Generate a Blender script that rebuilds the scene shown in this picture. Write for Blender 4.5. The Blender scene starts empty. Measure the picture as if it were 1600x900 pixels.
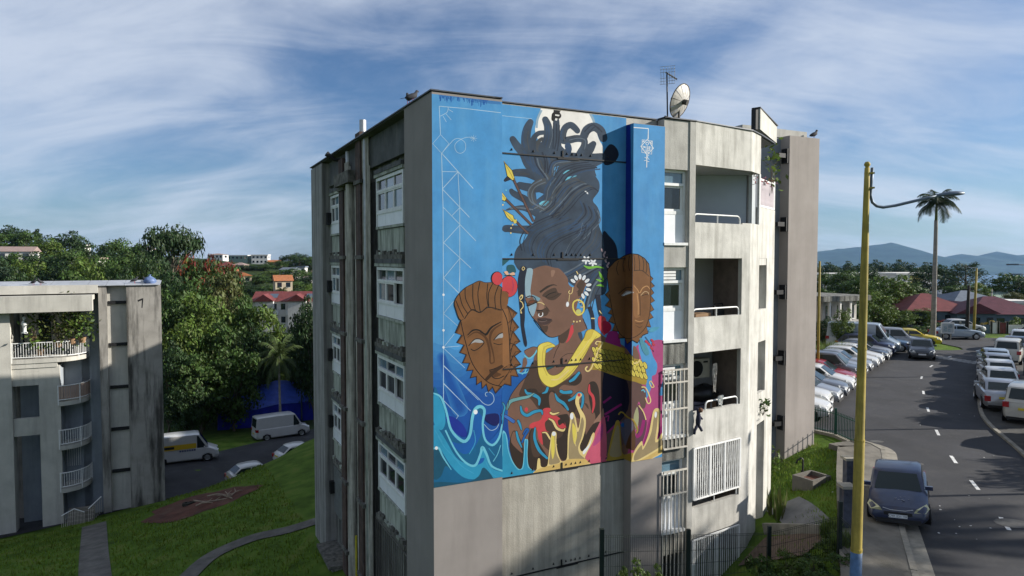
import bpy, bmesh, math, random
import numpy as np
from mathutils import Vector, Matrix, Quaternion, geometry, noise
random.seed(7)
S = bpy.context.scene
C = S.collection
R = math.radians
# ------------------------------------------------------------------ camera
FPX = 1067.0
PITCH = math.atan(45 / 1067.0)
HC = 7.9
cd = bpy.data.cameras.new('camera')
cd.lens = 36.0 * FPX / 1600.0
cd.sensor_width = 36.0
cd.clip_start = 0.1
cd.clip_end = 60000
cam = bpy.data.objects.new('camera', cd)
C.objects.link(cam)
cam.location = (0, 0, HC)
cam.rotation_euler = (math.pi / 2 - PITCH, 0, 0)
S.camera = cam
# ------------------------------------------------------------------ sun, sky
SUN_AZ = R(3.5)        # direction towards the sun, measured from +X to +Y
SUN_EL = R(22.0)
SUN_STRENGTH = 5.0
SKY_STRENGTH = 0.05
EXPOSURE = 0.85
sl = bpy.data.lights.new('sun', 'SUN')
sl.energy = SUN_STRENGTH
sl.angle = R(0.5)
sl.color = (1.0, 0.945, 0.86)
so = bpy.data.objects.new('sun', sl)
C.objects.link(so)
sdir = Vector((math.cos(SUN_EL) * math.cos(SUN_AZ), math.cos(SUN_EL) * math.sin(SUN_AZ), math.sin(SUN_EL)))
so.rotation_euler = sdir.to_track_quat('Z', 'Y').to_euler()
so.location = sdir * 300

w = bpy.data.worlds.new('World')
S.world = w
w.use_nodes = True
nt = w.node_tree
nt.nodes.clear()
def N(t, typ, **kw):
    n = t.nodes.new(typ)
    for k, v in kw.items():
        if k.startswith('i_'):
            n.inputs[k[2:]].default_value = v
        else:
            setattr(n, k, v)
    return n
wo = N(nt, 'ShaderNodeOutputWorld')
bg = N(nt, 'ShaderNodeBackground')
bg.inputs['Strength'].default_value = SKY_STRENGTH
sky = N(nt, 'ShaderNodeTexSky', sky_type='NISHITA')
sky.sun_disc = False
sky.sun_elevation = SUN_EL
sky.sun_rotation = R(90) - SUN_AZ
sky.altitude = 60
sky.air_density = 1.0
sky.dust_density = 0.7
sky.ozone_density = 2.6
# clouds: a thin layer, projected on a flat sheet high above the ground
tc = N(nt, 'ShaderNodeTexCoord')
sep = N(nt, 'ShaderNodeSeparateXYZ')
nt.links.new(tc.outputs['Generated'], sep.inputs[0])
zc = N(nt, 'ShaderNodeMath', operation='MAXIMUM', i_1=0.0) if False else N(nt, 'ShaderNodeMath', operation='MAXIMUM')
nt.links.new(sep.outputs['Z'], zc.inputs[0]); zc.inputs[1].default_value = 0.0
za = N(nt, 'ShaderNodeMath', operation='ADD'); nt.links.new(zc.outputs[0], za.inputs[0]); za.inputs[1].default_value = 0.32
dx = N(nt, 'ShaderNodeMath', operation='DIVIDE'); nt.links.new(sep.outputs['X'], dx.inputs[0]); nt.links.new(za.outputs[0], dx.inputs[1])
dy = N(nt, 'ShaderNodeMath', operation='DIVIDE'); nt.links.new(sep.outputs['Y'], dy.inputs[0]); nt.links.new(za.outputs[0], dy.inputs[1])
cb = N(nt, 'ShaderNodeCombineXYZ'); nt.links.new(dx.outputs[0], cb.inputs[0]); nt.links.new(dy.outputs[0], cb.inputs[1])
mp = N(nt, 'ShaderNodeMapping'); nt.links.new(cb.outputs[0], mp.inputs[0])
mp.inputs['Rotation'].default_value = (0, 0, R(-14)); mp.inputs['Scale'].default_value = (0.6, 0.75, 1)
mp.inputs['Location'].default_value = (3.1, 0.6, 0)
n1 = N(nt, 'ShaderNodeTexNoise', i_Scale=1.25, i_Detail=8.0, i_Roughness=0.56, i_Distortion=0.6)
nt.links.new(mp.outputs[0], n1.inputs['Vector'])
mp2 = N(nt, 'ShaderNodeMapping'); nt.links.new(cb.outputs[0], mp2.inputs[0])
mp2.inputs['Rotation'].default_value = (0, 0, R(-24)); mp2.inputs['Scale'].default_value = (0.6, 1.5, 1)
n2 = N(nt, 'ShaderNodeTexNoise', i_Scale=2.6, i_Detail=9.0, i_Roughness=0.62, i_Distortion=0.8)
nt.links.new(mp2.outputs[0], n2.inputs['Vector'])
mx = N(nt, 'ShaderNodeMath', operation='MULTIPLY_ADD'); nt.links.new(n2.outputs['Fac'], mx.inputs[0]); mx.inputs[1].default_value = 0.5
nt.links.new(n1.outputs['Fac'], mx.inputs[2])
cr = N(nt, 'ShaderNodeMapRange', interpolation_type='SMOOTHSTEP'); nt.links.new(mx.outputs[0], cr.inputs[0])
cr.inputs['From Min'].default_value = 0.52; cr.inputs['From Max'].default_value = 0.94
cr.inputs['To Min'].default_value = 0.0; cr.inputs['To Max'].default_value = 0.85
cmix = N(nt, 'ShaderNodeMix', data_type='RGBA')
nt.links.new(cr.outputs[0], cmix.inputs[0])
tint = N(nt, 'ShaderNodeMix', data_type='RGBA', blend_type='MULTIPLY'); tint.inputs[0].default_value = 1.0
nt.links.new(sky.outputs[0], tint.inputs[6]); tint.inputs[7].default_value = (0.72, 0.92, 1.18, 1)
nt.links.new(tint.outputs[2], cmix.inputs[6])
CLOUD = (7.2, 8.0, 9.4, 1)
cmix.inputs[7].default_value = CLOUD
nt.links.new(cmix.outputs[2], bg.inputs['Color'])
nt.links.new(bg.outputs[0], wo.inputs['Surface'])
S.view_settings.view_transform = 'Standard'
S.view_settings.look = 'None'
S.view_settings.exposure = EXPOSURE
S.view_settings.gamma = 1.0
S.view_settings.use_curve_mapping = False
S.cycles.max_bounces = 6
S.cycles.diffuse_bounces = 3
S.cycles.glossy_bounces = 3
S.cycles.transparent_max_bounces = 12
S.cycles.volume_bounces = 1

# ------------------------------------------------------------------ picture -> place helpers (survey of the site)
_c, _s = math.cos(PITCH), math.sin(PITCH)
CAMP = Vector((0, 0, HC))
def ray(px, py):
    x = (px - 800) / FPX; y = -(py - 450) / FPX
    return Vector((x, _c + y * _s, -_s + y * _c))
def WZ(px, py, z=0.0):
    d = ray(px, py); return CAMP + d * ((z - HC) / d.z)
def WY(px, py, Y):
    d = ray(px, py); return CAMP + d * (Y / d.y)
TH = R(26.6)
AU = Vector((math.cos(TH), math.sin(TH), 0)); AV = Vector((-math.sin(TH), math.cos(TH), 0))
ORG = Vector((-1.952, 16.796, 0))
def LOC(px, py, axis, val, org=ORG):
    n = AU if axis == 0 else AV
    d = ray(px, py); k = (val - (CAMP - org).dot(n)) / d.dot(n)
    q = CAMP + d * k - org
    return Vector((q.dot(AU), q.dot(AV), q.z))

# ------------------------------------------------------------------ materials
def lin(c):
    c = c / 255.0
    return c / 12.92 if c <= 0.04045 else ((c + 0.055) / 1.055) ** 2.4
def rgb(r, g, b, k=1.0):
    return (lin(r) * k, lin(g) * k, lin(b) * k, 1)
MATS = {}
def mat(name, col, rough=0.8, var=0.12, vscale=3.0, bump=0.0, bscale=20.0, stain=0.0, stain_col=(0.03, 0.03, 0.028, 1),
        stain_scale=(2.2, 2.2, 0.22), stain_lo=0.48, stain_hi=0.75, metallic=0.0, blotch=0.0, blotch_col=(0.04, 0.05, 0.03, 1), spec=0.3, coat=0.0,
        transl=0.0, rnd=0.0, coord='Object', trans=0.0, emit=None):
    if name in MATS: return MATS[name]
    m = bpy.data.materials.new(name); m.use_nodes = True
    t = m.node_tree; t.nodes.clear()
    out = N(t, 'ShaderNodeOutputMaterial'); p = N(t, 'ShaderNodeBsdfPrincipled')
    p.inputs['Roughness'].default_value = rough; p.inputs['Metallic'].default_value = metallic
    p.inputs['Specular IOR Level'].default_value = spec
    p.inputs['Coat Weight'].default_value = coat; p.inputs['Coat Roughness'].default_value = 0.05
    L = t.links.new
    tcn = N(t, 'ShaderNodeTexCoord'); vec = tcn.outputs[coord]
    base = None
    def noise_(scale, detail=5, mapping=None, rough=0.6):
        n = N(t, 'ShaderNodeTexNoise', i_Scale=scale, i_Detail=detail, i_Roughness=rough)
        if mapping:
            mm = N(t, 'ShaderNodeMapping'); L(vec, mm.inputs[0]); mm.inputs['Scale'].default_value = mapping; L(mm.outputs[0], n.inputs['Vector'])
        else:
            L(vec, n.inputs['Vector'])
        return n.outputs['Fac']
    def mixc(fac, a, b):
        x = N(t, 'ShaderNodeMix', data_type='RGBA')
        if hasattr(fac, 'links') or not isinstance(fac, float): L(fac, x.inputs[0])
        else: x.inputs[0].default_value = fac
        for s_, i in ((a, 6), (b, 7)):
            if isinstance(s_, tuple): x.inputs[i].default_value = s_
            else: L(s_, x.inputs[i])
        return x.outputs[2]
    def rng(v, a, b, lo=0.0, hi=1.0):
        r_ = N(t, 'ShaderNodeMapRange'); L(v, r_.inputs[0])
        r_.inputs['From Min'].default_value = a; r_.inputs['From Max'].default_value = b
        r_.inputs['To Min'].default_value = lo; r_.inputs['To Max'].default_value = hi
        return r_.outputs[0]
    base = tuple(col) if len(col) == 4 else tuple(col) + (1,)
    if var:
        lo = tuple(max(0, c * (1 - var)) for c in base[:3]) + (1,); hi = tuple(min(1, c * (1 + var)) for c in base[:3]) + (1,)
        base = mixc(rng(noise_(vscale), 0.3, 0.7), lo, hi)
    if rnd:
        g = N(t, 'ShaderNodeNewGeometry')
        b0 = base
        hs = N(t, 'ShaderNodeHueSaturation')
        L(rng(g.outputs['Random Per Island'], 0, 1, 1 - rnd, 1 + rnd), hs.inputs['Value'])
        L(rng(g.outputs['Random Per Island'], 0, 1, 0.5 - rnd * 0.05, 0.5 + rnd * 0.04), hs.inputs['Hue'])
        if isinstance(b0, tuple): hs.inputs['Color'].default_value = b0
        else: L(b0, hs.inputs['Color'])
        base = hs.outputs[0]
    if blotch:
        base = mixc(rng(noise_(0.9, 6), 0.52, 0.66, 0, blotch), base, blotch_col)
    if stain:
        base = mixc(rng(noise_(1.0, 7, stain_scale, 0.65), stain_lo, stain_hi, 0, stain), base, stain_col)
    if isinstance(base, tuple): p.inputs['Base Color'].default_value = base
    else: L(base, p.inputs['Base Color'])
    if bump:
        b = N(t, 'ShaderNodeBump', i_Strength=bump, i_Distance=0.03); L(noise_(bscale, 6), b.inputs['Height']); L(b.outputs[0], p.inputs['Normal'])
    res = p.outputs[0]
    if transl:
        tr = N(t, 'ShaderNodeBsdfTranslucent')
        if isinstance(base, tuple): tr.inputs['Color'].default_value = base
        else: L(base, tr.inputs['Color'])
        ms = N(t, 'ShaderNodeMixShader'); ms.inputs[0].default_value = transl; L(res, ms.inputs[1]); L(tr.outputs[0], ms.inputs[2]); res = ms.outputs[0]
    if trans:
        tb = N(t, 'ShaderNodeBsdfTransparent'); tb.inputs[0].default_value = (0.75, 0.82, 0.82, 1)
        ms = N(t, 'ShaderNodeMixShader'); ms.inputs[0].default_value = trans; L(res, ms.inputs[1]); L(tb.outputs[0], ms.inputs[2]); res = ms.outputs[0]
    L(res, out.inputs['Surface'])
    MATS[name] = m
    return m

# ------------------------------------------------------------------ mesh builder
class MB:
    def __init__(s): s.v = []; s.f = []; s.m = []; s.mats = []; s.sm = False
    def mi(s, m):
        if m not in s.mats: s.mats.append(m)
        return s.mats.index(m)
    def add(s, vs, fs, m=None):
        o = len(s.v); s.v += [tuple(x) for x in vs]
        k = s.mi(m) if m else 0
        for f in fs: s.f.append(tuple(i + o for i in f)); s.m.append(k)
    def box(s, x0, x1, y0, y1, z0, z1, m=None, M=None):
        vs = [Vector(p) for p in ((x0, y0, z0), (x1, y0, z0), (x1, y1, z0), (x0, y1, z0), (x0, y0, z1), (x1, y0, z1), (x1, y1, z1), (x0, y1, z1))]
        if M: vs = [M @ p for p in vs]
        s.add(vs, [(0, 3, 2, 1), (4, 5, 6, 7), (0, 1, 5, 4), (1, 2, 6, 5), (2, 3, 7, 6), (3, 0, 4, 7)], m)
    def bar(s, a, b, wx, wy, m=None, up=(0, 0, 1)):
        a = Vector(a); b = Vector(b); d = (b - a); ln = d.length
        if ln < 1e-6: return
        d.normalize(); upv = Vector(up)
        if abs(d.dot(upv)) > 0.98: upv = Vector((1, 0, 0))
        x = d.cross(upv).normalized(); y = x.cross(d).normalized()
        vs = []
        for p in (a, b):
            for sx, sy in ((-1, -1), (1, -1), (1, 1), (-1, 1)): vs.append(p + x * sx * wx / 2 + y * sy * wy / 2)
        s.add(vs, [(0, 3, 2, 1), (4, 5, 6, 7), (0, 1, 5, 4), (1, 2, 6, 5), (2, 3, 7, 6), (3, 0, 4, 7)], m)
    def tube(s, pts, r, n=8, m=None, caps=True):
        pts = [Vector(p) for p in pts]; k = len(pts)
        rs = r if isinstance(r, (list, tuple)) else [r] * k
        o = len(s.v); prev = None; rings = []
        for i, p in enumerate(pts):
            d = (pts[min(i + 1, k - 1)] - pts[max(i - 1, 0)]).normalized()
            if prev is None:
                a = Vector((0, 0, 1)) if abs(d.z) < 0.9 else Vector((1, 0, 0))
                x = d.cross(a).normalized()
            else:
                x = (prev - d * prev.dot(d))
                x = x.normalized() if x.length > 1e-6 else d.orthogonal().normalized()
            prev = x; y = d.cross(x)
            rings.append([p + (x * math.cos(2 * math.pi * j / n) + y * math.sin(2 * math.pi * j / n)) * rs[i] for j in range(n)])
        vs = [q for rg in rings for q in rg]; fs = []
        for i in range(k - 1):
            for j in range(n):
                fs.append((i * n + j, i * n + (j + 1) % n, (i + 1) * n + (j + 1) % n, (i + 1) * n + j))
        if caps: fs.append(tuple(reversed(range(n)))); fs.append(tuple((k - 1) * n + j for j in range(n)))
        s.add(vs, fs, m)
    def prism(s, poly, z0, z1, m=None):
        a = sum(poly[i][0] * poly[(i + 1) % len(poly)][1] - poly[(i + 1) % len(poly)][0] * poly[i][1] for i in range(len(poly)))
        if a < 0: poly = poly[::-1]
        n = len(poly); vs = [(p[0], p[1], z0) for p in poly] + [(p[0], p[1], z1) for p in poly]
        fs = [tuple(reversed(range(n))), tuple(range(n, 2 * n))] + [(i, (i + 1) % n, n + (i + 1) % n, n + i) for i in range(n)]
        s.add(vs, fs, m)
    def lathe(s, prof, n=16, cx=0, cy=0, m=None):
        vs = []; fs = []
        for r, z in prof:
            for j in range(n): vs.append((cx + r * math.cos(2 * math.pi * j / n), cy + r * math.sin(2 * math.pi * j / n), z))
        for i in range(len(prof) - 1):
            for j in range(n): fs.append((i * n + j, i * n + (j + 1) % n, (i + 1) * n + (j + 1) % n, (i + 1) * n + j))
        s.add(vs, fs, m)
    def quad(s, a, b, c, d, m=None): s.add([a, b, c, d], [(0, 1, 2, 3)], m)
    def mesh(s, name, m=None):
        me = bpy.data.meshes.new(name); me.from_pydata(s.v, [], s.f)
        ms = s.mats if s.mats else ([m] if m else [])
        for q in ms: me.materials.append(q)
        if len(ms) > 1: me.polygons.foreach_set('material_index', s.m)
        if s.sm: me.polygons.foreach_set('use_smooth', [True] * len(me.polygons))
        me.update(); return me
    def build(s, name, m=None, parent=None, loc=None, rot=None):
        o = bpy.data.objects.new(name, s.mesh(name, m)); C.objects.link(o)
        if parent: o.parent = parent
        if loc is not None: o.location = loc
        if rot is not None: o.rotation_euler = rot
        return o
def tag(o, label=None, cat=None, group=None, kind=None):
    if label: o['label'] = label
    if cat: o['category'] = cat
    if group: o['group'] = group
    if kind: o['kind'] = kind
    return o
def thing(name, label, cat, loc=(0, 0, 0), rz=0.0, group=None):
    o = bpy.data.objects.new(name, None); C.objects.link(o); o.location = loc; o.rotation_euler = (0, 0, rz)
    o.empty_display_size = 0.2
    return tag(o, label, cat, group)
def obj(name, me, parent=None, loc=None, rot=None, scale=None):
    o = bpy.data.objects.new(name, me); C.objects.link(o)
    if parent: o.parent = parent
    if loc is not None: o.location = loc
    if rot is not None: o.rotation_euler = rot
    if scale is not None: o.scale = scale
    return o
def kids(o): return [x for x in bpy.data.objects if x.parent == o]
def copy_tree(o, loc, rz, label=None, scale=None, group=None):
    ch = o.get('_kids'); c = o.copy(); C.objects.link(c)
    c.location = loc; c.rotation_euler = (0, 0, rz)
    if scale: c.scale = scale if isinstance(scale, (tuple, list)) else (scale,) * 3
    if label: c['label'] = label
    if group: c['group'] = group
    for k in KIDS[o.name]:
        d = k.copy(); C.objects.link(d); d.parent = c
        for g in KIDS.get(k.name, []):
            e = g.copy(); C.objects.link(e); e.parent = d
    return c
KIDS = {}
def reg(o):
    KIDS[o.name] = list(o.children)
    for k in o.children:
        KIDS[k.name] = list(k.children)
    return o
# ================================================================== setting
def interp(chain, y):
    ys = [p[1] for p in chain]; xs = [p[0] for p in chain]
    return np.interp(y, ys, xs)
KERB_L = [(-6, -12), (3, 3), (7, 10), (10.2, 16.9), (13.2, 23.4), (14.6, 26.5), (15.2, 28.6), (14.8, 30.2), (13.6, 33), (13.4, 37), (20.8, 50), (28.5, 59.5), (33, 65), (40, 72), (60, 95), (90, 130), (200, 300)]
WEST = [(9, 15, -1.2), (6, 8, -1.5), (0, 8, -2.5), (0, 14, -3.2), (5, 18, -3.0), (8, 20, -2.5), (10.5, 22, -1.55), (11.0, 26, -1.5), (11.5, 28, -1.35), (9, 30, -1.7), (8, 34, -1.8),
        (10, 45, -2.0), (-5, 20, -4.0), (-10, 30, -5.0), (-14, 33, -5.35), (-15.8, 52.4, -6.2), (-11, 58, -6.6), (-18.5, 47.6, -7.0), (-23, 44.2, -8.0), (-22, 30, -6.6), (-30, 38, -8.4), (-40, 40, -8.8),
        (-30, 20, -6.8), (-10, 10, -4.2), (-20, 10, -6), (-18, 38, -6.6),
        (-21.5, 51.5, -10.2), (-17.5, 57.5, -10.5), (-14, 64, -10.0),
        (-30, 47, -9.3), (-26, 56, -9.6), (-22, 65, -10.2), (-18, 75, -10.8), (-34, 58, -10), (-30, 72, -11), (-24, 85, -11.5), (-38, 48, -9.4),
        (-60, 60, -10), (-60, 90, -8), (-40, 110, -10), (-20, 120, -10), (0, 120, -6), (-100, 120, -2), (-150, 150, 2), (-120, 200, 2), (-60, 180, -7), (-30, 200, -7),
        (-200, 220, 9), (-150, 300, 10), (-60, 300, -3), (-20, 300, -4), (-250, 400, 10), (-120, 450, 4), (-160, 405, 4), (0, 400, -3), (-80, 600, 0),
        (40, 100, -0.3), (60, 150, -2), (120, 150, -3), (200, 150, -4), (100, 250, -8), (200, 300, -10), (300, 500, -22), (60, 75, -0.1), (100, 80, -0.3), (60, 40, 0.2), (120, 40, 0.3), (40, 10, 0), (100, -40, 0), (-100, -40, -8), (0, -40, -3), (-100, 20, -10)]
_P = np.array(WEST, float)
def _k(a, b):
    d = np.sqrt(((a[:, None, :] - b[None, :, :]) ** 2).sum(-1) + 1.0); return -d
_A = _k(_P[:, :2], _P[:, :2]) ; _n = len(_P)
_Q = np.zeros((_n + 3, _n + 3)); _Q[:_n, :_n] = _A; _Q[:_n, _n] = 1; _Q[:_n, _n + 1:] = _P[:, :2]; _Q[_n, :_n] = 1; _Q[_n + 1:, :_n] = _P[:, :2].T
_wt = np.linalg.solve(_Q, np.concatenate([_P[:, 2], [0, 0, 0]]))
def sstep(a, b, x):
    t = np.clip((x - a) / (b - a), 0, 1); return t * t * (3 - 2 * t)
def heights(xy):
    xy = np.asarray(xy, float).reshape(-1, 2)
    z = _k(xy, _P[:, :2]) @ _wt[:_n] + _wt[_n] + xy @ _wt[_n + 1:]
    d = interp(KERB_L, xy[:, 1]) - 1.7 - xy[:, 0]
    t = np.clip(d / 5.0, 0, 1)
    near = 1 - sstep(95, 130, xy[:, 1])
    z = z * (1 - near) + near * (z * t + -0.06 * (1 - t))
    dist = np.hypot(xy[:, 0], xy[:, 1])
    far = np.maximum(-0.045 * (dist - 130), -150.0)
    tt = sstep(420, 1000, dist)
    return z * (1 - tt) + far * tt
def H(x, y): return float(heights([(x, y)])[0])

M_grass = mat('grass', (0.08, 0.14, 0.018, 1), 0.95, 0.45, 0.9, 0.9, 45, blotch=0.55, blotch_col=(0.13, 0.12, 0.035, 1), spec=0.1)
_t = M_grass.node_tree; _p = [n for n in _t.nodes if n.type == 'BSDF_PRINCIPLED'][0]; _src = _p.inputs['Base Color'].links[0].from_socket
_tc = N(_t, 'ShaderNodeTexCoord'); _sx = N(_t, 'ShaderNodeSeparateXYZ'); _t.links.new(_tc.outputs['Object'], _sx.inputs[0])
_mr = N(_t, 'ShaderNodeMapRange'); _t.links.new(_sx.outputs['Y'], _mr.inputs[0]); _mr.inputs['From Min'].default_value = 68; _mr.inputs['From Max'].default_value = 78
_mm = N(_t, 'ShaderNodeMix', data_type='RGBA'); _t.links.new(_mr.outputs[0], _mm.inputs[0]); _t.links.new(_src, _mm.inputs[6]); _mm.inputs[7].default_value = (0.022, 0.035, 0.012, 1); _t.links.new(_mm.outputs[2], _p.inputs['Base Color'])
xs = np.concatenate([[-9000, -5000, -2500, -1500, -1000, -700, -500, -400, -330, -280, -240, -210, -180, -160, -145, -132], np.arange(-122, 112, 1.0), [118, 130, 150, 180, 220, 280, 350, 450, 600, 900, 1400, 2500, 5000, 9000]])
ys = np.concatenate([[-300, -150, -90, -60, -40, -25, -15, -8, -3], np.arange(0, 112, 1.0), [115, 120, 128, 138, 150, 165, 180, 200, 225, 250, 280, 320, 360, 400, 450, 520, 600, 700, 850, 1000, 1300, 1700, 2200, 3000, 4200]])
gx, gy = np.meshgrid(xs, ys)
flat = np.stack([gx.ravel(), gy.ravel()], 1)
hz = np.concatenate([heights(c) for c in np.array_split(flat, 20)])
nxx = len(xs)
mb = MB(); mb.v = [(float(a), float(b), float(c)) for (a, b), c in zip(flat, hz)]
for j in range(len(ys) - 1):
    for i in range(nxx - 1):
        a = j * nxx + i; mb.f.append((a, a + 1, a + nxx + 1, a + nxx))
mb.sm = True
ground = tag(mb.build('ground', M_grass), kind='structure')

M_asph = mat('asphalt', (0.026, 0.026, 0.029, 1), 0.82, 0.42, 0.35, 0.35, 60, blotch=0.6, blotch_col=(0.046, 0.045, 0.044, 1), spec=0.35, stain=0.5, stain_col=(0.016, 0.016, 0.018, 1), stain_scale=(0.5, 0.12, 1), stain_lo=0.5, stain_hi=0.7)
M_pave = mat('pavement_concrete', (0.17, 0.155, 0.13, 1), 0.9, 0.25, 1.5, 0.4, 30, stain=0.7, stain_col=(0.07, 0.065, 0.05, 1), stain_scale=(1.2, 0.6, 1), stain_lo=0.45, stain_hi=0.7)
M_kerb = mat('kerb_concrete', (0.25, 0.23, 0.19, 1), 0.9, 0.25, 3, 0.4, 30, stain=0.6, stain_col=(0.08, 0.075, 0.06, 1), stain_scale=(2, 2, 1))
M_white = mat('road_paint', (0.6, 0.6, 0.58, 1), 0.8, 0.3, 8, blotch=0.5, blotch_col=(0.2, 0.2, 0.2, 1))
def smooth(ch, n=6):
    out = []
    for i in range(len(ch) - 1):
        p0 = Vector(ch[max(i - 1, 0)]); p1 = Vector(ch[i]); p2 = Vector(ch[i + 1]); p3 = Vector(ch[min(i + 2, len(ch) - 1)])
        for k in range(n):
            t = k / n
            out.append(tuple(0.5 * ((2 * p1) + (p2 - p0) * t + (2 * p0 - 5 * p1 + 4 * p2 - p3) * t * t + (3 * p1 - p0 - 3 * p2 + p3) * t ** 3)))
    out.append(tuple(ch[-1])); return out
KL = smooth([(-6, -12), (3, 3), (7, 10), (10.2, 16.9), (13.2, 23.4), (14.6, 26.3), (15.35, 28.0), (15.0, 29.2)], 6)
KR = smooth([(9, 3), (13, 12), (16.9, 20), (20.4, 26.9), (23.6, 34.1), (29.6, 43), (35.5, 51.3), (42, 57.5), (52, 61.0), (75, 63), (160, 66)], 6)
LEFTROAD = [p for p in KL] + [(14.5, 30.4), (13.6, 32.2), (12.4, 34.6), (12.2, 37), (20.8, 50), (28.0, 59), (31.8, 62.5), (36.2, 59.4), (38.2, 59.0), (39.6, 59.6), (40.2, 61), (40.4, 66), (41.5, 70.3), (44, 71), (46, 69.2), (50, 67.6), (60, 66.8), (75, 67), (160, 72)]
road_poly = [Vector((p[0], p[1], 0)) for p in LEFTROAD] + [Vector((p[0], p[1], 0)) for p in reversed(KR)]
tri = geometry.tessellate_polygon([road_poly])
mb = MB(); mb.add(road_poly, [tuple(t) if (road_poly[t[1]] - road_poly[t[0]]).cross(road_poly[t[2]] - road_poly[t[0]]).z > 0 else tuple(reversed(t)) for t in tri])
road = tag(mb.build('road', M_asph), kind='structure')
def offs(ch, d):
    out = []
    for i, p in enumerate(ch):
        a = Vector(ch[max(i - 1, 0)]); b = Vector(ch[min(i + 1, len(ch) - 1)]); t = (b - a).normalized()
        out.append((p[0] - t.y * d, p[1] + t.x * d))
    return out
def strip(ch, d0, d1, z0, z1, zb, m, name, parent=None):
    a = offs(ch, d0); b = offs(ch, d1); mb = MB(); n = len(ch)
    vs = []
    for i in range(n):
        vs += [(a[i][0], a[i][1], zb), (a[i][0], a[i][1], z0), (b[i][0], b[i][1], z1), (b[i][0], b[i][1], zb)]
    fs = []
    for i in range(n - 1):
        o = i * 4; q = o + 4
        for k in range(3): fs.append((o + k, q + k, q + k + 1, o + k + 1))
    fs += [(0, 1, 2, 3), tuple((n - 1) * 4 + k for k in (3, 2, 1, 0))]
    mb.add(vs, fs); return mb.build(name, m, parent)
pavement = tag(strip(KL, 0.16, 1.75, 0.12, 0.12, -0.5, M_pave, 'pavement'), kind='structure')
# kerb stones, one by one
def kerbstones(ch, d0, d1, h, parent, ln=1.0, ymin=12, ymax=60, nm='kerbstone'):
    pts = [Vector((p[0], p[1], 0)) for p in ch]; L = [0]
    for i in range(1, len(pts)): L.append(L[-1] + (pts[i] - pts[i - 1]).length)
    s = 0.0
    def at(s):
        s = min(max(s, 0), L[-1]); i = int(np.searchsorted(L, s)); i = min(max(i, 1), len(pts) - 1)
        t = (s - L[i - 1]) / max(1e-6, L[i] - L[i - 1]); d = (pts[i] - pts[i - 1]).normalized()
        return pts[i - 1].lerp(pts[i], t), d
    while s < L[-1] - 0.2:
        p, d = at(s); q, e = at(s + ln - 0.02); s += ln
        if p.y < ymin or p.y > ymax: continue
        n1 = Vector((-d.y, d.x, 0)); n2 = Vector((-e.y, e.x, 0)); hh = h + random.uniform(-0.008, 0.008)
        mb = MB(); vs = [p + n1 * d0, q + n2 * d0, q + n2 * d1, p + n1 * d1]
        mb.add([(v.x, v.y, -0.2) for v in vs] + [(v.x, v.y, hh) for v in vs], [(4, 5, 6, 7), (0, 1, 5, 4), (1, 2, 6, 5), (2, 3, 7, 6), (3, 0, 4, 7)])
        mb.build(nm, M_kerb, parent)
kerbstones(KL, 0.0, 0.155, 0.135, pavement, 1.0, 13, 31)
# concrete gutter along the kerb
gut = strip(KL, -0.4, -0.002, 0.012, 0.006, -0.1, M_kerb, 'gutter', road)
# right hand lay-by with its kerb
KRs = [p for p in KR if p[1] > 14]
layby = tag(strip(KRs, -7.5, -0.17, 0.05, 0.05, -0.3, mat('layby_asphalt', (0.05, 0.049, 0.047, 1), 0.9, 0.3, 0.8, 0.3, 60, stain=0.6, stain_col=(0.1, 0.09, 0.07, 1), stain_scale=(0.8, 0.8, 1)), 'layby'), kind='structure')
kerbstones(KRs, -0.165, 0.0, 0.10, layby, 1.2, 20, 58)
# centre line
cl = [(12.9, 16.5), (14.74, 20.11), (16.2, 23.6), (17.43, 26.65), (19.4, 30.83), (21.87, 35.6), (24.4, 40.2), (27.35, 45.31), (31.0, 50.2), (35.4, 55), (40.5, 59.0)]
for i, (x, y) in enumerate(cl):
    a = Vector(cl[max(i - 1, 0)]); b = Vector(cl[min(i + 1, len(cl) - 1)]); d = (b - a).normalized(); nn = Vector((-d.y, d.x))
    c = Vector((x, y)); mb = MB(); q = [c - d * 0.55 - nn * 0.06, c - d * 0.55 + nn * 0.06, c + d * 0.55 + nn * 0.06, c + d * 0.55 - nn * 0.06]
    mb.add([(v.x, v.y, 0.005) for v in q], [(3, 2, 1, 0)]); mb.build('lane_dash', M_white, road)
# worn zebra crossing near the moving car
for k in range(9):
    p = WZ(1462 + k * 7.5, 557 + k * 1.2); d = Vector((0.52, 0.85, 0)); nn = Vector((0.85, -0.52, 0))
    mb = MB(); q = [p - d * 0.9 - nn * 0.16, p + d * 0.9 - nn * 0.16, p + d * 0.9 + nn * 0.16, p - d * 0.9 + nn * 0.16]
    mb.add([(v.x, v.y, 0.006) for v in q], [(0, 3, 2, 1)]); mb.build('crossing_bar', mat('worn_paint', (0.2, 0.2, 0.195, 1), 0.9, 0.6, 3), road)
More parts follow.
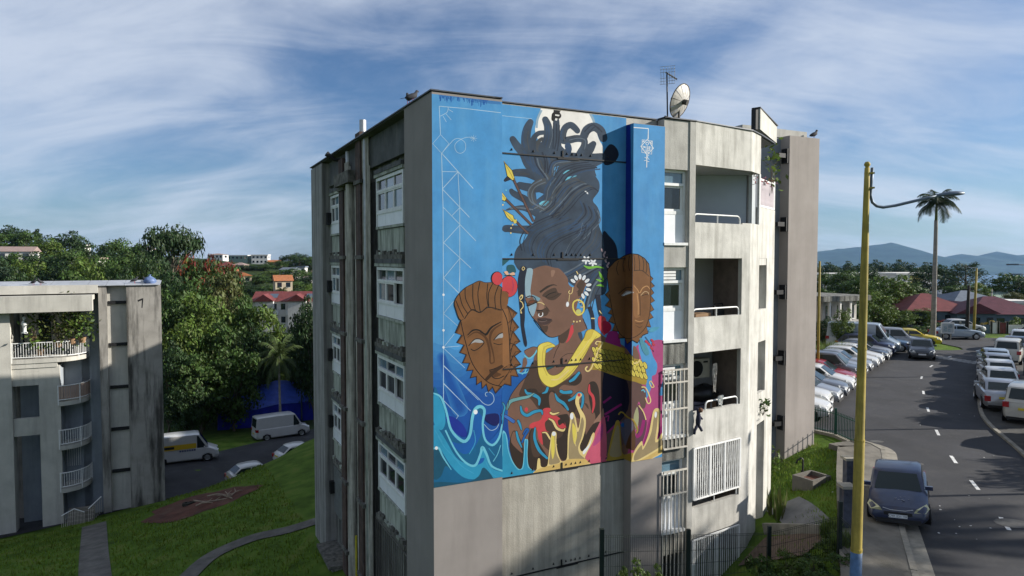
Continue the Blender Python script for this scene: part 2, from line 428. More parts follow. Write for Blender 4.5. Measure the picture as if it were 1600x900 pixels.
# litter and pale patches on the asphalt
M_litter = mat('litter', (0.5, 0.5, 0.48, 1), 0.9, 0.3, 6)
mb = MB()
for k in range(46):
    px = random.uniform(1285, 1560); py = random.uniform(570, 860) if k < 50 else random.uniform(600, 700)
    p = WZ(px, py); r = random.uniform(0.012, 0.04); a = random.uniform(0, 6)
    mb.add([(p.x + r * math.cos(a + j * 1.57) * random.uniform(0.6, 1.6), p.y + r * math.sin(a + j * 1.57), 0.014 + random.uniform(0, 0.02)) for j in range(4)], [(0, 1, 2, 3)])
tag(mb.build('road_litter', M_litter, None), kind='stuff')
mb = MB()
for (px, py, rx, ry) in ((1426, 725, 0.42, 0.16), (1582, 818, 0.5, 0.25), (1370, 690, 0.3, 0.12)):
    p = WZ(px, py); mb.add([(p.x + rx * math.cos(t * 0.524), p.y + ry * math.sin(t * 0.524) * 1.6, 0.009) for t in range(12)], [tuple(range(12))])
mb.build('patch', mat('asphalt_patch', (0.09, 0.088, 0.084, 1), 0.9, 0.3, 4), road)

# lower street on the left
LR = smooth([(-44, 40), (-36, 45), (-30.5, 50), (-26, 57), (-22, 65), (-17.5, 75), (-13, 88)], 5)
def draped(ch, d0, d1, dz, m, name, n=6):
    a = offs(ch, d0); b = offs(ch, d1); mb = MB(); vs = []
    for i in range(len(ch)):
        for k in range(n + 1):
            t = k / n; x = a[i][0] * (1 - t) + b[i][0] * t; y = a[i][1] * (1 - t) + b[i][1] * t; vs.append((x, y, H(x, y) + dz))
    fs = []
    for i in range(len(ch) - 1):
        for k in range(n):
            o = i * (n + 1) + k; fs.append((o, o + n + 1, o + n + 2, o + 1) if d1 > d0 else (o, o + 1, o + n + 2, o + n + 1))
    mb.add(vs, fs); mb.sm = True
    return tag(mb.build(name, m), kind='structure')
draped(LR, -8.0, 4.6, 0.05, M_asph, 'lower_road', 12)
M_path = mat('path_concrete', (0.13, 0.12, 0.105, 1), 0.95, 0.3, 1.5, 0.5, 25, stain=0.6, stain_col=(0.05, 0.05, 0.035, 1), stain_scale=(1.5, 1.5, 1))
pa = [WZ(x, y, z) for x, y, z in ((147, 812, -7.6), (147, 830, -7.35), (147, 850, -7.1), (147, 875, -6.9), (148, 905, -6.7), (150, 940, -6.4))]
draped([(p.x, p.y) for p in pa], -0.62, 0.62, 0.045, M_path, 'path', 3)
pb = [WZ(x, y, z) for x, y, z in ((500, 826, -5.2), (450, 842, -5.4), (400, 858, -5.7), (350, 880, -5.9), (320, 900, -6.0), (290, 930, -6.0))]
draped(smooth([(p.x, p.y) for p in pb], 4), -0.42, 0.42, 0.045, M_path, 'path', 3)
# bare soil patch with cut branches
sc_ = WZ(310, 794, -7.0)
M_soil = mat('red_soil', (0.10, 0.042, 0.028, 1), 1.0, 0.4, 1.2, 0.8, 12, blotch=0.5, blotch_col=(0.12, 0.09, 0.06, 1))
mb = MB(); vs = []; fs = []
for r_ in range(5):
    for k in range(28):
        a = k * math.tau / 28; rr = (r_ / 4) * (1 + 0.14 * math.sin(3 * a + 1) + 0.08 * math.sin(7 * a))
        x = sc_.x + 3.1 * rr * math.cos(a); y = sc_.y + 2.5 * rr * math.sin(a); vs.append((x, y, H(x, y) + 0.03 + 0.02 * (4 - r_)))
for r_ in range(4):
    for k in range(28): fs.append((r_ * 28 + k, r_ * 28 + 28 + k, r_ * 28 + 28 + (k + 1) % 28, r_ * 28 + (k + 1) % 28))
mb.add(vs, fs); mb.sm = True; tag(mb.build('soil_patch', M_soil), kind='structure')
M_branch = mat('dead_branch', (0.28, 0.22, 0.16, 1), 0.9, 0.3, 5)
for k, (dx_, dy_, a, ln) in enumerate(((1.6, 0.3, 0.4, 2.2), (1.9, -0.2, 2.2, 1.6), (1.2, -0.5, 0.15, 2.4), (2.2, 0.1, 1.2, 1.3), (1.5, 0.0, 2.7, 1.8), (0.9, -0.7, 0.5, 1.3))):
    x = sc_.x + dx_; y = sc_.y + dy_; pts = []
    for i in range(5):
        t = i / 4 - 0.5; pts.append((x + math.cos(a) * ln * t, y + math.sin(a) * ln * t, H(x, y) + 0.16 + 0.07 * math.sin(i * 2 + k)))
    mb = MB(); mb.tube(pts, [0.05, 0.045, 0.04, 0.03, 0.02], 6, M_branch); mb.tube([pts[2], (pts[2][0] + 0.4 * math.cos(a + 0.9), pts[2][1] + 0.4 * math.sin(a + 0.9), pts[2][2] + 0.12)], [0.03, 0.015], 5, M_branch)
    tag(mb.build('cut_branch'), 'pale cut branch lying on the round patch of red soil', 'branch', 'cut branches heaped on the red soil patch')
mb = MB(); x, y = sc_.x - 0.75, sc_.y + 0.1
for k in range(3):
    mb.lathe([(0.05, 0.0), (0.26 - 0.05 * k, 0.03), (0.24 - 0.05 * k, 0.18), (0.1, 0.2)], 9, x + 0.16 * k, y + 0.1 * k)
mb.v = [(a, b, c + H(x, y) + 0.05) for a, b, c in mb.v]
tag(mb.build('stump', mat('dark_stump', (0.03, 0.028, 0.022, 1), 0.95, 0.4, 6)), 'small dark tree stump on the left of the red soil patch', 'stump')

# sea and far mountains
M_sea = mat('sea_water', (0.03, 0.06, 0.09, 1), 0.25, 0.15, 0.002, 0.0, spec=0.5)
mb = MB(); mb.quad((-30000, 2000, -144), (30000, 2000, -144), (30000, 40000, -144), (-30000, 40000, -144))
tag(mb.build('sea', M_sea), kind='structure')
prof = [(-400, 428), (0, 425), (300, 420), (486, 424), (700, 418), (900, 408), (1100, 402), (1240, 398), (1278, 393), (1310, 389), (1340, 386), (1365, 383), (1392, 379.5), (1400, 380.5), (1420, 390), (1435, 397), (1450, 402), (1470, 403), (1487, 399), (1500, 396.5), (1512, 398), (1530, 400), (1545, 395), (1556, 393), (1570, 396), (1585, 399), (1600, 398), (1640, 391), (1700, 396), (1800, 410), (2000, 424)]
ppx = [p[0] for p in prof]; ppy = [p[1] for p in prof]
YM = 8200.0
mb = MB(); NX = 260; rows = [0.0, 0.12, 0.25, 0.4, 0.55, 0.7, 0.85, 1.0]; vs = []
for j, t in enumerate(rows):
    for i in range(NX + 1):
        px = -400 + 2400 * i / NX; top = 7.9 + (405 - np.interp(px, ppx, ppy)) / FPX * YM
        Y = YM - (1 - t) * 1700; X = (px - 800) / FPX * YM
        nz = noise.fractal(Vector((X / 500, Y / 700, 3.3)), 1.0, 2.0, 5)
        ridge = 0.55 * abs(noise.noise(Vector((X / 260, Y / 2500, 0)))) + 0.25 * abs(noise.noise(Vector((X / 110, Y / 900, 5))))
        hh = -146 + (top + 146) * (t ** 0.85) * (1 - (0.55 * ridge + 0.22 * nz) * (1 - t) * (t > 0)) + (9 * noise.noise(Vector((X / 90, 1, 2))) if t == 1 else 0)
        vs.append((X, Y, hh if t > 0 else -148))
for j in range(len(rows) - 1):
    for i in range(NX): o = j * (NX + 1) + i; mb.f.append((o, o + 1, o + NX + 2, o + NX + 1))
o0 = len(vs)
for i in range(NX + 1): x, y, z = vs[(len(rows) - 1) * (NX + 1) + i]; vs.append((x, y + 1500, -148))
for i in range(NX): o = (len(rows) - 1) * (NX + 1) + i; mb.f.append((o, o + 1, o0 + i + 1, o0 + i))
mb.v = vs; mb.m = [0] * len(mb.f); mb.sm = True
tag(mb.build('mountain', mat('mountain_forest', (0.022, 0.042, 0.03, 1), 1.0, 0.5, 0.004, 0, blotch=0.0, spec=0.05)), kind='structure')
# haze between here and the mountains
mh = bpy.data.materials.new('haze_air'); mh.use_nodes = True; t = mh.node_tree; t.nodes.clear()
ho = N(t, 'ShaderNodeOutputMaterial'); pv = N(t, 'ShaderNodeVolumePrincipled')
pv.inputs['Density'].default_value = 0.00003; pv.inputs['Color'].default_value = (0.34, 0.6, 1.0, 1); pv.inputs['Anisotropy'].default_value = 0.2
t.links.new(pv.outputs[0], ho.inputs['Volume'])
mb = MB(); mb.box(-9800, 9800, -400, 10500, -170, 330)
hz_o = tag(mb.build('haze', mh), kind='stuff')
# ================================================================== the painted apartment block
M_conc = mat('raw_concrete', (0.37, 0.36, 0.33, 1), 0.92, 0.16, 1.6, 0.25, 25, stain=0.6, stain_col=(0.10, 0.098, 0.085, 1), stain_scale=(2.6, 2.6, 0.3), stain_lo=0.46, stain_hi=0.78, blotch=0.25, blotch_col=(0.27, 0.26, 0.23, 1))
M_concw = mat('pale_concrete', (0.45, 0.44, 0.405, 1), 0.9, 0.16, 1.8, 0.25, 25, stain=0.85, stain_col=(0.16, 0.155, 0.13, 1), stain_scale=(3.2, 3.2, 0.35), stain_lo=0.47, stain_hi=0.8)
M_grey = mat('grey_render', (0.225, 0.205, 0.192, 1), 0.9, 0.10, 0.7, 0.12, 40, stain=0.35, stain_col=(0.12, 0.105, 0.098, 1), stain_scale=(1.6, 1.6, 0.2), stain_lo=0.5, stain_hi=0.8)
M_board = mat('board_marked_concrete', (0.335, 0.315, 0.27, 1), 0.92, 0.16, 1.2, 0.3, 30, stain=0.75, stain_col=(0.15, 0.14, 0.12, 1), stain_scale=(5.0, 5.0, 0.22), stain_lo=0.42, stain_hi=0.72, blotch=0.3, blotch_col=(0.44, 0.42, 0.37, 1))
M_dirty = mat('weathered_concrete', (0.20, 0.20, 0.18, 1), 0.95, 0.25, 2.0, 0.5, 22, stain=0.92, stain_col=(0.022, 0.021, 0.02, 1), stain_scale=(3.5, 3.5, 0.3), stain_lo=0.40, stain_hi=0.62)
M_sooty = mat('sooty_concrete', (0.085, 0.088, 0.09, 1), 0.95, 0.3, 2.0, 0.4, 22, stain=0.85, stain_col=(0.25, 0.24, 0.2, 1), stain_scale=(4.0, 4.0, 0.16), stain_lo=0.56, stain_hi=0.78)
M_mossy = mat('crumbling_ledge', (0.13, 0.125, 0.11, 1), 1.0, 0.6, 5.0, 0.8, 18, stain=0.7, stain_col=(0.03, 0.03, 0.025, 1), stain_scale=(4, 4, 2))
M_spand = mat('pale_green_spandrel', (0.36, 0.385, 0.33, 1), 0.9, 0.12, 2.0, 0.2, 25, stain=0.9, stain_col=(0.05, 0.055, 0.045, 1), stain_scale=(3.0, 3.0, 0.5), stain_lo=0.45, stain_hi=0.70)
M_wpaint = mat('white_joinery', (0.66, 0.67, 0.66, 1), 0.55, 0.08, 4.0, 0.0, stain=0.35, stain_col=(0.3, 0.29, 0.25, 1), stain_scale=(5, 5, 0.8))
M_wpanel = mat('white_panel', (0.70, 0.72, 0.74, 1), 0.45, 0.05, 3.0)
M_glass = mat('window_glass', (0.02, 0.03, 0.038, 1), 0.06, 0.0, spec=0.9, trans=0.28)
M_glassd = mat('dark_glass', (0.012, 0.02, 0.03, 1), 0.05, 0.3, 2.0, spec=0.9)
M_glassb = mat('sky_glass', (0.10, 0.17, 0.22, 1), 0.08, 0.3, 2.0, spec=0.9)
M_rust = mat('rusty_duct', (0.085, 0.055, 0.045, 1), 0.9, 0.4, 3.0, 0.4, 20, stain=0.8, stain_col=(0.022, 0.02, 0.019, 1), stain_scale=(6, 6, 0.5), stain_lo=0.45, stain_hi=0.65)
M_pipe = mat('grey_pipe', (0.42, 0.40, 0.35, 1), 0.7, 0.2, 3.0, 0.1, 20, stain=0.8, stain_col=(0.06, 0.055, 0.045, 1), stain_scale=(8, 8, 0.5), stain_lo=0.42, stain_hi=0.65)
M_zinc = mat('zinc', (0.38, 0.39, 0.40, 1), 0.45, 0.2, 5, metallic=0.7)
M_black = mat('black_steel', (0.012, 0.012, 0.013, 1), 0.6, 0.2, 5)
M_room = mat('room_wall', (0.16, 0.16, 0.155, 1), 0.9, 0.1, 2)
M_log = mat('loggia_paint', (0.42, 0.43, 0.43, 1), 0.85, 0.07, 1.5, stain=0.3, stain_col=(0.25, 0.25, 0.24, 1))
M_roof = mat('roof_felt', (0.10, 0.10, 0.10, 1), 0.9, 0.3, 1.0)
M_rail = mat('white_rail', (0.70, 0.70, 0.68, 1), 0.5, 0.1, 5)
BL = thing('apartment_block', 'tall grey concrete apartment block with a giant painted mural on its sunlit end wall', 'building', ORG, TH)
ZB = -6.5
FL = [7.93, 5.05, 2.17, -0.71]
def P(name, fn, m=None, parent=BL):
    mb = MB(); fn(mb); return mb.build(name, m, parent)
# corner pier (L shaped), recess wall, right pier
P('corner_pier', lambda b: b.prism([(0, 0), (1.9, 0), (1.9, 0.6), (0.6, 0.6), (0.6, 2.2), (0, 2.2)], ZB, 11.972), M_grey)
P('end_wall', lambda b: b.box(1.9, 6.03, 0.35, 0.6, ZB, 11.97), M_board)
P('pier', lambda b: b.box(6.03, 7.15, 0.0, 0.6, ZB, 11.75), M_grey)
P('end_wall', lambda b: b.box(5.9, 7.15, 0.37, 0.6, 11.74, 11.97), M_conc)
mbp = MB(); mbp.box(1.9, 2.03, 0.347, 0.36, ZB, 2.2); mbp.build('edge_trim', M_concw, BL)
# floor joints of the recess with bolts
for z in (10.70, 7.93, 4.99, 2.06, -0.70):
    mb = MB(); mb.box(1.9, 6.03, 0.325, 0.36, z - 0.03, z, M_black); j = mb.build('floor_joint', None, BL)
    for x in (2.35, 3.0, 3.65, 4.05, 4.22, 4.36, 4.52, 4.82, 5.4):
        mb = MB(); mb.add([(x - 0.035, 0.34, z + 0.07), (x + 0.035, 0.34, z + 0.07), (x, 0.34, z + 0.14), (x, 0.315, z + 0.08)], [(0, 3, 2), (3, 1, 2), (0, 1, 3), (0, 2, 1)]); mb.build('bolt', M_black, j)
    mb = MB(); mb.box(3.89, 3.93, 0.325, 0.36, z - 0.03, z + 0.17); mb.box(3.75, 4.45, 0.33, 0.36, z - 0.065, z - 0.03); mb.build('clamp', M_black, j)
# ---- window bay next to the mural
def window_bay(k, f):
    P('spandrel', lambda b: b.box(7.15, 8.10, 0.04, 0.3, f - 0.27, f + 0.38), M_dirty if k else M_conc)
    P('sill', lambda b: b.box(7.152, 8.04, -0.02, 0.3, f + 0.38, f + 0.46), M_wpaint)
    wv = P('window', lambda b: (b.box(7.98, 8.06, 0.16, 0.28, f + 0.46, f + 2.61), b.box(7.152, 7.98, 0.16, 0.28, f + 2.53, f + 2.61), b.box(7.152, 7.98, 0.13, 0.28, f + 2.14, f + 2.22), b.box(7.152, 7.98, 0.16, 0.28, f + 1.30, f + 1.40)), M_wpaint)
    mb = MB(); mb.box(7.152, 7.98, 0.17, 0.25, f + 0.46, f + 1.30); mb.build('apron_panel', M_wpanel, wv)
    mb = MB(); mb.box(7.152, 7.20, 0.19, 0.25, f + 1.40, f + 2.14); mb.box(7.9, 7.975, 0.19, 0.25, f + 1.40, f + 2.14); mb.box(7.20, 7.9, 0.19, 0.25, f + 1.40, f + 1.46); mb.box(7.20, 7.9, 0.19, 0.25, f + 2.08, f + 2.14); mb.build('sash', M_wpaint, wv)
    mb = MB(); mb.box(7.20, 7.9, 0.212, 0.222, f + 1.46, f + 2.08); mb.build('pane', M_glass, wv)
    mb = MB(); mb.box(7.152, 7.98, 0.205, 0.215, f + 2.22, f + 2.53); mb.build('pane', M_glassb, wv)
    if k in (1, 2):
        for q in range(3):
            mb = MB(); mb.box(7.152, 7.72, 0.14, 0.17, f + 2.25 + q * 0.09, f + 2.32 + q * 0.09); mb.build('louvre', M_wpaint, wv)
    mb = MB(); n = 10
    for i in range(n):
        x0 = 7.2 + 0.045 * i; x1 = x0 + 0.045; y0 = 0.36 + 0.02 * (i % 2); y1 = 0.36 + 0.02 * ((i + 1) % 2); cut = 0.0 if k != 0 else 0.05 * i
        mb.quad((x0, y0, f + 1.42), (x1, y1, f + 1.42), (x1 - 0.02 * i * (k == 0), y1, f + 2.1), (x0 - 0.02 * i * (k == 0), y0, f + 2.1))
    mb.build('curtain', mat('curtain', (0.4, 0.4, 0.38, 1), 0.9, 0.3, 9, transl=0.3), wv)
    P('jamb', lambda b: b.box(8.06, 8.10, 0.04, 0.3, f + 0.38, f + 2.61), M_conc)
for k, f in enumerate(FL): window_bay(k, f)
P('fascia', lambda b: b.box(7.15, 8.12, 0.03, 0.34, 10.54, 11.97), M_conc)
P('mullion_column', lambda b: b.box(8.10, 8.32, 0.0, 0.35, ZB, 11.97), M_conc)
mb = MB(); mb.box(7.1, 8.2, 1.2, 1.25, -3, 10.6)
for f in FL: mb.box(7.16, 8.2, 0.3, 1.2, f - 0.28, f)
mb.box(8.15, 8.2, 0.3, 1.2, -3, 10.6); mb.build('room_shell', M_room, BL)
def grille(name, p, q, z0, z1, nb, off=0.0, zig=False, rails=(0.0, 1.0), parent=BL, m=None, posts=()):
    # p,q local xy of the two ends; vertical bars
    p = Vector((p[0], p[1], 0)); q = Vector((q[0], q[1], 0)); d = (q - p).normalized(); nrm = Vector((d.y, -d.x, 0)) * off
    m = m or M_rail; g = bpy.data.objects.new(name, None); C.objects.link(g); g.parent = parent
    for r_ in rails:
        mb = MB(); z = z0 + (z1 - z0) * r_; a = p + nrm; b_ = q + nrm; mb.bar((a.x, a.y, z), (b_.x, b_.y, z), 0.045, 0.045, m); mb.build('rail', None, g)
    me = None
    for i in range(nb + 1):
        a = p.lerp(q, i / nb) + nrm
        if me is None:
            mb = MB(); mb.box(-0.013, 0.013, -0.013, 0.013, 0, z1 - z0); me = mb.mesh('bar', m)
        o = obj('bar', me, g, (a.x, a.y, z0))
    for t_ in posts:
        a = p.lerp(q, t_) + nrm; mb = MB(); mb.box(-0.035, 0.035, -0.03, 0.03, 0, z1 - z0); mb.build('post', m, g, (a.x, a.y, z0))
    if zig:
        mb = MB(); k = nb
        for i in range(k):
            a = p.lerp(q, i / k) + nrm * 0.3; b_ = p.lerp(q, (i + 1) / k) + nrm * 0.3; c_ = z0 + (z1 - z0) * (0.15 + 0.35 * (i % 2)); e_ = z0 + (z1 - z0) * (0.15 + 0.35 * ((i + 1) % 2))
            mb.bar((a.x, a.y, c_), (b_.x, b_.y, e_), 0.012, 0.012, m); mb.bar((a.x, a.y, c_ + 0.4 * (z1 - z0)), (b_.x, b_.y, e_ + 0.4 * (z1 - z0)), 0.012, 0.012, m)
        mb.build('lattice', None, g)
    return g
M_grill = mat('cream_grille_paint', (0.5, 0.47, 0.41, 1), 0.6, 0.2, 6, stain=0.5, stain_col=(0.12, 0.09, 0.06, 1), stain_scale=(6, 6, 2))
grille('window_grille', (7.16, 0.06), (8.06, 0.06), FL[2] + 0.46 - 0.35, FL[2] + 2.45, 6, 0.12, rails=(0.0, 0.5, 0.84, 1.0), m=M_grill)
grille('window_grille', (7.16, 0.06), (8.06, 0.06), FL[3] - 1.2, FL[3] + 2.3, 6, 0.12, rails=(0.0, 0.8, 1.0), m=M_grill)
# ---- loggias
A0 = (8.32, 0.0); A1 = (10.97, 0.385); A2 = (11.87, 0.86); A3 = (12.69, 1.30); A4 = (13.65, 1.85)
def wallseg(b, p, q, z0, z1, th, m=None):
    p = Vector(p); q = Vector(q); d = (q - p).normalized(); n_ = Vector((-d.y, d.x)) * th
    b.prism([tuple(p), tuple(q), tuple(q + n_), tuple(p + n_)], z0, z1, m)
def lerp2(p, q, t): return (p[0] + (q[0] - p[0]) * t, p[1] + (q[1] - p[1]) * t)
P('loggia_fascia', lambda b: b.prism([A0, A1, A2, (11.75, 1.05), (10.9, 0.58), (8.32, 0.2)], 10.72, 12.0), M_concw)
P('loggia_ceiling', lambda b: b.prism([(8.33, 0.21), (10.88, 0.59), (11.74, 1.06), (11.3, 2.4), (8.33, 2.4)], 10.72, 10.9), M_log)
AP = lerp2(A0, A1, 0.845)
for k, f in enumerate(FL[:3]):
    P('parapet', lambda b: wallseg(b, A0, AP, f, f + 1.08, 0.14), M_concw)
P('parapet', lambda b: wallseg(b, A0, AP, FL[3] + 0.06, FL[3] + 1.0, 0.14), M_conc)
P('parapet', lambda b: wallseg(b, A0, AP, -4.5, FL[3] - 1.7, 0.14), M_conc)
for k, f in enumerate(FL):
    P('loggia_floor', lambda b: b.prism([(8.33, 0.15), (10.6, 0.5), (11.7, 1.1), (11.3, 2.4), (8.33, 2.4)], f - 0.02, f + 0.06), M_log)
P('loggia_floor', lambda b: b.prism([(8.33, 0.15), (10.6, 0.5), (11.7, 1.1), (11.3, 2.4), (8.33, 2.4)], FL[3] - 2.6, FL[3] - 2.5), M_log)
# inside walls of the loggia
P('loggia_wall', lambda b: b.prism([(8.32, 1.9), (9.75, 2.1), (9.75, 2.3), (8.32, 2.3)], -3.4, 10.7), M_log)
P('loggia_wall', lambda b: b.prism([(9.751, 2.1), (11.65, 1.25), (11.75, 1.4), (9.751, 2.4)], FL[0], 10.715), mat('blue_grey_loggia_paint', (0.36, 0.40, 0.45, 1), 0.85, 0.05, 1.5))
P('loggia_wall', lambda b: b.prism([(9.751, 2.1), (11.3, 2.2), (11.3, 2.4), (9.751, 2.4)], -3.4, FL[0] - 0.03), M_log)
P('loggia_pipe', lambda b: b.tube([(9.62, 2.0, -3), (9.62, 2.0, 10.7)], 0.06, 8), M_rail)
P('corner_post', lambda b: b.prism([AP, A1, A2, (11.75, 1.02), (10.9, 0.56), lerp2(AP, A0, 0.0)[:1] + (AP[1] + 0.16,)], -4.5, 9.05), M_concw)
P('corner_post', lambda b: b.box(11.8, 11.86, 0.83, 0.9, 9.05, 10.72), M_rail)
P('loggia_side_wall', lambda b: b.prism([(10.98, 0.8), (11.72, 1.12), (11.5, 1.9), (11.3, 2.3), (11.1, 2.2)], -4.5, FL[0] - 0.03), mat('brown_jamb', (0.2, 0.165, 0.14, 1), 0.9, 0.2, 3))
def hoop_rail(f, t0, t1, parent=BL):
    g = bpy.data.objects.new('hand_rail', None); C.objects.link(g); g.parent = parent
    p = Vector(lerp2(A0, AP, t0)); q = Vector(lerp2(A0, AP, t1)); d = (q - p).normalized(); n_ = Vector((-d.y, d.x)) * 0.06; p = p + n_; q = q + n_
    z0 = f + 1.08; z1 = z0 + 0.25
    pts = [(p.x, p.y, z0)]
    for i in range(1, 5):
        a = i / 4 * math.pi / 2; e = p + d * 0.14 * (1 - math.cos(a)); pts.append((e.x, e.y, z1 - 0.14 + 0.14 * math.sin(a)))
    for i in range(0, 5):
        a = i / 4 * math.pi / 2; e = q - d * 0.14 * (1 - math.sin(a)); pts.append((e.x, e.y, z1 - 0.14 + 0.14 * math.cos(a)))
    pts.append((q.x, q.y, z0))
    mb = MB(); mb.tube(pts, 0.024, 8, M_rail); mb.build('hoop', None, g)
    c = p.lerp(q, 0.5); mb = MB(); mb.tube([(c.x, c.y, z0), (c.x, c.y, z1)], 0.02, 6, M_rail); mb.build('post', None, g)
hoop_rail(FL[0], 0.0, 0.97); hoop_rail(FL[1], 0.0, 0.97); hoop_rail(FL[2], 0.28, 0.97)
grille('loggia_grille', lerp2(A0, AP, 0.01), lerp2(A0, AP, 0.985), FL[3] + 1.28, FL[2] - 0.02, 22, 0.04, zig=True, m=M_rail, posts=(0.0, 0.34, 0.66, 1.0))
hoop_rail(FL[3] - 0.05, 0.0, 0.97)
grille('loggia_grille', lerp2(A0, AP, 0.01), lerp2(A0, AP, 0.985), FL[3] - 1.55, FL[3] + 0.02, 22, 0.04, m=M_rail, posts=(0.0, 0.5, 1.0))
# ---- right hand facet at half level
FH = [z + 1.43 for z in (8.13, 5.25, 2.37)]
P('facet_parapet', lambda b: wallseg(b, A2, A4, 7.93, 9.64, 0.14), M_concw)
P('facet_parapet', lambda b: wallseg(b, A2, A3, 5.1, 6.2, 0.14), M_concw)
P('facet_post', lambda b: wallseg(b, A3, A4, -1.6, 7.928, 0.3), M_concw)
P('facet_parapet', lambda b: wallseg(b, A2, A3, 2.3, 3.35, 0.14), M_concw)
P('facet_slab', lambda b: b.prism([A2, A4, (13.2, 3.2), (11.5, 2.3)], 7.7, 7.925), M_concw)
P('facet_wall', lambda b: b.prism([(12.0, 2.3), (14.6, 3.7), (14.5, 3.9), (11.9, 2.5)], -3, 11.9), mat('pale_blue_wall', (0.36, 0.385, 0.40, 1), 0.85, 0.1, 1.5, stain=0.3))
P('facet_return', lambda b: b.prism([(11.75, 1.1), (12.15, 2.3), (12.05, 2.35), (11.65, 1.15)], -3, 11.9), M_log)
def slat_panel(p, q, z0, z1, nb, m, parent=BL):
    g = bpy.data.objects.new('balcony_screen', None); C.objects.link(g); g.parent = parent
    p = Vector(p); q = Vector(q); d = (q - p).normalized(); n_ = Vector((-d.y, d.x)) * 0.05; ang = math.atan2(d.y, d.x); ln = (q - p).length
    mb = MB(); mb.box(-ln / nb * 0.44, ln / nb * 0.44, -0.012, 0.012, z0, z1); me = mb.mesh('slat', m)
    for i in range(nb):
        a = p + d * ln * (i + 0.5) / nb + n_; obj('slat', me, g, (a.x, a.y, 0), (0, 0, ang))
    for zz in (z0 - 0.03, z1 + 0.03):
        mb = MB(); a = p + n_; b_ = q + n_; mb.bar((a.x, a.y, zz), (b_.x, b_.y, zz), 0.05, 0.06, M_rail); mb.build('rail', None, g)
    for t_ in (0.0, 1.0):
        a = p.lerp(q, t_) + n_; mb = MB(); mb.box(a.x - 0.03, a.x + 0.03, a.y - 0.03, a.y + 0.03, z0 - 0.06, z1 + 0.12); mb.build('post', M_rail, g)
slat_panel(A2, A4, 9.72, 10.55, 12, mat('mauve_slat', (0.34, 0.30, 0.32, 1), 0.7, 0.2, 3, stain=0.4, stain_col=(0.2, 0.15, 0.13, 1), stain_scale=(6, 6, 0.5)))
def fin(b, za, zb_, zc, zd, g, m=None):
    q = [(11.75 - g, 0.79 - g), (13.62 + g, 1.80 - g), (13.51 + g, 2.02 + g), (11.64 - g, 1.01 + g)]
    b.add([(q[0][0], q[0][1], za), (q[1][0], q[1][1], zb_), (q[2][0], q[2][1], zb_), (q[3][0], q[3][1], za), (q[0][0], q[0][1], zc), (q[1][0], q[1][1], zd), (q[2][0], q[2][1], zd), (q[3][0], q[3][1], zc)], [(0, 3, 2, 1), (4, 5, 6, 7), (0, 1, 5, 4), (1, 2, 6, 5), (2, 3, 7, 6), (3, 0, 4, 7)], m)
P('roof_fin', lambda b: fin(b, 12.19, 12.03, 12.88, 12.62, 0), M_concw)
P('fin_coping', lambda b: fin(b, 12.882, 12.622, 12.92, 12.66, 0.03), M_black)
P('fin_end_shade', lambda b: b.box(11.58, 11.70, 0.82, 1.02, 12.18, 12.86), M_black)  # black slab added where the fin's end face lies in shade
P('canopy_strut', lambda b: b.box(12.7, 12.78, 1.9, 1.98, 10.8, 12.26), M_rail)
for zz in (6.3, 3.5, 0.6):
    wv = P('window', lambda b: (b.prism([(12.75, 2.66), (13.25, 2.93), (13.22, 2.98), (12.72, 2.71)], zz, zz + 1.6)), M_wpaint)
    mb = MB(); mb.prism([(12.8, 2.66), (13.2, 2.876), (13.19, 2.896), (12.79, 2.68)], zz + 0.06, zz + 1.54); mb.build('pane', M_glassd, wv)
for zz in (4.15, 1.15):
    P('window_rail', lambda b: [b.tube([(12.3 + 0.05 * i, 1.35 + 0.027 * i, zz - 1.0), (12.3 + 0.05 * i, 1.35 + 0.027 * i, zz + 0.2)], 0.014, 5) for i in range(4)], M_black)
# ---- shaded long facade (x = 0.35 plane)
def SB(b, y0, y1, z0, z1, x0, x1, m=None): b.box(x0, x1, y0, y1, z0, z1, m)
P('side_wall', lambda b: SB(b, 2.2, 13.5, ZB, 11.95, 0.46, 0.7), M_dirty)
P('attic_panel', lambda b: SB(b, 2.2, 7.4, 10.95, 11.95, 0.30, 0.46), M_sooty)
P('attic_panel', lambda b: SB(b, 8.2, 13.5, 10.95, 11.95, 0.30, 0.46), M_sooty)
P('end_pier', lambda b: b.prism([(0, 13.5), (0, 15.9), (0.8, 15.9), (0.8, 13.5)], -6.6, 11.93), M_dirty if False else mat('streaked_pier', (0.27, 0.265, 0.25, 1), 0.92, 0.15, 1.5, 0.3, 25, stain=0.85, stain_col=(0.055, 0.052, 0.048, 1), stain_scale=(3.2, 3.2, 0.1), stain_lo=0.45, stain_hi=0.68))
for z in (9.35, 6.5, 3.6, 0.75, -2.1):
    P('pier_bracket', lambda b: b.box(0.16, 0.44, 13.25, 13.5, z, z + 0.5), M_black)
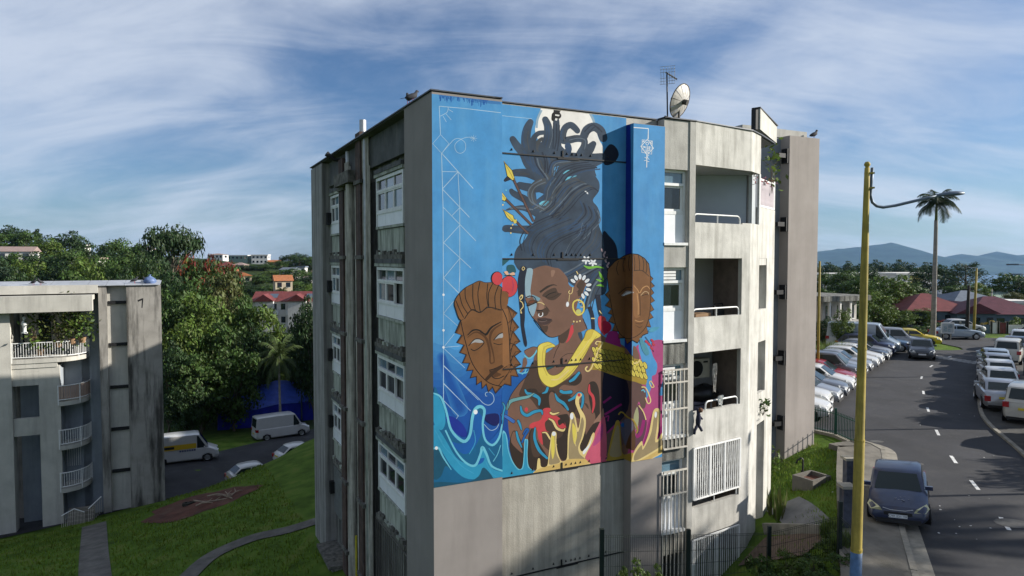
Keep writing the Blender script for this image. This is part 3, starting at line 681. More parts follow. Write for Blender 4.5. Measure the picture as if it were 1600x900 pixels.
def side_window(f, y0, y1, nl, open_=None, curtain=None, base=True):
    # ledge of broken tiles under and lintel above
    mb = MB(); mb.box(0.26, 0.46, y0 - 0.05, y1 + 0.1, f - 0.02, f + 0.12)
    led = mb.build('ledge', M_mossy, BL)
    n = int((y1 - y0) / 0.33)
    for i in range(n):
        y = y0 + (i + 0.5) * (y1 - y0) / n; h = random.uniform(0.05, 0.16)
        mb = MB(); mb.box(0.24 + random.uniform(0, 0.05), 0.44, y - 0.13, y + random.uniform(0.08, 0.14), f + 0.12, f + 0.12 + h); mb.build('broken_tile', M_mossy if random.random() < 0.75 else M_spand, led)
    P('lintel', lambda b: SB(b, y0 - 0.05, y1 + 0.1, f + 2.62, f + 2.72, 0.27, 0.46), M_spand)
    for i in range(3):
        ya = y0 + (y1 - y0) * i / 3; yb = y0 + (y1 - y0) * (i + 1) / 3 - 0.03
        P('lintel_block', lambda b: SB(b, ya, yb, f + 2.72, f + 2.86, 0.25, 0.46), M_sooty)
    P('spandrel', lambda b: (SB(b, y0 + 0.1, y1 - 0.03, f + 0.16, f + 0.92, 0.36, 0.46), SB(b, y0, y1, f + 0.94, f + 1.02, 0.30, 0.46)), M_spand)
    wv = P('window', lambda b: (SB(b, y0, y0 + 0.09, f + 1.02, f + 2.6, 0.32, 0.44), SB(b, y1 - 0.09, y1, f + 1.02, f + 2.6, 0.32, 0.44), SB(b, y0 + 0.09, y1 - 0.09, f + 2.5, f + 2.6, 0.32, 0.44), SB(b, y0 + 0.09, y1 - 0.09, f + 2.12, f + 2.2, 0.32, 0.44), SB(b, y0 + 0.09, y1 - 0.09, f + 1.42, f + 1.5, 0.32, 0.44)), M_wpaint)
    for i in range(nl):
        ya = y0 + 0.09 + (y1 - y0 - 0.18) * i / nl; yb = y0 + 0.09 + (y1 - y0 - 0.18) * (i + 1) / nl
        mb = MB(); SB(mb, ya + 0.01, yb - 0.01, f + 1.03, f + 1.42, 0.345, 0.40); mb.build('apron_panel', M_wpanel, wv)
        mb = MB()
        for (a, b_, c_, d_) in ((ya, ya + 0.055, f + 1.5, f + 2.12), (yb - 0.055, yb, f + 1.5, f + 2.12), (ya + 0.055, yb - 0.055, f + 1.5, f + 1.55), (ya + 0.055, yb - 0.055, f + 2.07, f + 2.12)): SB(mb, a, b_, c_, d_, 0.335, 0.41)
        if i != open_: mb.build('sash', M_wpaint, wv)
        mb = MB(); SB(mb, ya + 0.055, yb - 0.055, f + 1.55, f + 2.07, 0.375, 0.385)
        if i != open_: mb.build('pane', [M_glassb, M_glassd, M_glassb][(i + int(f * 3)) % 3] if f > 4 else M_glassd, wv)
        mb = MB(); SB(mb, ya + 0.03, yb - 0.03, f + 2.2, f + 2.5, 0.385, 0.395); mb.build('pane', M_glassd if (i + int(f)) % 2 else M_glassb, wv)
        mb = MB(); SB(mb, ya, ya + 0.03, f + 2.2, f + 2.5, 0.35, 0.42); mb.build('glazing_bar', M_wpaint, wv)
    if curtain:
        mb = MB(); SB(mb, y0 + 0.15, y1 - 0.2, f + 1.5, f + 2.1, 0.40, 0.41); mb.build('curtain', mat('orange_curtain', (0.22, 0.075, 0.02, 1), 0.9, 0.3, 8), wv)
for k, f in enumerate(FL):
    side_window(f, 3.35, 6.25, 3, open_=0 if k == 1 else (0 if k == 2 else None), curtain=(k == 3))
    side_window(f, 11.2, 13.35, 3)
# lowest storey: barred openings, little lean-to
grille('window_grille', (0.3, 6.5), (0.3, 2.5), FL[3] - 2.75, FL[3] - 0.1, 18, 0.0, m=mat('rusty_grille', (0.12, 0.11, 0.10, 1), 0.8, 0.3, 6))
P('lean_to_wall', lambda b: SB(b, 11.0, 13.3, -6.5, -4.35, -0.25, 0.46), M_pipe)
P('lean_to_roof', lambda b: SB(b, 10.9, 13.45, -4.35, -4.22, -0.4, 0.46), M_mossy)
P('yellow_stain_wall', lambda b: SB(b, 10.9, 11.9, -4.2, -3.0, 0.38, 0.46), mat('yellow_paint', (0.3, 0.23, 0.04, 1), 0.9, 0.3, 3))
P('corrugated_panel', lambda b: [SB(b, 11.0 + 0.12 * i, 11.06 + 0.12 * i, -2.9, -0.9, 0.34, 0.46) for i in range(20)], M_zinc)
P('dark_gap_sheet', lambda b: (SB(b, 6.35, 11.15, ZB, 10.5, 0.43, 0.458)), mat('dark_gap_tone', (0.025, 0.024, 0.023, 1), 0.95, 0.5, 3, 0.4, 20, stain=0.5, stain_col=(0.12, 0.11, 0.1, 1), stain_scale=(4, 4, 0.3), stain_lo=0.55))  # added sheet; the dark of the gaps between pipes is in its colour
# service ducts and pipes
def duct(y0, y1, zt):
    g = P('duct', lambda b: SB(b, y0, y1, ZB, zt, 0.12, 0.46), M_rust)
    for z in (10.55, 7.95, 5.05, 2.17, -0.7, -3.4):
        mb = MB(); SB(mb, y0 - 0.25, y1 + 0.06, z - 0.05, z + 0.08, 0.06, 0.40); mb.build('duct_collar', M_mossy, g)
    return g
duct(7.55, 8.2, 12.28); duct(10.2, 10.85, 11.72)
for (y, r_, zt) in ((6.95, 0.05, 12.1), (7.15, 0.06, 12.2), (7.38, 0.045, 12.2), (9.55, 0.05, 11.5), (9.78, 0.06, 11.5), (10.02, 0.05, 11.5), (8.45, 0.055, 10.5), (6.6, 0.03, 11.0), (6.75, 0.035, 12.0), (9.3, 0.03, 11.3), (10.95, 0.035, 11.2), (8.3, 0.03, 10.5), (11.05, 0.03, 9.0)):
    P('pipe', lambda b: b.tube([(0.2, y, ZB), (0.2, y, zt)], r_, 8), M_pipe if y != 7.15 else M_zinc)
P('downpipe', lambda b: b.tube([(0.12, 8.95, ZB), (0.12, 8.95, 4.0), (0.12, 8.95, 10.6)], 0.17, 12), M_pipe)
P('gas_pipe', lambda b: b.tube([(0.13, 8.62, ZB), (0.13, 8.62, -2.2)], 0.045, 8), mat('yellow_gas_pipe', (0.42, 0.36, 0.03, 1), 0.6, 0.2, 4))
P('flue', lambda b: b.tube([(0.3, 7.8, 12.2), (0.3, 7.8, 12.72)], 0.12, 12), M_zinc)
P('flue', lambda b: b.tube([(0.3, 10.0, 11.4), (0.3, 10.0, 11.95)], 0.10, 12), M_zinc)
P('hopper', lambda b: (b.box(-0.12, 0.46, 8.3, 10.6, 10.62, 10.72), b.box(-0.12, -0.04, 8.3, 10.6, 10.72, 11.05), b.box(-0.04, 0.46, 8.3, 8.38, 10.72, 11.05), b.box(-0.04, 0.46, 10.52, 10.6, 10.72, 11.05)), M_mossy)
P('roof_spout', lambda b: b.tube([(-0.28, 11.1, 11.98), (0.0, 11.0, 11.75), (0.3, 10.9, 11.72)], [0.11, 0.07, 0.07], 8), M_black)
# core, floors and roof
P('core', lambda b: b.prism([(0.72, 2.6), (8.2, 2.6), (11.5, 2.6), (14.4, 4.2), (13.9, 15.4), (0.72, 15.4)], ZB, 11.8), M_room)
P('rear_wall', lambda b: b.box(0.8, 13.9, 15.4, 15.9, ZB, 11.9), M_grey)
P('roof', lambda b: b.prism([(0.0, 0.02), (1.9, 0.02), (1.9, 0.4), (7.15, 0.4), (7.15, 0.05), (8.32, 0.02), (10.97, 0.40), (11.87, 0.9), (13.5, 1.85), (14.3, 4.2), (13.9, 15.88), (0.02, 15.88)], 11.975, 12.0), M_roof)
rp = [(-0.04, -0.03), (1.9, -0.03), (1.9, 0.335), (7.13, 0.335), (7.13, -0.03), (8.32, -0.03), (10.97, 0.33), (11.9, 0.82), (13.55, 1.8), (14.35, 4.2), (13.95, 15.95), (-0.05, 15.95)]
def flash(b):
    for i in range(len(rp)):
        p = Vector(rp[i]); q = Vector(rp[(i + 1) % len(rp)]); d = (q - p).normalized(); n_ = Vector((-d.y, d.x)) * 0.22
        b.prism([tuple(p), tuple(q), tuple(q + n_), tuple(p + n_)], 12.001, 12.03 + 0.0004 * i)
P('roof_flashing', flash, mat('dark_flashing', (0.06, 0.065, 0.075, 1), 0.5, 0.2, 3, metallic=0.4))
# ---- stepped wing further back
wl = WY(1231, 405, 28.5); wl0 = Vector((wl.x, wl.y, 0)) - ORG; wx = wl0.dot(AU); wy = wl0.dot(AV)
def wpt(px, y):
    q = LOC(px, 405, 1, y); return q.x
wr = wpt(1277, wy)
P('wing_pier', lambda b: b.prism([(wx, wy), (wr, wy), (wr, wy + 0.6), (wx, wy + 0.6)], -3, 13.02), mat('taupe_render', (0.30, 0.268, 0.245, 1), 0.9, 0.1, 0.8, 0.12, 40, stain=0.4, stain_col=(0.17, 0.15, 0.135, 1), stain_scale=(2.2, 2.2, 0.15), stain_lo=0.48, stain_hi=0.75))
P('wing_wall', lambda b: b.box(wx - 5.5, wx + 0.02, wy + 0.47, wy + 0.9, -3, 13.0), mat('wing_shade_tone', (0.20, 0.215, 0.24, 1), 0.9, 0.1, 1.0))  # blue grey puts the shade beside the pier into the wall colour
P('wing_parapet', lambda b: b.box(wx - 2.2, wr - 0.25, wy + 0.44, wy + 0.9, 13.0, 13.35), M_conc)
P('wing_core', lambda b: b.box(11.5, wr - 0.1, wy + 0.95, 22, -3, 13.0), M_room)
for py in (245, 351, 456, 558, 659):
    zz = WY(1224, py, 28.8).z
    P('wing_bracket', lambda b: (b.box(wx - 0.55, wx - 0.02, wy + 0.05, wy + 0.3, zz - 0.09, zz + 0.09), b.box(wx - 0.10, wx - 0.0, wy + 0.02, wy + 0.34, zz - 0.3, zz + 0.3)), M_black)
for k in range(6):
    P('pier_foot_clip', lambda b: b.box(wx + 0.1 + 0.22 * k, wx + 0.14 + 0.22 * k, wy - 0.05, wy + 0.02, -1.6 + 0.05 * k, -1.25 + 0.05 * k), M_black)
# ================================================================== the mural (flat paint on the end wall, its pier and the corner pier)
FR = {'A': (660, 130, 1 / 4.5), 'B': (770, 140, .3111), 'C': (670, 380, .26667), 'D': (780, 380, .2668), 'E': (670, 560, .23333), 'F': (780, 560, .2334),
      '1': (780, 155, .15554), '2': (780, 270, .15554), '3': (780, 395, .15554), '4': (780, 500, .15554), '5': (780, 610, .15554),
      '6': (930, 380, .2), '7': (930, 545, .2057), 'K': (672, 425, .2222), 'L': (660, 230, .2333), 'O': (995, 205, .06667), 'P': (0, 0, 1)}
def Z(fr, pts):
    x0, y0, s = FR[fr]; return [(x0 + x * s, y0 + y * s) for x, y in pts]
def paint(r, g, b, k=0.66, var=0.10, name=None):
    n = name or 'paint_%d_%d_%d' % (r, g, b)
    return mat(n, rgb(r, g, b, k), 0.75, var, 2.2, 0.06, 60, stain=0.12, stain_col=tuple(c * 0.5 for c in rgb(r, g, b, k)[:3]) + (1,), stain_scale=(3, 3, 0.4), spec=0.2)
# planes: axis, value, (umin, umax), zmin, zmax ; u runs along the plane
PLN = [('y', 0.0, 0.0, 1.9, 2.21, 11.92), ('y', 0.35, 1.9, 6.03, 2.05, 11.95), ('x', 6.03, 0.0, 0.35, 2.05, 11.74), ('y', 0.0, 6.03, 7.15, 2.05, 11.74)]
LAY = [0]
def clip(poly, u0, u1, z0, z1):
    for ax, val, sgn in ((0, u0, 1), (0, u1, -1), (1, z0, 1), (1, z1, -1)):
        out = []
        for i in range(len(poly)):
            p = poly[i]; q = poly[(i + 1) % len(poly)]; dp = (p[ax] - val) * sgn; dq = (q[ax] - val) * sgn
            if dp >= 0: out.append(p)
            if (dp >= 0) != (dq >= 0):
                t = dp / (dp - dq); out.append((p[0] + (q[0] - p[0]) * t, p[1] + (q[1] - p[1]) * t))
        poly = out
        if len(poly) < 3: return []
    return poly
def emit_poly(b, poly, m, off, tess=True, only=None):
    for k, (ax, val, u0, u1, z0, z1) in enumerate(PLN):
        if only is not None and k not in only: continue
        pts = []
        for px, py in poly:
            q = LOC(px, py, 1 if ax == 'y' else 0, val)
            pts.append((q.x if ax == 'y' else q.y, q.z))
        c = clip(pts, u0, u1, z0, z1)
        if len(c) < 3: continue
        area = 0.5 * sum(c[i][0] * c[(i + 1) % len(c)][1] - c[(i + 1) % len(c)][0] * c[i][1] for i in range(len(c)))
        if abs(area) < 1e-6: continue
        v3 = [Vector((u, val - off, z)) if ax == 'y' else Vector((val - off, u, z)) for u, z in c]
        if len(c) <= 4 and not tess: b.add(v3, [tuple(range(len(c)))], m)
        else:
            tr = geometry.tessellate_polygon([[Vector((u, z, 0)) for u, z in c]])
            b.add(v3, [tuple(t) for t in tr], m)
def crom(pts, closed, n=5):
    out = []; k = len(pts)
    rng_ = range(k) if closed else range(k - 1)
    for i in rng_:
        g = lambda j: Vector(pts[j % k] if closed else pts[min(max(j, 0), k - 1)])
        p0, p1, p2, p3 = g(i - 1), g(i), g(i + 1), g(i + 2)
        for s_ in range(n):
            t = s_ / n; out.append(tuple(0.5 * ((2 * p1) + (p2 - p0) * t + (2 * p0 - 5 * p1 + 4 * p2 - p3) * t * t + (3 * p1 - p0 - 3 * p2 + p3) * t ** 3)))
    if not closed: out.append(tuple(pts[-1]))
    return out
MUR = bpy.data.objects.new('mural', None); C.objects.link(MUR); MUR.parent = BL
MUR['label'] = 'giant painted woman with a tower of dark braids between two brown masks on blue'
class Fig:
    def __init__(s, name, only=None): s.b = MB(); s.name = name; s.only = only
    def off(s): LAY[0] += 1; return 0.002 + LAY[0] * 0.00001
    def fill(s, fr, pts, m, smooth=True, only=None):
        p = Z(fr, pts) if fr else pts
        if smooth: p = crom(p, True, 4)
        emit_poly(s.b, p, m, s.off(), True, only or s.only); return s
    def line(s, fr, pts, w, m, smooth=True, closed=False, only=None, cap=False):
        p = Z(fr, pts) if fr else pts; sc = FR[fr][2] if fr else 1.0
        k0 = len(p)
        if smooth and len(p) > 2: p = crom(p, closed, 5)
        elif closed: p = p + [p[0]]
        if closed and smooth: p = p + [p[0]]
        n = len(p); ws = w if isinstance(w, (list, tuple)) else [w, w]
        wx = [float(np.interp(i / (n - 1), np.linspace(0, 1, len(ws)), ws)) * sc / 2 for i in range(n)]
        L_, R_ = [], []
        for i in range(n):
            a = Vector(p[max(i - 1, 0)]); c = Vector(p[min(i + 1, n - 1)])
            if closed and i in (0, n - 1): a = Vector(p[n - 2]); c = Vector(p[1])
            d = c - a
            if d.length < 1e-6: d = Vector((1, 0))
            d.normalize(); nn = Vector((-d.y, d.x)) * wx[i]; q = Vector(p[i]); L_.append(tuple(q + nn)); R_.append(tuple(q - nn))
        o = s.off()
        for i in range(n - 1): emit_poly(s.b, [L_[i], L_[i + 1], R_[i + 1], R_[i]], m, o, False, only or s.only)
        if cap:
            for (c_, r_) in ((p[0], wx[0]), (p[-1], wx[-1])):
                emit_poly(s.b, [(c_[0] + r_ * math.cos(a * math.tau / 12), c_[1] + r_ * math.sin(a * math.tau / 12)) for a in range(12)], m, o + 0.000004, True, only or s.only)
        return s
    def dot(s, fr, c, rx, ry, m, a0=0.0, only=None):
        pts = []
        for k in range(14):
            a = k * math.tau / 14; x, y = rx * math.cos(a), ry * math.sin(a); pts.append((c[0] + x * math.cos(a0) - y * math.sin(a0), c[1] + x * math.sin(a0) + y * math.cos(a0)))
        return s.fill(fr, pts, m, False, only)
    def done(s): return s.b.build(s.name, None, MUR)
BLUE = mat('sky_blue_paint', rgb(72, 146, 202, 0.72), 0.75, 0.12, 2.2, 0.06, 60, stain=0.45, stain_col=rgb(110, 172, 212, 0.75), stain_scale=(1.4, 1.4, 0.3), stain_lo=0.45, stain_hi=0.75, spec=0.2, blotch=0.35, blotch_col=rgb(52, 122, 186, 0.7)); BLUE2 = paint(58, 124, 186); DEEP = paint(16, 92, 170); NAVY = paint(20, 48, 150); NAVY2 = paint(8, 22, 92)
CYAN = paint(44, 150, 190); CYAND = paint(14, 98, 142); CYANL = paint(110, 196, 220); TEAL = paint(20, 82, 108)
WHT = paint(222, 226, 230, 0.75); MOON = paint(222, 219, 214, 0.85, 0.14); WHTL = paint(176, 206, 228, 0.66); BLK = paint(10, 11, 13, 0.8, 0.0)
HAIR = paint(50, 66, 84, 0.74, 0.35); HAIRD = paint(25, 36, 56, 0.6); HAIRL = paint(92, 106, 120, 0.7, 0.3); HAIRB = paint(44, 72, 104, 0.7, 0.3); HAIRG = paint(66, 72, 78, 0.7, 0.3)
SKIN = paint(124, 92, 77, 0.66, 0.12); SKIND = paint(76, 58, 48); SKINX = paint(52, 40, 34); SKINL = paint(150, 116, 98)
GOLD = paint(226, 208, 92); GOLDD = paint(168, 140, 52); CREAM = paint(232, 208, 140); TAN = paint(160, 142, 106); TANC = paint(214, 182, 108)
RED = paint(206, 68, 76); PINK = paint(205, 92, 118); MAG = paint(178, 74, 128); MAGD = paint(150, 30, 110)
MASK = paint(130, 88, 52, 0.62, 0.2); MASKL = paint(150, 104, 64, 0.62); MASKD = paint(88, 56, 30)
GRN = paint(120, 186, 60); DGRN = paint(32, 88, 98); LBL = paint(150, 178, 192)
# base coat
f = Fig('painted_sky')
o = f.off()
for k, (ax, val, u0, u1, z0, z1) in enumerate(PLN):
    q = [(u0, z0), (u1, z0), (u1, z1), (u0, z1)]
    f.b.add([(u, val - o, z) if ax == 'y' else (val - o, u, z) for u, z in q], [(0, 1, 2, 3)], NAVY if False else BLUE)
f.fill('A', [(112, 60), (300, 70), (545, 108), (552, 150), (430, 140), (330, 112), (220, 100), (115, 92)], BLUE2, False, (0,))
f.line('A', [(115, 65), (250, 80), (340, 90)], 24, DEEP, only=(0,))
f.line('A', [(380, 100), (420, 112), (460, 118)], 18, DEEP, only=(0,))
rnd_ = random.Random(3)
for k in range(70):
    x = rnd_.uniform(686, 760); y = 147 + (x - 686) * 0.115 + rnd_.uniform(0, 4); f.line('P', [(x, y), (x + rnd_.uniform(-.4, .4), y + rnd_.uniform(2, 9))], rnd_.uniform(0.4, 1.2), DEEP, False, only=(0,))
f.fill('P', [(943, 150), (985, 150), (990, 720), (943, 720)], NAVY, False, (2,))  # return face in navy: its shade is put into the paint colour
# soft sprayed deep blue on the lower left
SPR = []
for i in range(9):
    t = i / 8; SPR.append(paint(int(74 - 58 * t), int(148 - 66 * t), int(203 - 40 * t)))
for i in range(1, 9):
    y = 520 + i * 11
    f.fill('P', [(670, y + 30), (690, y + 8), (715, y + 16), (740, y + 2), (770, y + 12), (800, y + 6), (830, y + 30), (830, 790), (670, 790)], SPR[i], True, (0,))
for i in range(5):
    f.line('K', [(80 + i * 2, 600), (120, 720), (170, 850), (210, 960)], [70 - i * 10, 90 - i * 14, 110 - i * 18, 120 - i * 20], SPR[min(8, 4 + i)], only=(0,), cap=True)
f.done()
# white drawn ornament
f = Fig('painted_line_ornament')
wl_ = lambda fr, pts, w=7, sm=False, cl_=False, only=(0,): f.line(fr, pts, w * 0.62, WHTL, sm, cl_, only)
wl_('A', [(118, 162), (300, 178), (552, 208)]); wl_('A', [(556, 228), (650, 238), (770, 250)], 5, only=(1,))
wl_('A', [(118, 162), (127, 362)]); wl_('A', [(182, 170), (172, 205), (125, 232)], 6, True)
for a in ([(185, 185), (215, 203)], [(165, 215), (202, 258)], [(145, 232), (168, 272)]): wl_('A', a, 5)
wl_('A', [(127, 362), (72, 425), (135, 493), (187, 425)], 6, False, True)
wl_('A', [(135, 493), (190, 430), (225, 395), (262, 390), (300, 420), (300, 470), (268, 493), (235, 475), (230, 430), (270, 395), (320, 380), (360, 385)], 5, True)
for a in range(8): wl_('A', [(360, 388), (360 + 24 * math.cos(a * .785), 388 + 24 * math.sin(a * .785))], 3.5)
wl_('L', [(128, 40), (138, 400), (140, 900)], 7)
wl_('L', [(238, 165), (250, 400), (250, 900)], 6); wl_('L', [(130, 163), (238, 165)], 6)
wl_('L', [(128, 40), (340, 277)], 7); wl_('L', [(238, 165), (133, 280)], 7); wl_('L', [(133, 280), (315, 470)], 7); wl_('L', [(250, 405), (198, 458)], 6)
wl_('L', [(140, 403), (358, 628)], 6); wl_('L', [(250, 522), (142, 640)], 6); wl_('L', [(142, 640), (325, 810)], 6); wl_('L', [(250, 745), (142, 875)], 6); wl_('L', [(142, 875), (250, 985)], 6)
wl_('K', [(94, 0), (94, 900)], 6); wl_('K', [(208, 0), (203, 145)], 6)
wl_('K', [(94, 40), (200, 145)], 5); wl_('K', [(94, 292), (165, 205)], 5); wl_('K', [(94, 292), (195, 380)], 5); wl_('K', [(94, 530), (170, 435)], 5); wl_('K', [(94, 530), (210, 520)], 5); wl_('K', [(94, 535), (245, 675)], 5)
wl_('K', [(94, 655), (340, 900)], 6); wl_('K', [(94, 785), (210, 900)], 6); wl_('K', [(94, 650), (94, 785)], 5)
for yy in (160, 410, 530): f.dot('K', (94, yy), 8, 9, WHT, only=(0,))
wl_('E', [(98, 0), (98, 280), (198, 385), (130, 475)], 7); wl_('E', [(98, 50), (310, 245), (365, 300), (405, 312), (435, 285), (430, 245), (405, 225), (380, 232), (380, 250), (390, 252)], 6, True)
wl_('E', [(98, 165), (280, 352)], 6)
wl_('E', [(370, 440), (410, 480), (450, 470), (468, 430), (450, 395), (425, 395), (418, 412), (428, 420), (436, 410)], 6, True)
wl_('E', [(92, 600), (88, 850)], 5); wl_('E', [(88, 797), (268, 777)], 5); wl_('E', [(92, 685), (150, 690), (185, 725), (198, 785)], 7, True)
for a in ([(140, 680), (165, 625)], [(170, 695), (230, 625)], [(192, 738), (235, 700)]): wl_('E', a, 5)
f.done()
f = Fig('painted_emblem', (3,))
wl_('O', [(-120, -175), (265, -165), (265, 190)], 16, only=(3,)) if False else None
f.line('B', [(706, 190), (781, 196), (780, 248)], 5, WHT, False)
f.line('O', [(250, 185), (385, 400), (240, 560), (95, 355)], 22, WHT, False, True); f.line('O', [(125, 200), (365, 230), (345, 540), (115, 495)], 14, WHT, False, True)
f.line('O', [(240, 255), (275, 290), (240, 330), (210, 290)], 14, WHT, True, True)
for a in ([(140, 345), (215, 400)], [(150, 400), (200, 350)], [(225, 370), (330, 375)], [(235, 410), (325, 420)], [(240, 350), (240, 440)], [(290, 350), (290, 440)], [(180, 440), (320, 460)], [(200, 480), (280, 490)], [(205, 520), (235, 470), (280, 525)], [(150, 225), (190, 270)], [(130, 260), (170, 215)], [(310, 250), (350, 300)], [(330, 235), (350, 260)]):
    f.line('O', a, 15, WHT, False)
f.line('O', [(235, 560), (230, 850)], 20, WHT, False)
for a in ([(232, 640), (180, 610)], [(235, 600), (290, 665)], [(232, 680), (170, 690)], [(232, 600), (285, 560)], [(232, 700), (290, 720)]): f.line('O', a, 12, WHT, False)
f.done()
f = Fig('painted_moon', (1,))
f.fill('1', [(362, 330), (372, 230), (405, 125), (450, 55), (560, 20), (700, 30), (870, 95), (925, 160), (955, 260), (1000, 400), (1040, 480), (1035, 570), (1000, 612), (920, 625), (700, 590), (420, 430)], MOON)
f.line('1', [(375, 290), (385, 200), (425, 110)], 22, paint(150, 178, 198)); f.line('1', [(900, 120), (945, 210), (965, 300)], 24, paint(150, 178, 198))
f.done()
# woman
f = Fig('painted_hair')
H_ = lambda fr, pts, w, m=HAIR, cap=True: f.line(fr, pts, w, m, True, False, None, cap)
f.fill('1', [(1105, 455), (1170, 480), (1200, 560), (1150, 640), (1060, 660), (1040, 560)], HAIRD)
f.fill('2', [(1040, 600), (1110, 640), (1170, 720), (1190, 830), (1180, 960), (1040, 960)], HAIRD)
# tentacle braids on the left
H_('1', [(420, 800), (290, 745), (180, 738), (120, 745)], [90, 80, 62]); H_('1', [(110, 780), (60, 815)], [60, 30], HAIRD)
H_('2', [(360, 160), (260, 140), (205, 125)], [95, 80, 70]); H_('2', [(330, 320), (250, 262), (150, 210), (122, 180)], [60, 75, 62, 45])
H_('2', [(380, 400), (260, 355), (150, 355), (70, 374)], [90, 60, 34, 12]); H_('2', [(360, 575), (200, 570), (100, 560), (65, 560)], [95, 80, 72, 72]); f.line('2', [(60, 560), (30, 575)], [70, 10], HAIR, False)
# main mass
m1 = Z('1', [(215, 500), (222, 600), (265, 690), (340, 760), (420, 800)])
m2 = Z('2', [(300, 160), (290, 240), (330, 340), (365, 420), (335, 520), (290, 620), (235, 700), (190, 740), (158, 800), (150, 870)])
m3 = Z('3', [(155, 110), (205, 180), (290, 178), (400, 175), (560, 180), (690, 290), (770, 340), (880, 340), (880, 420), (850, 590), (840, 620), (905, 520), (990, 440), (1075, 380), (1080, 60)])
m4 = Z('2', [(1062, 880), (1045, 660), (1000, 520), (1012, 420), (985, 340), (940, 275), (1000, 185), (1005, 100), (965, 30)]) + Z('1', [(975, 770), (962, 690), (1040, 640), (1060, 600), (1050, 545), (900, 545), (560, 525)])
f.fill(None, m1 + m2 + m3 + m4, HAIR, True)
# upper braids
H_('1', [(235, 530), (180, 470), (135, 400)], [90, 80, 62]); H_('1', [(285, 520), (268, 400), (282, 300), (312, 232)], [120, 95, 85, 66])
H_('1', [(350, 500), (345, 400), (390, 345), (450, 335)], [80, 50, 44]); H_('1', [(400, 500), (395, 430), (430, 395)], [60, 44, 30], HAIRG)
H_('1', [(450, 500), (490, 400), (490, 280), (462, 205)], [120, 100, 82, 66]); H_('1', [(560, 530), (572, 370), (572, 215)], [110, 80, 62])
f.fill('1', [(543, 70), (560, 60), (580, 72), (600, 62), (628, 78), (626, 110), (608, 130), (624, 165), (606, 195), (560, 200), (545, 222), (524, 205), (528, 150), (545, 125)], BLK)
f.fill('1', [(562, 152), (606, 158), (600, 172), (562, 166)], MOON, False); f.fill('1', [(565, 190), (585, 195), (578, 218), (560, 210)], MOON, False)
for x in (563, 590): f.line('1', [(x, 75), (x + 2, 115)], 5, HAIRL, False)
H_('1', [(785, 318), (755, 285), (715, 260), (665, 285), (640, 345), (640, 410), (690, 412), (780, 395), (850, 410), (852, 470), (815, 540), (800, 580)], [58, 66, 66, 70, 74, 76, 70, 66, 74, 80])
H_('1', [(845, 385), (880, 310), (950, 278), (1015, 315), (1045, 390)], [80, 90, 88, 90, 84]); H_('1', [(880, 550), (915, 490), (945, 450)], [90, 90, 62]); H_('1', [(690, 470), (695, 510), (660, 560)], [66, 66, 80], HAIRB)
H_('1', [(610, 420), (600, 480), (640, 540)], [30, 60, 80])
# rings and loops with sky between
f.line('2', [(470, 80), (370, 110), (320, 190), (335, 290), (420, 350), (500, 340)], 62, HAIRG, True); f.line('2', [(385, 300), (420, 262), (490, 235)], 40, HAIR)
f.fill('2', [(366, 200), (400, 196), (450, 214), (400, 250), (376, 270)], BLUE, False); f.fill('2', [(400, 312), (436, 284), (495, 282), (494, 318), (440, 332)], CYANL)
f.fill('1', [(640, 752), (680, 715), (742, 712), (690, 728)], CYANL, True); f.fill('1', [(640, 826), (690, 782), (782, 768), (700, 800)], CYANL, True); f.fill('2', [(852, 178), (885, 190), (893, 216), (872, 200)], WHT, True)
f.fill('1', [(497, 895), (535, 800), (600, 670), (560, 680), (538, 730), (540, 770)], BLUE, False)
# strands
sr = random.Random(5)
def strand(fr, pts, n, spread, ms, w=(6, 15)):
    n = max(2, int(n * 0.7))
    for i in range(n):
        d = (i / (n - 1) - 0.5) * spread if n > 1 else 0
        q = [(x + d * (1 - 0.0 * j) + sr.uniform(-5, 5), y + d * 0.55 + sr.uniform(-5, 5)) for j, (x, y) in enumerate(pts)]
        f.line(fr, q, sr.uniform(*w), sr.choice(ms), True)
HAIRM = paint(28, 42, 62, 0.6, 0.3); sm_ = [HAIRL, HAIRB, HAIRM, HAIRG, HAIRM, HAIRB]
strand('1', [(330, 560), (350, 650), (400, 720), (440, 780)], 11, 170, sm_); strand('1', [(480, 560), (500, 650), (500, 760)], 7, 90, sm_)
strand('1', [(700, 620), (560, 640), (520, 760)], 6, 60, sm_); strand('1', [(940, 660), (780, 680), (650, 740), (560, 860)], 9, 150, sm_)
strand('2', [(640, 90), (560, 200), (530, 320), (420, 400)], 12, 190, sm_); strand('2', [(900, 130), (840, 110), (720, 180), (620, 300), (500, 420)], 13, 200, sm_)
strand('2', [(900, 330), (930, 430), (860, 520), (760, 620)], 10, 170, sm_); strand('2', [(760, 480), (560, 560), (420, 640), (360, 760), (380, 860)], 16, 300, sm_, (4, 11))
strand('2', [(940, 560), (900, 680), (820, 760), (760, 860)], 10, 200, sm_, (4, 11))
strand('3', [(980, 90), (860, 160), (760, 220), (690, 250)], 9, 130, sm_); strand('3', [(1020, 220), (940, 330), (890, 460), (870, 560)], 9, 120, sm_)
strand('1', [(272, 300), (262, 400), (280, 500)], 4, 50, sm_); strand('1', [(495, 260), (500, 360), (470, 480)], 5, 55, sm_); strand('1', [(575, 250), (572, 380), (560, 510)], 5, 50, sm_); strand('1', [(690, 400), (780, 388), (850, 410), (840, 500)], 3, 30, sm_); strand('1', [(650, 300), (635, 380), (650, 420)], 3, 30, sm_); strand('1', [(870, 340), (950, 270), (1020, 320)], 4, 36, sm_)
strand('1', [(280, 745), (180, 735)], 3, 40, sm_); strand('2', [(330, 370), (200, 352), (110, 362)], 2, 12, sm_); strand('2', [(320, 570), (120, 562)], 3, 34, [HAIRD, HAIRB])
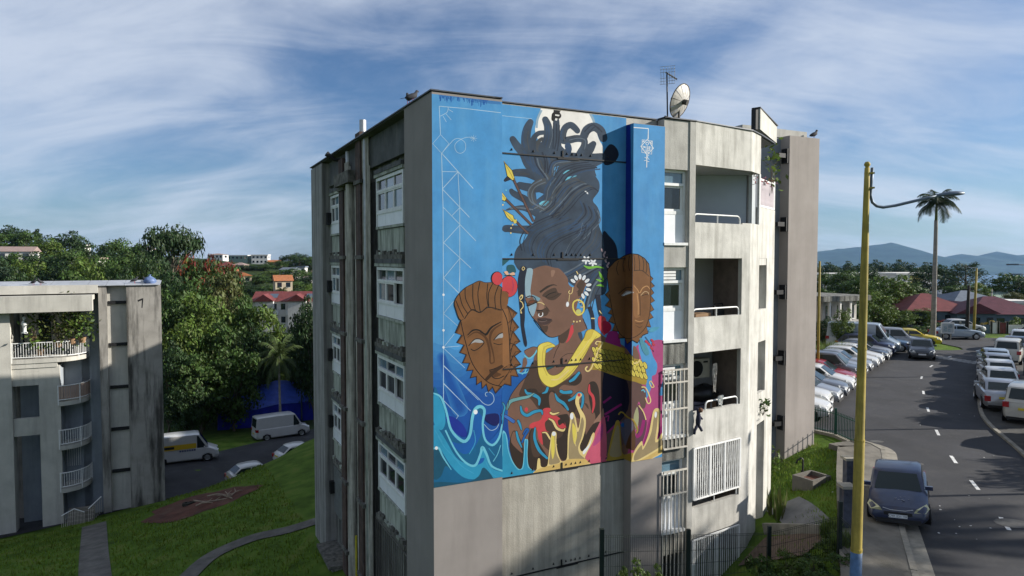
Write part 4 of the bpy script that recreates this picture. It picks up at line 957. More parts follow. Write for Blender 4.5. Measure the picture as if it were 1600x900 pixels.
strand('2', [(450, 80), (345, 130), (312, 210), (335, 300), (430, 355)], 4, 34, [HAIRL, HAIRD, HAIRL])
f.done()
f = Fig('painted_spear', (1,))
SH = paint(98, 76, 72)
for (a, b_) in (((140, 60), (345, 490)), ((62, 262), (322, 522)), ((150, 470), (292, 612))): f.line('2', [a, b_], 26, BLK, False); f.line('2', [a, b_], 19, SH, False)
for fr, pl in (('1', [(46, 622), (128, 712), (158, 800), (140, 826), (78, 775)]), ('2', [(-10, 170), (30, 195), (78, 258), (60, 290), (-5, 262)]), ('2', [(34, 364), (142, 428), (158, 486), (130, 496), (74, 448)])):
    f.fill(fr, pl, BLK, False); cx = sum(p[0] for p in pl) / 5; cy = sum(p[1] for p in pl) / 5
    f.fill(fr, [(cx + (x - cx) * 0.86, cy + (y - cy) * 0.86) for x, y in pl], GOLD, False)
    f.line(fr, [pl[0], ((pl[2][0] + pl[3][0]) / 2, (pl[2][1] + pl[3][1]) / 2)], 6, GOLDD, False)
f.fill('2', [(140, 470), (175, 470), (172, 505), (148, 510)], GOLD, False)
for c in ((68, 175), (48, 298), (36, 322), (118, 555), (134, 522), (116, 605)): f.dot('2', c, 8, 9, CYANL if c[1] < 300 else CREAM)
f.done()
f = Fig('painted_body')
f.fill('4', [(30, 700), (150, 560), (330, 500), (330, 720), (120, 900), (60, 1300), (30, 1400)], DEEP)
f.fill('5', [(20, 250), (150, 250), (200, 420), (260, 560), (240, 800), (20, 860)], DEEP, True); f.fill('5', [(30, 280), (110, 320), (140, 400), (60, 520)], paint(10, 70, 150), True)
# magenta and pink ground behind her on the right and on the pier
f.fill('7', [(64, 500), (290, 420), (300, -10), (325, -30), (520, -20), (530, 640), (480, 700), (380, 760), (64, 860)], MAG, False)
f.fill('7', [(330, -30), (400, -40), (440, 60), (470, 120), (460, 190), (430, 210), (430, 270), (400, 360), (380, 370), (385, 240), (350, 80)], BLUE, True); f.fill('7', [(520, 220), (500, 290), (487, 350), (520, 340)], BLUE, True)
f.fill('7', [(520, -60), (440, -60), (430, 10), (470, 50), (520, 20)], MAG, True)
f.fill('4', [(600, 150), (745, 40), (820, 100), (835, 220), (900, 180), (1000, 130), (1060, 170), (1250, 260), (1350, 420), (1380, 700), (1300, 1300), (1130, 1500), (340, 1510), (190, 1440), (110, 1200), (85, 950), (110, 780), (200, 640), (300, 545), (335, 450), (370, 330), (470, 330), (560, 262), (600, 230)], SKIN)
f.fill('4', [(250, 310), (330, 270), (384, 275), (378, 320), (330, 370), (290, 372)], SKIN); f.line('4', [(250, 310), (330, 270), (384, 275)], 5, BLK)
f.fill('4', [(230, 470), (240, 390), (268, 380), (280, 440), (230, 520), (200, 530)], SKIN); f.line('4', [(250, 355), (300, 385), (350, 350), (380, 300)], 14, CYANL); f.line('4', [(270, 480), (260, 520), (225, 545)], 12, CYANL); f.line('4', [(180, 490), (200, 530), (270, 530), (300, 500)], 10, CYANL)
# pier side of the body
f.fill('7', [(280, 230), (350, 270), (385, 335), (380, 440), (352, 450), (330, 400), (310, 480), (290, 640), (70, 780), (70, 180)], paint(100, 74, 70), True)
f.fill('7', [(290, -20), (320, 10), (335, 80), (290, 100)], SKIN, True); f.fill('7', [(65, 170), (230, 220), (250, 460), (90, 640), (65, 640)], paint(30, 26, 52), True, (1, 2))  # near-black area paints in the shade on recess and return
f.line('7', [(60, 410), (120, 365)], 16, MAGD, False); f.line('7', [(70, 500), (200, 420)], 16, MAGD, False); f.line('7', [(90, 640), (130, 600), (170, 570), (290, 540)], 12, MAGD); f.line('7', [(75, 520), (100, 510), (95, 550)], 10, MAGD)
f.fill('7', [(300, 680), (290, 760), (360, 700), (390, 560), (360, 470), (325, 420), (310, 520), (330, 600)], paint(96, 60, 78), True); f.line('7', [(310, 670), (345, 640), (370, 540)], 26, MAGD); f.fill('7', [(290, 530), (318, 440), (330, 520), (315, 620)], paint(170, 170, 130), True)
f.fill('7', [(365, 720), (385, 640), (410, 540), (440, 490), (420, 640), (390, 710)], MAGD, True); f.fill('7', [(478, 680), (490, 600), (520, 580), (520, 640)], MAGD, True)
# torso patches
sp = lambda fr, pts, m: f.fill(fr, pts, m, True)
sp('4', [(330, 430), (380, 420), (400, 580), (470, 670), (590, 640), (760, 560), (810, 520), (830, 570), (800, 630), (720, 660), (650, 650), (600, 690), (640, 740), (740, 730), (690, 800), (760, 830), (880, 840), (900, 950), (840, 1000), (740, 960), (620, 870), (520, 980), (400, 900), (300, 780), (200, 760), (240, 640)], SKIND)
sp('4', [(270, 700), (360, 690), (400, 730), (480, 720), (560, 720), (540, 900), (470, 990), (400, 880), (380, 800), (300, 760)], SKINX)
sp('4', [(900, 640), (960, 620), (1000, 700), (1010, 900), (1000, 1200), (900, 1400), (820, 1330), (840, 1150), (930, 1000), (900, 780)], SKINX)
sp('4', [(640, 750), (720, 770), (780, 830), (740, 950), (660, 900), (590, 800)], SKINX); sp('4', [(700, 590), (770, 540), (826, 550), (820, 620), (760, 660), (700, 640)], SKINX)
sp('4', [(500, 760), (540, 725), (620, 850), (720, 960), (680, 1080), (560, 1000), (510, 880)], SKIN); sp('4', [(830, 800), (880, 880), (960, 940), (950, 1060), (880, 1180), (850, 1000)], SKIN)
sp('5', [(100, 560), (150, 400), (240, 560), (250, 780), (170, 790)], SKINX); sp('5', [(290, 470), (340, 370), (370, 480), (480, 660), (500, 760), (340, 800), (290, 740)], SKINX); sp('5', [(120, 520), (150, 410), (210, 560), (230, 630)], SKIN); sp('5', [(310, 460), (350, 375), (360, 520), (420, 640), (340, 660)], SKIND)
sp('5', [(560, 280), (640, 240), (700, 260), (700, 460), (690, 660), (630, 700), (580, 600), (560, 420)], SKINX); sp('5', [(470, 300), (540, 280), (640, 400), (600, 480), (480, 460), (455, 380)], SKIND); sp('5', [(430, 430), (480, 420), (520, 500), (510, 600), (450, 560), (415, 500)], SKIND)
sp('5', [(960, 300), (1020, 220), (1045, 180), (1050, 300), (1000, 340), (950, 330)], SKINL); sp('5', [(840, 500), (940, 340), (1020, 330), (900, 520), (840, 610), (805, 560)], SKINX)
sp('5', [(130, 120), (250, 100), (330, 140), (290, 200), (340, 260), (420, 220), (410, 290), (300, 320), (190, 280), (150, 320), (210, 420), (140, 330), (100, 230)], SKIN)
sp('5', [(438, 190), (510, 178), (520, 230), (590, 265), (650, 330), (650, 380), (590, 372), (520, 290), (460, 320), (470, 400), (500, 420), (430, 420), (438, 545), (395, 490), (375, 390), (306, 375), (320, 330), (420, 290)], RED)
sp('5', [(600, 310), (650, 310), (670, 380), (620, 370)], RED); f.dot('5', (272, 192), 17, 22, RED); sp('5', [(590, 300), (640, 290), (665, 360), (640, 330), (600, 350)], SKINX)
sp('5', [(1060, 270), (1066, 700), (890, 700), (868, 650), (930, 500), (990, 360)], PINK); sp('5', [(940, 560), (990, 420), (1040, 330), (1030, 480)], MAG)
# ribbons of colour
rb = lambda fr, pts, w, m: (f.line(fr, pts, [x + 10 for x in w] if isinstance(w, list) else w + 9, SKINX, True, False, None, True), f.line(fr, pts, w, m, True, False, None, True))
rb('4', [(710, 615), (750, 590), (800, 530)], [22, 30, 24], CYAN); rb('4', [(480, 490), (540, 462)], 22, DGRN); rb('4', [(260, 700), (280, 735), (350, 755), (400, 790), (400, 850)], [14, 26, 34, 30, 16], CYAN); rb('4', [(80, 895), (110, 820), (200, 790), (290, 770), (350, 735)], [16, 34, 30, 26, 6], paint(110, 166, 170))
rb('4', [(485, 680), (470, 720), (430, 737)], [24, 26, 6], CYAN); rb('4', [(620, 715), (650, 728), (720, 722)], [30, 28, 32], CYAN); rb('4', [(560, 740), (590, 800), (650, 840), (690, 900)], [8, 34, 30, 20], CYAN); rb('4', [(700, 808), (750, 780), (800, 735), (838, 760), (838, 830), (825, 880)], [20, 26, 30, 26, 24, 18], CYAN); rb('4', [(905, 650), (905, 720), (940, 770), (950, 850), (935, 930)], [12, 28, 28, 26, 10], RED)
rb('5', [(215, 160), (230, 220), (280, 250), (350, 215), (420, 205), (432, 240)], [14, 28, 30, 30, 26, 10], CYAN); rb('5', [(190, 305), (210, 350), (222, 395)], [22, 22, 10], CYAN); rb('5', [(172, 415), (190, 490), (225, 570)], [16, 26, 10], CYAN); rb('5', [(360, 375), (355, 480), (400, 600), (480, 680)], [12, 28, 30, 22], CYAN); rb('5', [(30, 245), (80, 270), (140, 310)], [26, 30, 34], paint(60, 110, 190)); rb('5', [(240, 440), (270, 390), (290, 400), (260, 450), (230, 520)], [10, 20, 22, 16], DEEP)
rb('5', [(35, 125), (55, 170), (40, 230), (30, 330), (10, 450)], [10, 18, 16, 18, 10], CYAN)
rb('5', [(515, 225), (545, 238), (600, 222)], [20, 22, 8], CREAM); rb('5', [(500, 285), (540, 310), (580, 380), (640, 402), (660, 380)], [12, 22, 26, 22, 6], CREAM); rb('5', [(430, 425), (470, 425), (500, 470), (520, 500)], [6, 16, 18, 12], CREAM)
f.line('4', [(545, 385), (570, 310), (600, 250), (600, 160)], 5, BLK); f.line('4', [(620, 380), (680, 340), (740, 335)], 4, BLK); f.line('4', [(85, 900), (105, 780), (200, 640), (300, 545)], 6, BLK); f.line('4', [(345, 0), (420, 100), (500, 165), (590, 160)], 6, BLK)
f.fill('4', [(720, 60), (750, 60), (745, 120), (700, 205), (668, 228), (690, 180)], RED); f.fill('4', [(775, 65), (800, 80), (835, 150), (830, 215), (800, 170)], HAIR); f.fill('4', [(600, 150), (700, 70), (690, 160), (650, 230), (605, 220)], SKIND)
f.done()
f = Fig('painted_face', (1, 2))
f.fill('3', [(262, 250), (270, 172), (335, 165), (400, 140), (470, 128), (545, 148), (600, 158), (645, 200), (685, 255), (700, 320), (745, 345), (775, 290), (820, 255), (860, 265), (872, 310), (850, 380), (830, 430), (800, 470), (775, 560), (780, 640), (745, 690), (700, 760), (600, 830), (530, 845), (480, 830), (430, 770), (390, 705), (335, 645), (300, 580), (288, 530), (262, 470)], SKIN)
f.fill('3', [(780, 560), (830, 600), (840, 660), (880, 760), (760, 800), (745, 690)], SKIN)
f.fill('3', [(272, 170), (335, 165), (328, 260), (312, 380), (320, 440), (268, 440), (258, 320)], LBL); f.fill('3', [(290, 530), (372, 505), (360, 590), (335, 640), (305, 590)], paint(140, 172, 190)); f.fill('3', [(330, 420), (400, 450), (412, 465), (380, 490), (340, 450)], paint(120, 160, 176))
f.fill('3', [(520, 180), (560, 180), (545, 230), (525, 240)], SKINL); f.fill('3', [(410, 460), (440, 500), (445, 560), (395, 570)], SKINL)
f.fill('3', [(690, 760), (600, 832), (530, 846), (480, 830), (430, 770), (400, 720), (470, 740), (560, 790), (660, 740), (730, 660), (750, 690)], SKIN); f.fill('3', [(400, 715), (440, 730), (490, 740), (470, 800), (430, 770)], SKIND)
f.line('3', [(408, 396), (480, 345), (540, 322), (580, 330)], [20, 22, 12, 3], SKINX); f.fill('3', [(430, 430), (480, 380), (560, 350), (590, 400), (625, 410), (560, 470), (500, 472), (465, 450)], SKIND); f.line('3', [(462, 446), (500, 415), (560, 395), (570, 396)], 8, BLK); f.line('3', [(462, 446), (520, 452), (600, 412)], 6, SKINX)
f.line('3', [(262, 455), (300, 435), (350, 445), (375, 490)], [8, 12, 10, 8], HAIRD); f.fill('3', [(275, 520), (310, 475), (360, 475), (385, 490), (330, 520), (290, 540)], SKIND); f.fill('3', [(290, 500), (320, 482), (355, 482), (330, 505)], paint(112, 64, 42)); f.line('3', [(275, 530), (320, 522), (385, 492)], 8, BLK)
f.fill('3', [(372, 575), (430, 572), (480, 545), (498, 590), (470, 632), (400, 640), (385, 610)], SKIND); f.line('3', [(372, 575), (410, 580), (440, 572)], 9, BLK); f.line('3', [(440, 520), (480, 548), (510, 595)], 6, SKIND); f.line('3', [(385, 500), (405, 497), (440, 510), (452, 525)], 7, CREAM)
f.line('3', [(400, 610), (395, 630), (415, 640), (435, 625), (435, 600)], 8, WHT)
f.fill('3', [(382, 660), (420, 655), (450, 650), (475, 655), (530, 672), (480, 720), (420, 722), (392, 705)], paint(72, 54, 52)); f.line('3', [(388, 668), (440, 678), (525, 672)], 6, BLK); f.line('3', [(400, 690), (440, 692), (480, 680)], 5, paint(120, 102, 98)); f.line('3', [(420, 730), (470, 735), (535, 680)], 5, SKIND)
f.line('3', [(262, 470), (288, 540), (300, 590), (335, 650), (390, 715), (440, 785), (490, 838), (545, 848), (610, 830)], 6, BLK)
# ear, petals and rings
f.fill('3', [(750, 410), (770, 310), (815, 262), (858, 268), (868, 310), (850, 380), (820, 430), (790, 470), (760, 470)], SKIN); f.fill('3', [(775, 330), (815, 275), (855, 280), (860, 320), (840, 390), (800, 440), (785, 400), (800, 370)], SKIND); f.line('3', [(775, 395), (800, 370), (780, 330)], 5, SKINX)
for k in range(9):
    a = math.radians(215 + k * 27); c = (812 + 92 * math.cos(a) * 0.95, 340 + 100 * math.sin(a)); f.dot('3', c, 31, 18, HAIRD, a); f.dot('3', c, 28, 15, WHT, a); f.line('3', [(c[0] - 14 * math.cos(a), c[1] - 14 * math.sin(a)), (c[0] + 12 * math.cos(a), c[1] + 12 * math.sin(a))], 3, LBL, False)
f.line('3', [(788, 470), (745, 500), (745, 570), (790, 625), (845, 590), (845, 510), (800, 470)], 15, GOLD); f.line('3', [(800, 500), (830, 500), (845, 540), (815, 545)], 8, CREAM); f.dot('3', (795, 592), 27, 26, paint(196, 196, 120)); f.dot('3', (794, 476), 11, 11, CREAM)
f.line('3', [(740, 345), (730, 400), (710, 412), (695, 395), (710, 378)], 7, CREAM); f.line('3', [(705, 420), (698, 490)], 5, CREAM, False); f.dot('3', (685, 517), 15, 26, WHT, 0.1)
for c in ((748, 690), (780, 692), (810, 685)): f.dot('3', c, 8, 9, CREAM)
f.line('3', [(775, 185), (790, 215)], 9, CREAM, False)
f.done()
f = Fig('painted_braid', (1, 2))
f.line('3', [(245, 165), (225, 260), (222, 380), (228, 500), (235, 650), (235, 740), (262, 900), (268, 940)], [66, 70, 66, 56, 44, 34, 34, 10], HAIRD, True, False, None, True)
f.line('3', [(215, 430), (235, 440), (215, 470), (205, 450), (222, 425), (238, 430)], 8, CREAM); f.line('3', [(205, 480), (230, 500), (240, 540), (215, 575), (225, 605), (212, 600)], 8, CREAM); f.line('3', [(240, 140), (255, 155), (240, 175), (228, 160), (240, 140)], 6, CREAM)
f.done(); f = Fig('painted_braid', (1, 2)); f.line('3', [(905, 540), (935, 640), (945, 770)], [40, 38, 34], HAIRD); f.done(); f = Fig('painted_braid', (1, 2)); f.line('3', [(990, 420), (1005, 560), (1020, 650)], [56, 40, 24], HAIRD); f.line('3', [(922, 658), (960, 660)], 11, CREAM, False); f.line('3', [(1003, 580), (1035, 620)], 9, CREAM, False)
f.line('3', [(840, 660), (865, 720), (885, 770)], 8, HAIRD)
f.done()
f = Fig('painted_flower', (1, 2))
for (cx, cy) in ((872, 72), (940, 100)):
    for k in range(5):
        a = k * 1.257 + 0.4; f.dot('3', (cx + 24 * math.cos(a), cy + 24 * math.sin(a)), 21, 10, WHT, a)
f.line('3', [(848, 128), (900, 150), (980, 140), (1050, 155)], [6, 26, 20, 10], GRN); f.line('3', [(1000, 185), (1020, 230), (1048, 275)], [4, 28, 12], GRN); f.line('3', [(970, 265), (1010, 280), (1045, 285)], [4, 22, 10], GRN); f.line('3', [(975, 330), (1015, 325), (1050, 340)], [4, 24, 12], GRN)
for k in range(7):
    x = 950 + k * 3 - 12 * (k % 2); f.dot('P', (941.5 + k * 1.4 + (1.8 if k % 2 else -1.0), 391 + k * 4.2), 1.4, 3.0, paint(176, 152, 160), 0.5 if k % 2 else -0.4)
f.fill('3', [(995, 650), (1040, 635), (1075, 680), (1060, 830), (1000, 745)], RED); f.fill('6', [(60, 610), (110, 620), (125, 670), (80, 710), (60, 680)], paint(170, 20, 60)); f.fill('6', [(75, 800), (100, 700), (170, 690), (200, 800), (190, 850), (120, 800)], MAGD)
f.fill('3', [(30, 60), (100, 65), (70, 100), (30, 130)], DGRN); f.fill('3', [(85, 125), (140, 122), (165, 165), (160, 200), (90, 195), (75, 160)], DGRN)
f.done()
# shoulder wing of gold feathers
f = Fig('painted_feather_collar')
f.fill('4', [(1000, 220), (1060, 220), (1300, 300), (1300, 600), (1060, 500), (900, 500), (940, 400)], GOLDD, False, (1,))
f.fill('7', [(0, 20), (64, 0), (285, 70), (345, 90), (385, 170), (385, 270), (300, 250), (235, 235), (64, 175), (0, 140)], GOLDD, True)
fr_ = random.Random(2)
for row in range(4):
    for i in range(13):
        x = -8 + i * 31 + (row % 2) * 15; y = 8 + row * 40 + x * 0.20 + fr_.uniform(-5, 5)
        if y > 150 + x * 0.32 or x > 380 or (x > 300 and y < 100): continue
        a = 0.95 + fr_.uniform(-0.15, 0.15) + (0.25 if x > 290 else 0)
        f.dot('7', (x, y), 31, 15.5, BLK, a); f.dot('7', (x, y), 27.5, 12.5, GOLD if (x > 285 or x < 64) else paint(150, 136, 48), a); f.line('7', [(x - 18 * math.cos(a), y - 18 * math.sin(a)), (x + 18 * math.cos(a), y + 18 * math.sin(a))], 2.5, GOLDD, False)  # duller gold in the middle paints the pier's shadow into the feathers
f.line('4', [(1040, 225), (990, 320), (950, 420), (920, 490), (885, 515), (865, 490), (885, 465)], 14, CREAM); f.line('4', [(1040, 225), (985, 215), (965, 235), (985, 245)], 10, CREAM); f.line('7', [(290, 110), (320, 105), (340, 80)], 10, CREAM)
for a in ([(990, 320), (1040, 350)], [(965, 380), (1045, 400)], [(940, 430), (1045, 440)], [(1000, 300), (1000, 400)], [(1040, 350), (960, 420)]): f.line('4', a, 6, BLK, False)
f.line('7', [(350, 290), (385, 300), (420, 390), (400, 415), (380, 370)], 9, CREAM); f.line('7', [(350, 320), (365, 310), (375, 330)], 8, CYANL); f.line('7', [(420, 240), (445, 285), (425, 290), (412, 255), (425, 242)], 7, CREAM); f.line('7', [(330, 430), (365, 480), (385, 540)], 8, CREAM); f.line('7', [(175, 500), (200, 480), (250, 520), (290, 545), (320, 610), (310, 640)], 11, GOLDD)
f.done()
f = Fig('painted_necklace', (1, 2))
nk = [(382, 330), (400, 252), (480, 220), (530, 235), (562, 265), (480, 290), (465, 340), (462, 460), (505, 545), (580, 548), (660, 475), (790, 270), (850, 180), (880, 108), (940, 95), (1005, 135), (1015, 165), (940, 215), (850, 370), (770, 490), (690, 580), (560, 665), (490, 668), (425, 615), (390, 520)]
f.fill('4', nk, GOLD); f.line('4', nk, 5, paint(120, 104, 30), True, True)
f.line('4', [(450, 262), (435, 330), (438, 450), (480, 560)], 4, GOLDD); f.line('4', [(530, 245), (460, 270), (448, 330)], 4, GOLDD); f.line('4', [(945, 130), (850, 280), (720, 440), (600, 580)], 5, CREAM); f.line('4', [(980, 160), (890, 280), (760, 480), (640, 600)], 5, GOLDD); f.line('4', [(520, 600), (600, 590), (700, 500)], 12, CREAM)
f.fill('4', [(880, 110), (945, 100), (920, 180), (870, 210), (850, 200)], paint(206, 182, 74))
f.done()
# masks
def mask_lines(f, fr, L_, w=6): 
    for l in L_: f.line(fr, l, w, BLK, True)
f = Fig('painted_mask', (0, 1))
mk = [(545, 235), (615, 288), (582, 330), (626, 388), (590, 422), (636, 488), (600, 512), (642, 560), (597, 592), (640, 650), (600, 672), (622, 738), (572, 732), (572, 802), (522, 790), (500, 812), (460, 856), (440, 812), (410, 846), (395, 792), (365, 822), (360, 772), (325, 796), (325, 737), (280, 747), (300, 692), (255, 696), (275, 642), (225, 640), (250, 582), (205, 566), (235, 512), (185, 496), (220, 442), (175, 426), (212, 340), (300, 270)]
f.fill('K', [(x, y) for x, y in mk], BLK, False); cx, cy = 410, 540
f.fill('K', [(cx + (x - cx) * 0.982, cy + (y - cy) * 0.984) for x, y in mk], MASKD, False)
f.fill('K', [(cx + (x - cx) * 0.94, cy + (y - cy) * 0.955) for x, y in mk], MASK, False)
f.fill('K', [(215, 345), (300, 265), (510, 255), (545, 300), (560, 450), (562, 640), (540, 740), (500, 800), (400, 770), (300, 650), (245, 480)], MASK)
f.fill('K', [(508, 260), (545, 260), (560, 450), (562, 640), (510, 680)], MASKL, False)
hr = [(215, 345), (175, 260), (168, 210), (195, 160), (245, 110), (300, 80), (345, 60), (385, 72), (440, 72), (490, 95), (545, 155), (548, 200), (510, 265), (460, 265), (405, 245), (350, 285), (290, 265)]
f.fill('K', hr, BLK); f.fill('K', [(360 + (x - 360) * 0.97, 170 + (y - 170) * 0.965) for x, y in hr], MASK)
mask_lines(f, 'K', [[(180, 200), (205, 260), (235, 320)], [(205, 150), (225, 230), (265, 295)], [(245, 115), (250, 190), (290, 270)], [(300, 85), (300, 190), (318, 270)], [(350, 68), (335, 160), (352, 280)], [(405, 80), (398, 170), (408, 245)], [(440, 80), (410, 150), (412, 240)], [(480, 95), (455, 170), (460, 262)], [(500, 120), (495, 200), (500, 262)], [(215, 345), (245, 480), (300, 650), (400, 770), (500, 805)], [(510, 265), (540, 340), (555, 450), (562, 640)], [(240, 330), (290, 268), (350, 285), (410, 248), (500, 268)]])
f.line('K', [(262, 445), (300, 410), (345, 410), (390, 440), (430, 390), (500, 350)], [5, 10, 10, 16, 12, 6], BLK); f.line('K', [(262, 460), (310, 425), (350, 430), (395, 470), (418, 560), (422, 635), (440, 640)], [4, 9, 14, 18, 14, 10, 8], MASKD); f.line('K', [(505, 365), (455, 395), (428, 430), (420, 480), (440, 560), (450, 625), (440, 640)], [6, 14, 18, 16, 10, 8, 8], MASKD)
f.fill('K', [(275, 510), (310, 475), (350, 472), (375, 492), (350, 498), (310, 495)], paint(168, 168, 168)); f.line('K', [(270, 520), (310, 475), (350, 472), (378, 495), (350, 530), (310, 552), (285, 540)], 6, BLK); f.fill('K', [(448, 475), (480, 440), (508, 428), (510, 460), (480, 465)], paint(168, 168, 168)); f.line('K', [(445, 480), (480, 440), (510, 426)], 6, BLK); f.line('K', [(445, 500), (480, 510), (508, 505)], 5, BLK)
f.fill('K', [(415, 690), (450, 680), (500, 655), (515, 668), (470, 700), (500, 720), (460, 740), (425, 730)], MASKD); f.line('K', [(415, 690), (450, 680), (505, 655)], 6, BLK); f.line('K', [(425, 695), (440, 740), (480, 748), (520, 730)], 6, BLK); f.line('K', [(390, 760), (450, 700), (508, 660)], [20, 26, 22], paint(60, 38, 22))
for i in range(2, 11): 
    a = mk[i - 1]; f.line('K', [(560, 330 + i * 38), ((a[0] + 560) / 2, a[1]), a], 3.5, BLK, False)
for a, b_ in (((578, 330), (548, 360)), ((590, 422), (560, 410)), ((600, 512), (562, 500)), ((597, 592), (562, 590)), ((600, 672), (560, 650)), ((545, 240), (575, 330)), ((510, 680), (540, 660)), ((520, 760), (560, 690)), ((480, 800), (540, 720))): f.line('K', [a, b_], 4, BLK, False)
f.done()
f = Fig('painted_mask', (1, 2, 3))
mk = [(90, 260), (95, 200), (150, 140), (225, 95), (280, 78), (335, 85), (385, 115), (420, 160), (432, 255), (453, 275), (436, 300), (465, 335), (437, 352), (460, 388), (436, 410), (466, 450), (432, 470), (460, 520), (428, 540), (455, 580), (418, 600), (435, 657), (402, 652), (414, 705), (372, 722), (330, 782), (290, 760), (250, 792), (232, 742), (180, 745), (182, 692), (130, 685), (150, 632), (100, 612), (130, 562), (95, 547), (125, 512), (75, 487), (110, 442), (75, 402), (105, 370)]
f.fill('6', mk, BLK, False); cx, cy = 270, 430
f.fill('6', [(cx + (x - cx) * 0.975, cy + (y - cy) * 0.98) for x, y in mk], MASK, False)
f.fill('6', [(295, 330), (330, 380), (350, 560), (300, 560)], MASKL, True)
for l in ([(300, 90), (308, 150), (305, 215)], [(335, 90), (345, 150), (345, 210)], [(365, 105), (378, 160), (372, 220)], [(395, 130), (402, 190), (395, 235)], [(300, 215), (345, 212), (375, 220), (420, 260)], [(430, 255), (432, 400), (425, 540), (395, 650), (330, 720), (250, 745), (180, 690), (140, 560), (110, 400)], [(270, 95), (262, 160), (270, 215)], [(230, 110), (215, 170), (225, 225)], [(180, 140), (165, 200), (180, 250)]): f.line('6', l, 4.5, BLK)
f.line('6', [(300, 330), (330, 365), (345, 390), (370, 350), (405, 335), (425, 360)], [5, 8, 8, 5], paint(190, 142, 92)); f.line('6', [(345, 390), (350, 470), (352, 560)], 7, MASKD); f.line('6', [(325, 390), (335, 480), (335, 560), (355, 562)], 6, paint(190, 142, 92)); f.line('6', [(355, 408), (385, 378), (412, 385), (415, 400)], 5, paint(200, 170, 130)); f.line('6', [(360, 412), (390, 402), (415, 402)], 4, BLK); f.line('6', [(205, 410), (250, 375), (300, 385)], 6, paint(190, 180, 180)); f.fill('6', [(210, 412), (250, 382), (290, 385), (240, 405)], WHT); f.line('6', [(180, 395), (240, 350), (290, 345)], 5, BLK)
f.line('6', [(308, 600), (340, 612), (375, 605)], 6, paint(190, 142, 92)); f.fill('6', [(305, 635), (345, 655), (372, 640), (345, 662)], MASKD); f.line('6', [(308, 622), (345, 630), (372, 620)], 5, MASKD); f.line('6', [(335, 562), (355, 562)], 8, MASKD, False)
# leaves under the mask on the pier
f.fill('6', [(345, 750), (360, 745), (400, 800), (420, 860), (395, 875), (365, 830)], paint(80, 150, 170)); f.fill('6', [(415, 690), (440, 660), (500, 655), (460, 690)], paint(80, 160, 190)); f.line('6', [(390, 730), (430, 790), (455, 850)], 4, BLK)
for c in ((400, 770), (420, 790), (445, 760), (440, 820), (455, 790)): f.dot('6', c, 17, 9, paint(190, 60, 80), 0.8)
f.done()
# fruit
f = Fig('painted_fruit', (0, 1))
f.dot('K', (470, 45), 42, 50, BLK, only=(0,)); f.dot('K', (472, 46), 38, 46, RED, only=(0,)); f.dot('3', (98, 338), 88, 110, BLK, only=(1,)); f.dot('3', (98, 338), 83, 105, RED, only=(1,)); f.line('3', [(130, 270), (140, 330), (130, 390)], [6, 14, 6], paint(176, 60, 90), only=(1,))
f.fill('3', [(48, 192), (80, 185), (95, 225), (70, 222)], paint(226, 180, 150), True, (1,)); f.fill('3', [(100, 215), (140, 195), (158, 215), (130, 232)], paint(226, 180, 150), True, (1,)); f.line('3', [(50, 230), (90, 225), (160, 228)], 6, BLK, only=(1,))
f.line('3', [(40, 400), (70, 390), (95, 410)], 5, BLK, only=(1,)); f.fill('3', [(25, 395), (70, 395), (92, 430), (80, 530), (30, 560)], MASK, True, (1,))
f.done()
# sea at the foot of the mural
f = Fig('painted_wave')
W = lambda pts, m, fr='E', only=(0,): f.fill(fr, pts, m, True, only)
W([(30, 290), (90, 330), (150, 380), (240, 560), (330, 420), (380, 560), (470, 480), (500, 420), (510, 900), (30, 900)], DEEP)
W([(30, 230), (70, 250), (110, 330), (140, 430), (160, 520), (230, 560), (275, 520), (290, 420), (300, 340), (340, 320), (375, 350), (360, 440), (370, 530), (420, 580), (470, 540), (490, 470), (510, 480), (510, 850), (30, 850)], CYAND)
W([(30, 250), (60, 250), (100, 330), (110, 430), (80, 480), (30, 420)], CYAN); W([(110, 400), (160, 390), (225, 440), (255, 500), (240, 525), (180, 500)], NAVY); W([(375, 380), (460, 370), (470, 430), (440, 450), (385, 420)], NAVY2)
W([(290, 370), (320, 350), (360, 400), (360, 480), (300, 600), (230, 640), (150, 560), (240, 560)], DEEP)
f.line('E', [(30, 232), (80, 260), (115, 350), (150, 480), (230, 555), (275, 510), (290, 400), (310, 340), (345, 322), (372, 350), (360, 440), (375, 540), (425, 580), (470, 530), (490, 440)], [8, 14, 14, 16, 22, 18, 20, 22, 22, 18, 14, 14, 16, 14, 10], CYANL, only=(0,)); f.dot('E', (312, 358), 14, 16, WHT, only=(0,))
W([(30, 450), (70, 480), (120, 560), (180, 660), (240, 700), (320, 710), (355, 600), (400, 680), (430, 740), (510, 770), (510, 830), (430, 800), (370, 730), (340, 800), (240, 800), (150, 720), (70, 600), (30, 600)], CYAN)
W([(30, 610), (70, 600), (110, 690), (150, 745), (110, 720), (80, 790), (30, 800)], TEAL); W([(240, 830), (330, 790), (365, 730), (430, 800), (430, 860), (30, 900), (30, 830)], TEAL); W([(325, 680), (370, 665), (360, 695), (325, 710)], DEEP)
f.line('E', [(110, 480), (180, 620), (250, 700), (310, 715), (345, 640), (358, 595), (385, 640), (420, 720), (500, 755)], [10, 12, 14, 16, 14, 20, 16, 14, 12], CYANL, only=(0,)); f.line('E', [(30, 605), (65, 600), (95, 660), (150, 745)], [10, 14, 10, 4], CYANL, only=(0,)); f.line('E', [(430, 690), (460, 640), (480, 580)], 5, CYANL, only=(0,)); f.dot('E', (50, 600), 10, 12, WHT, only=(0,))
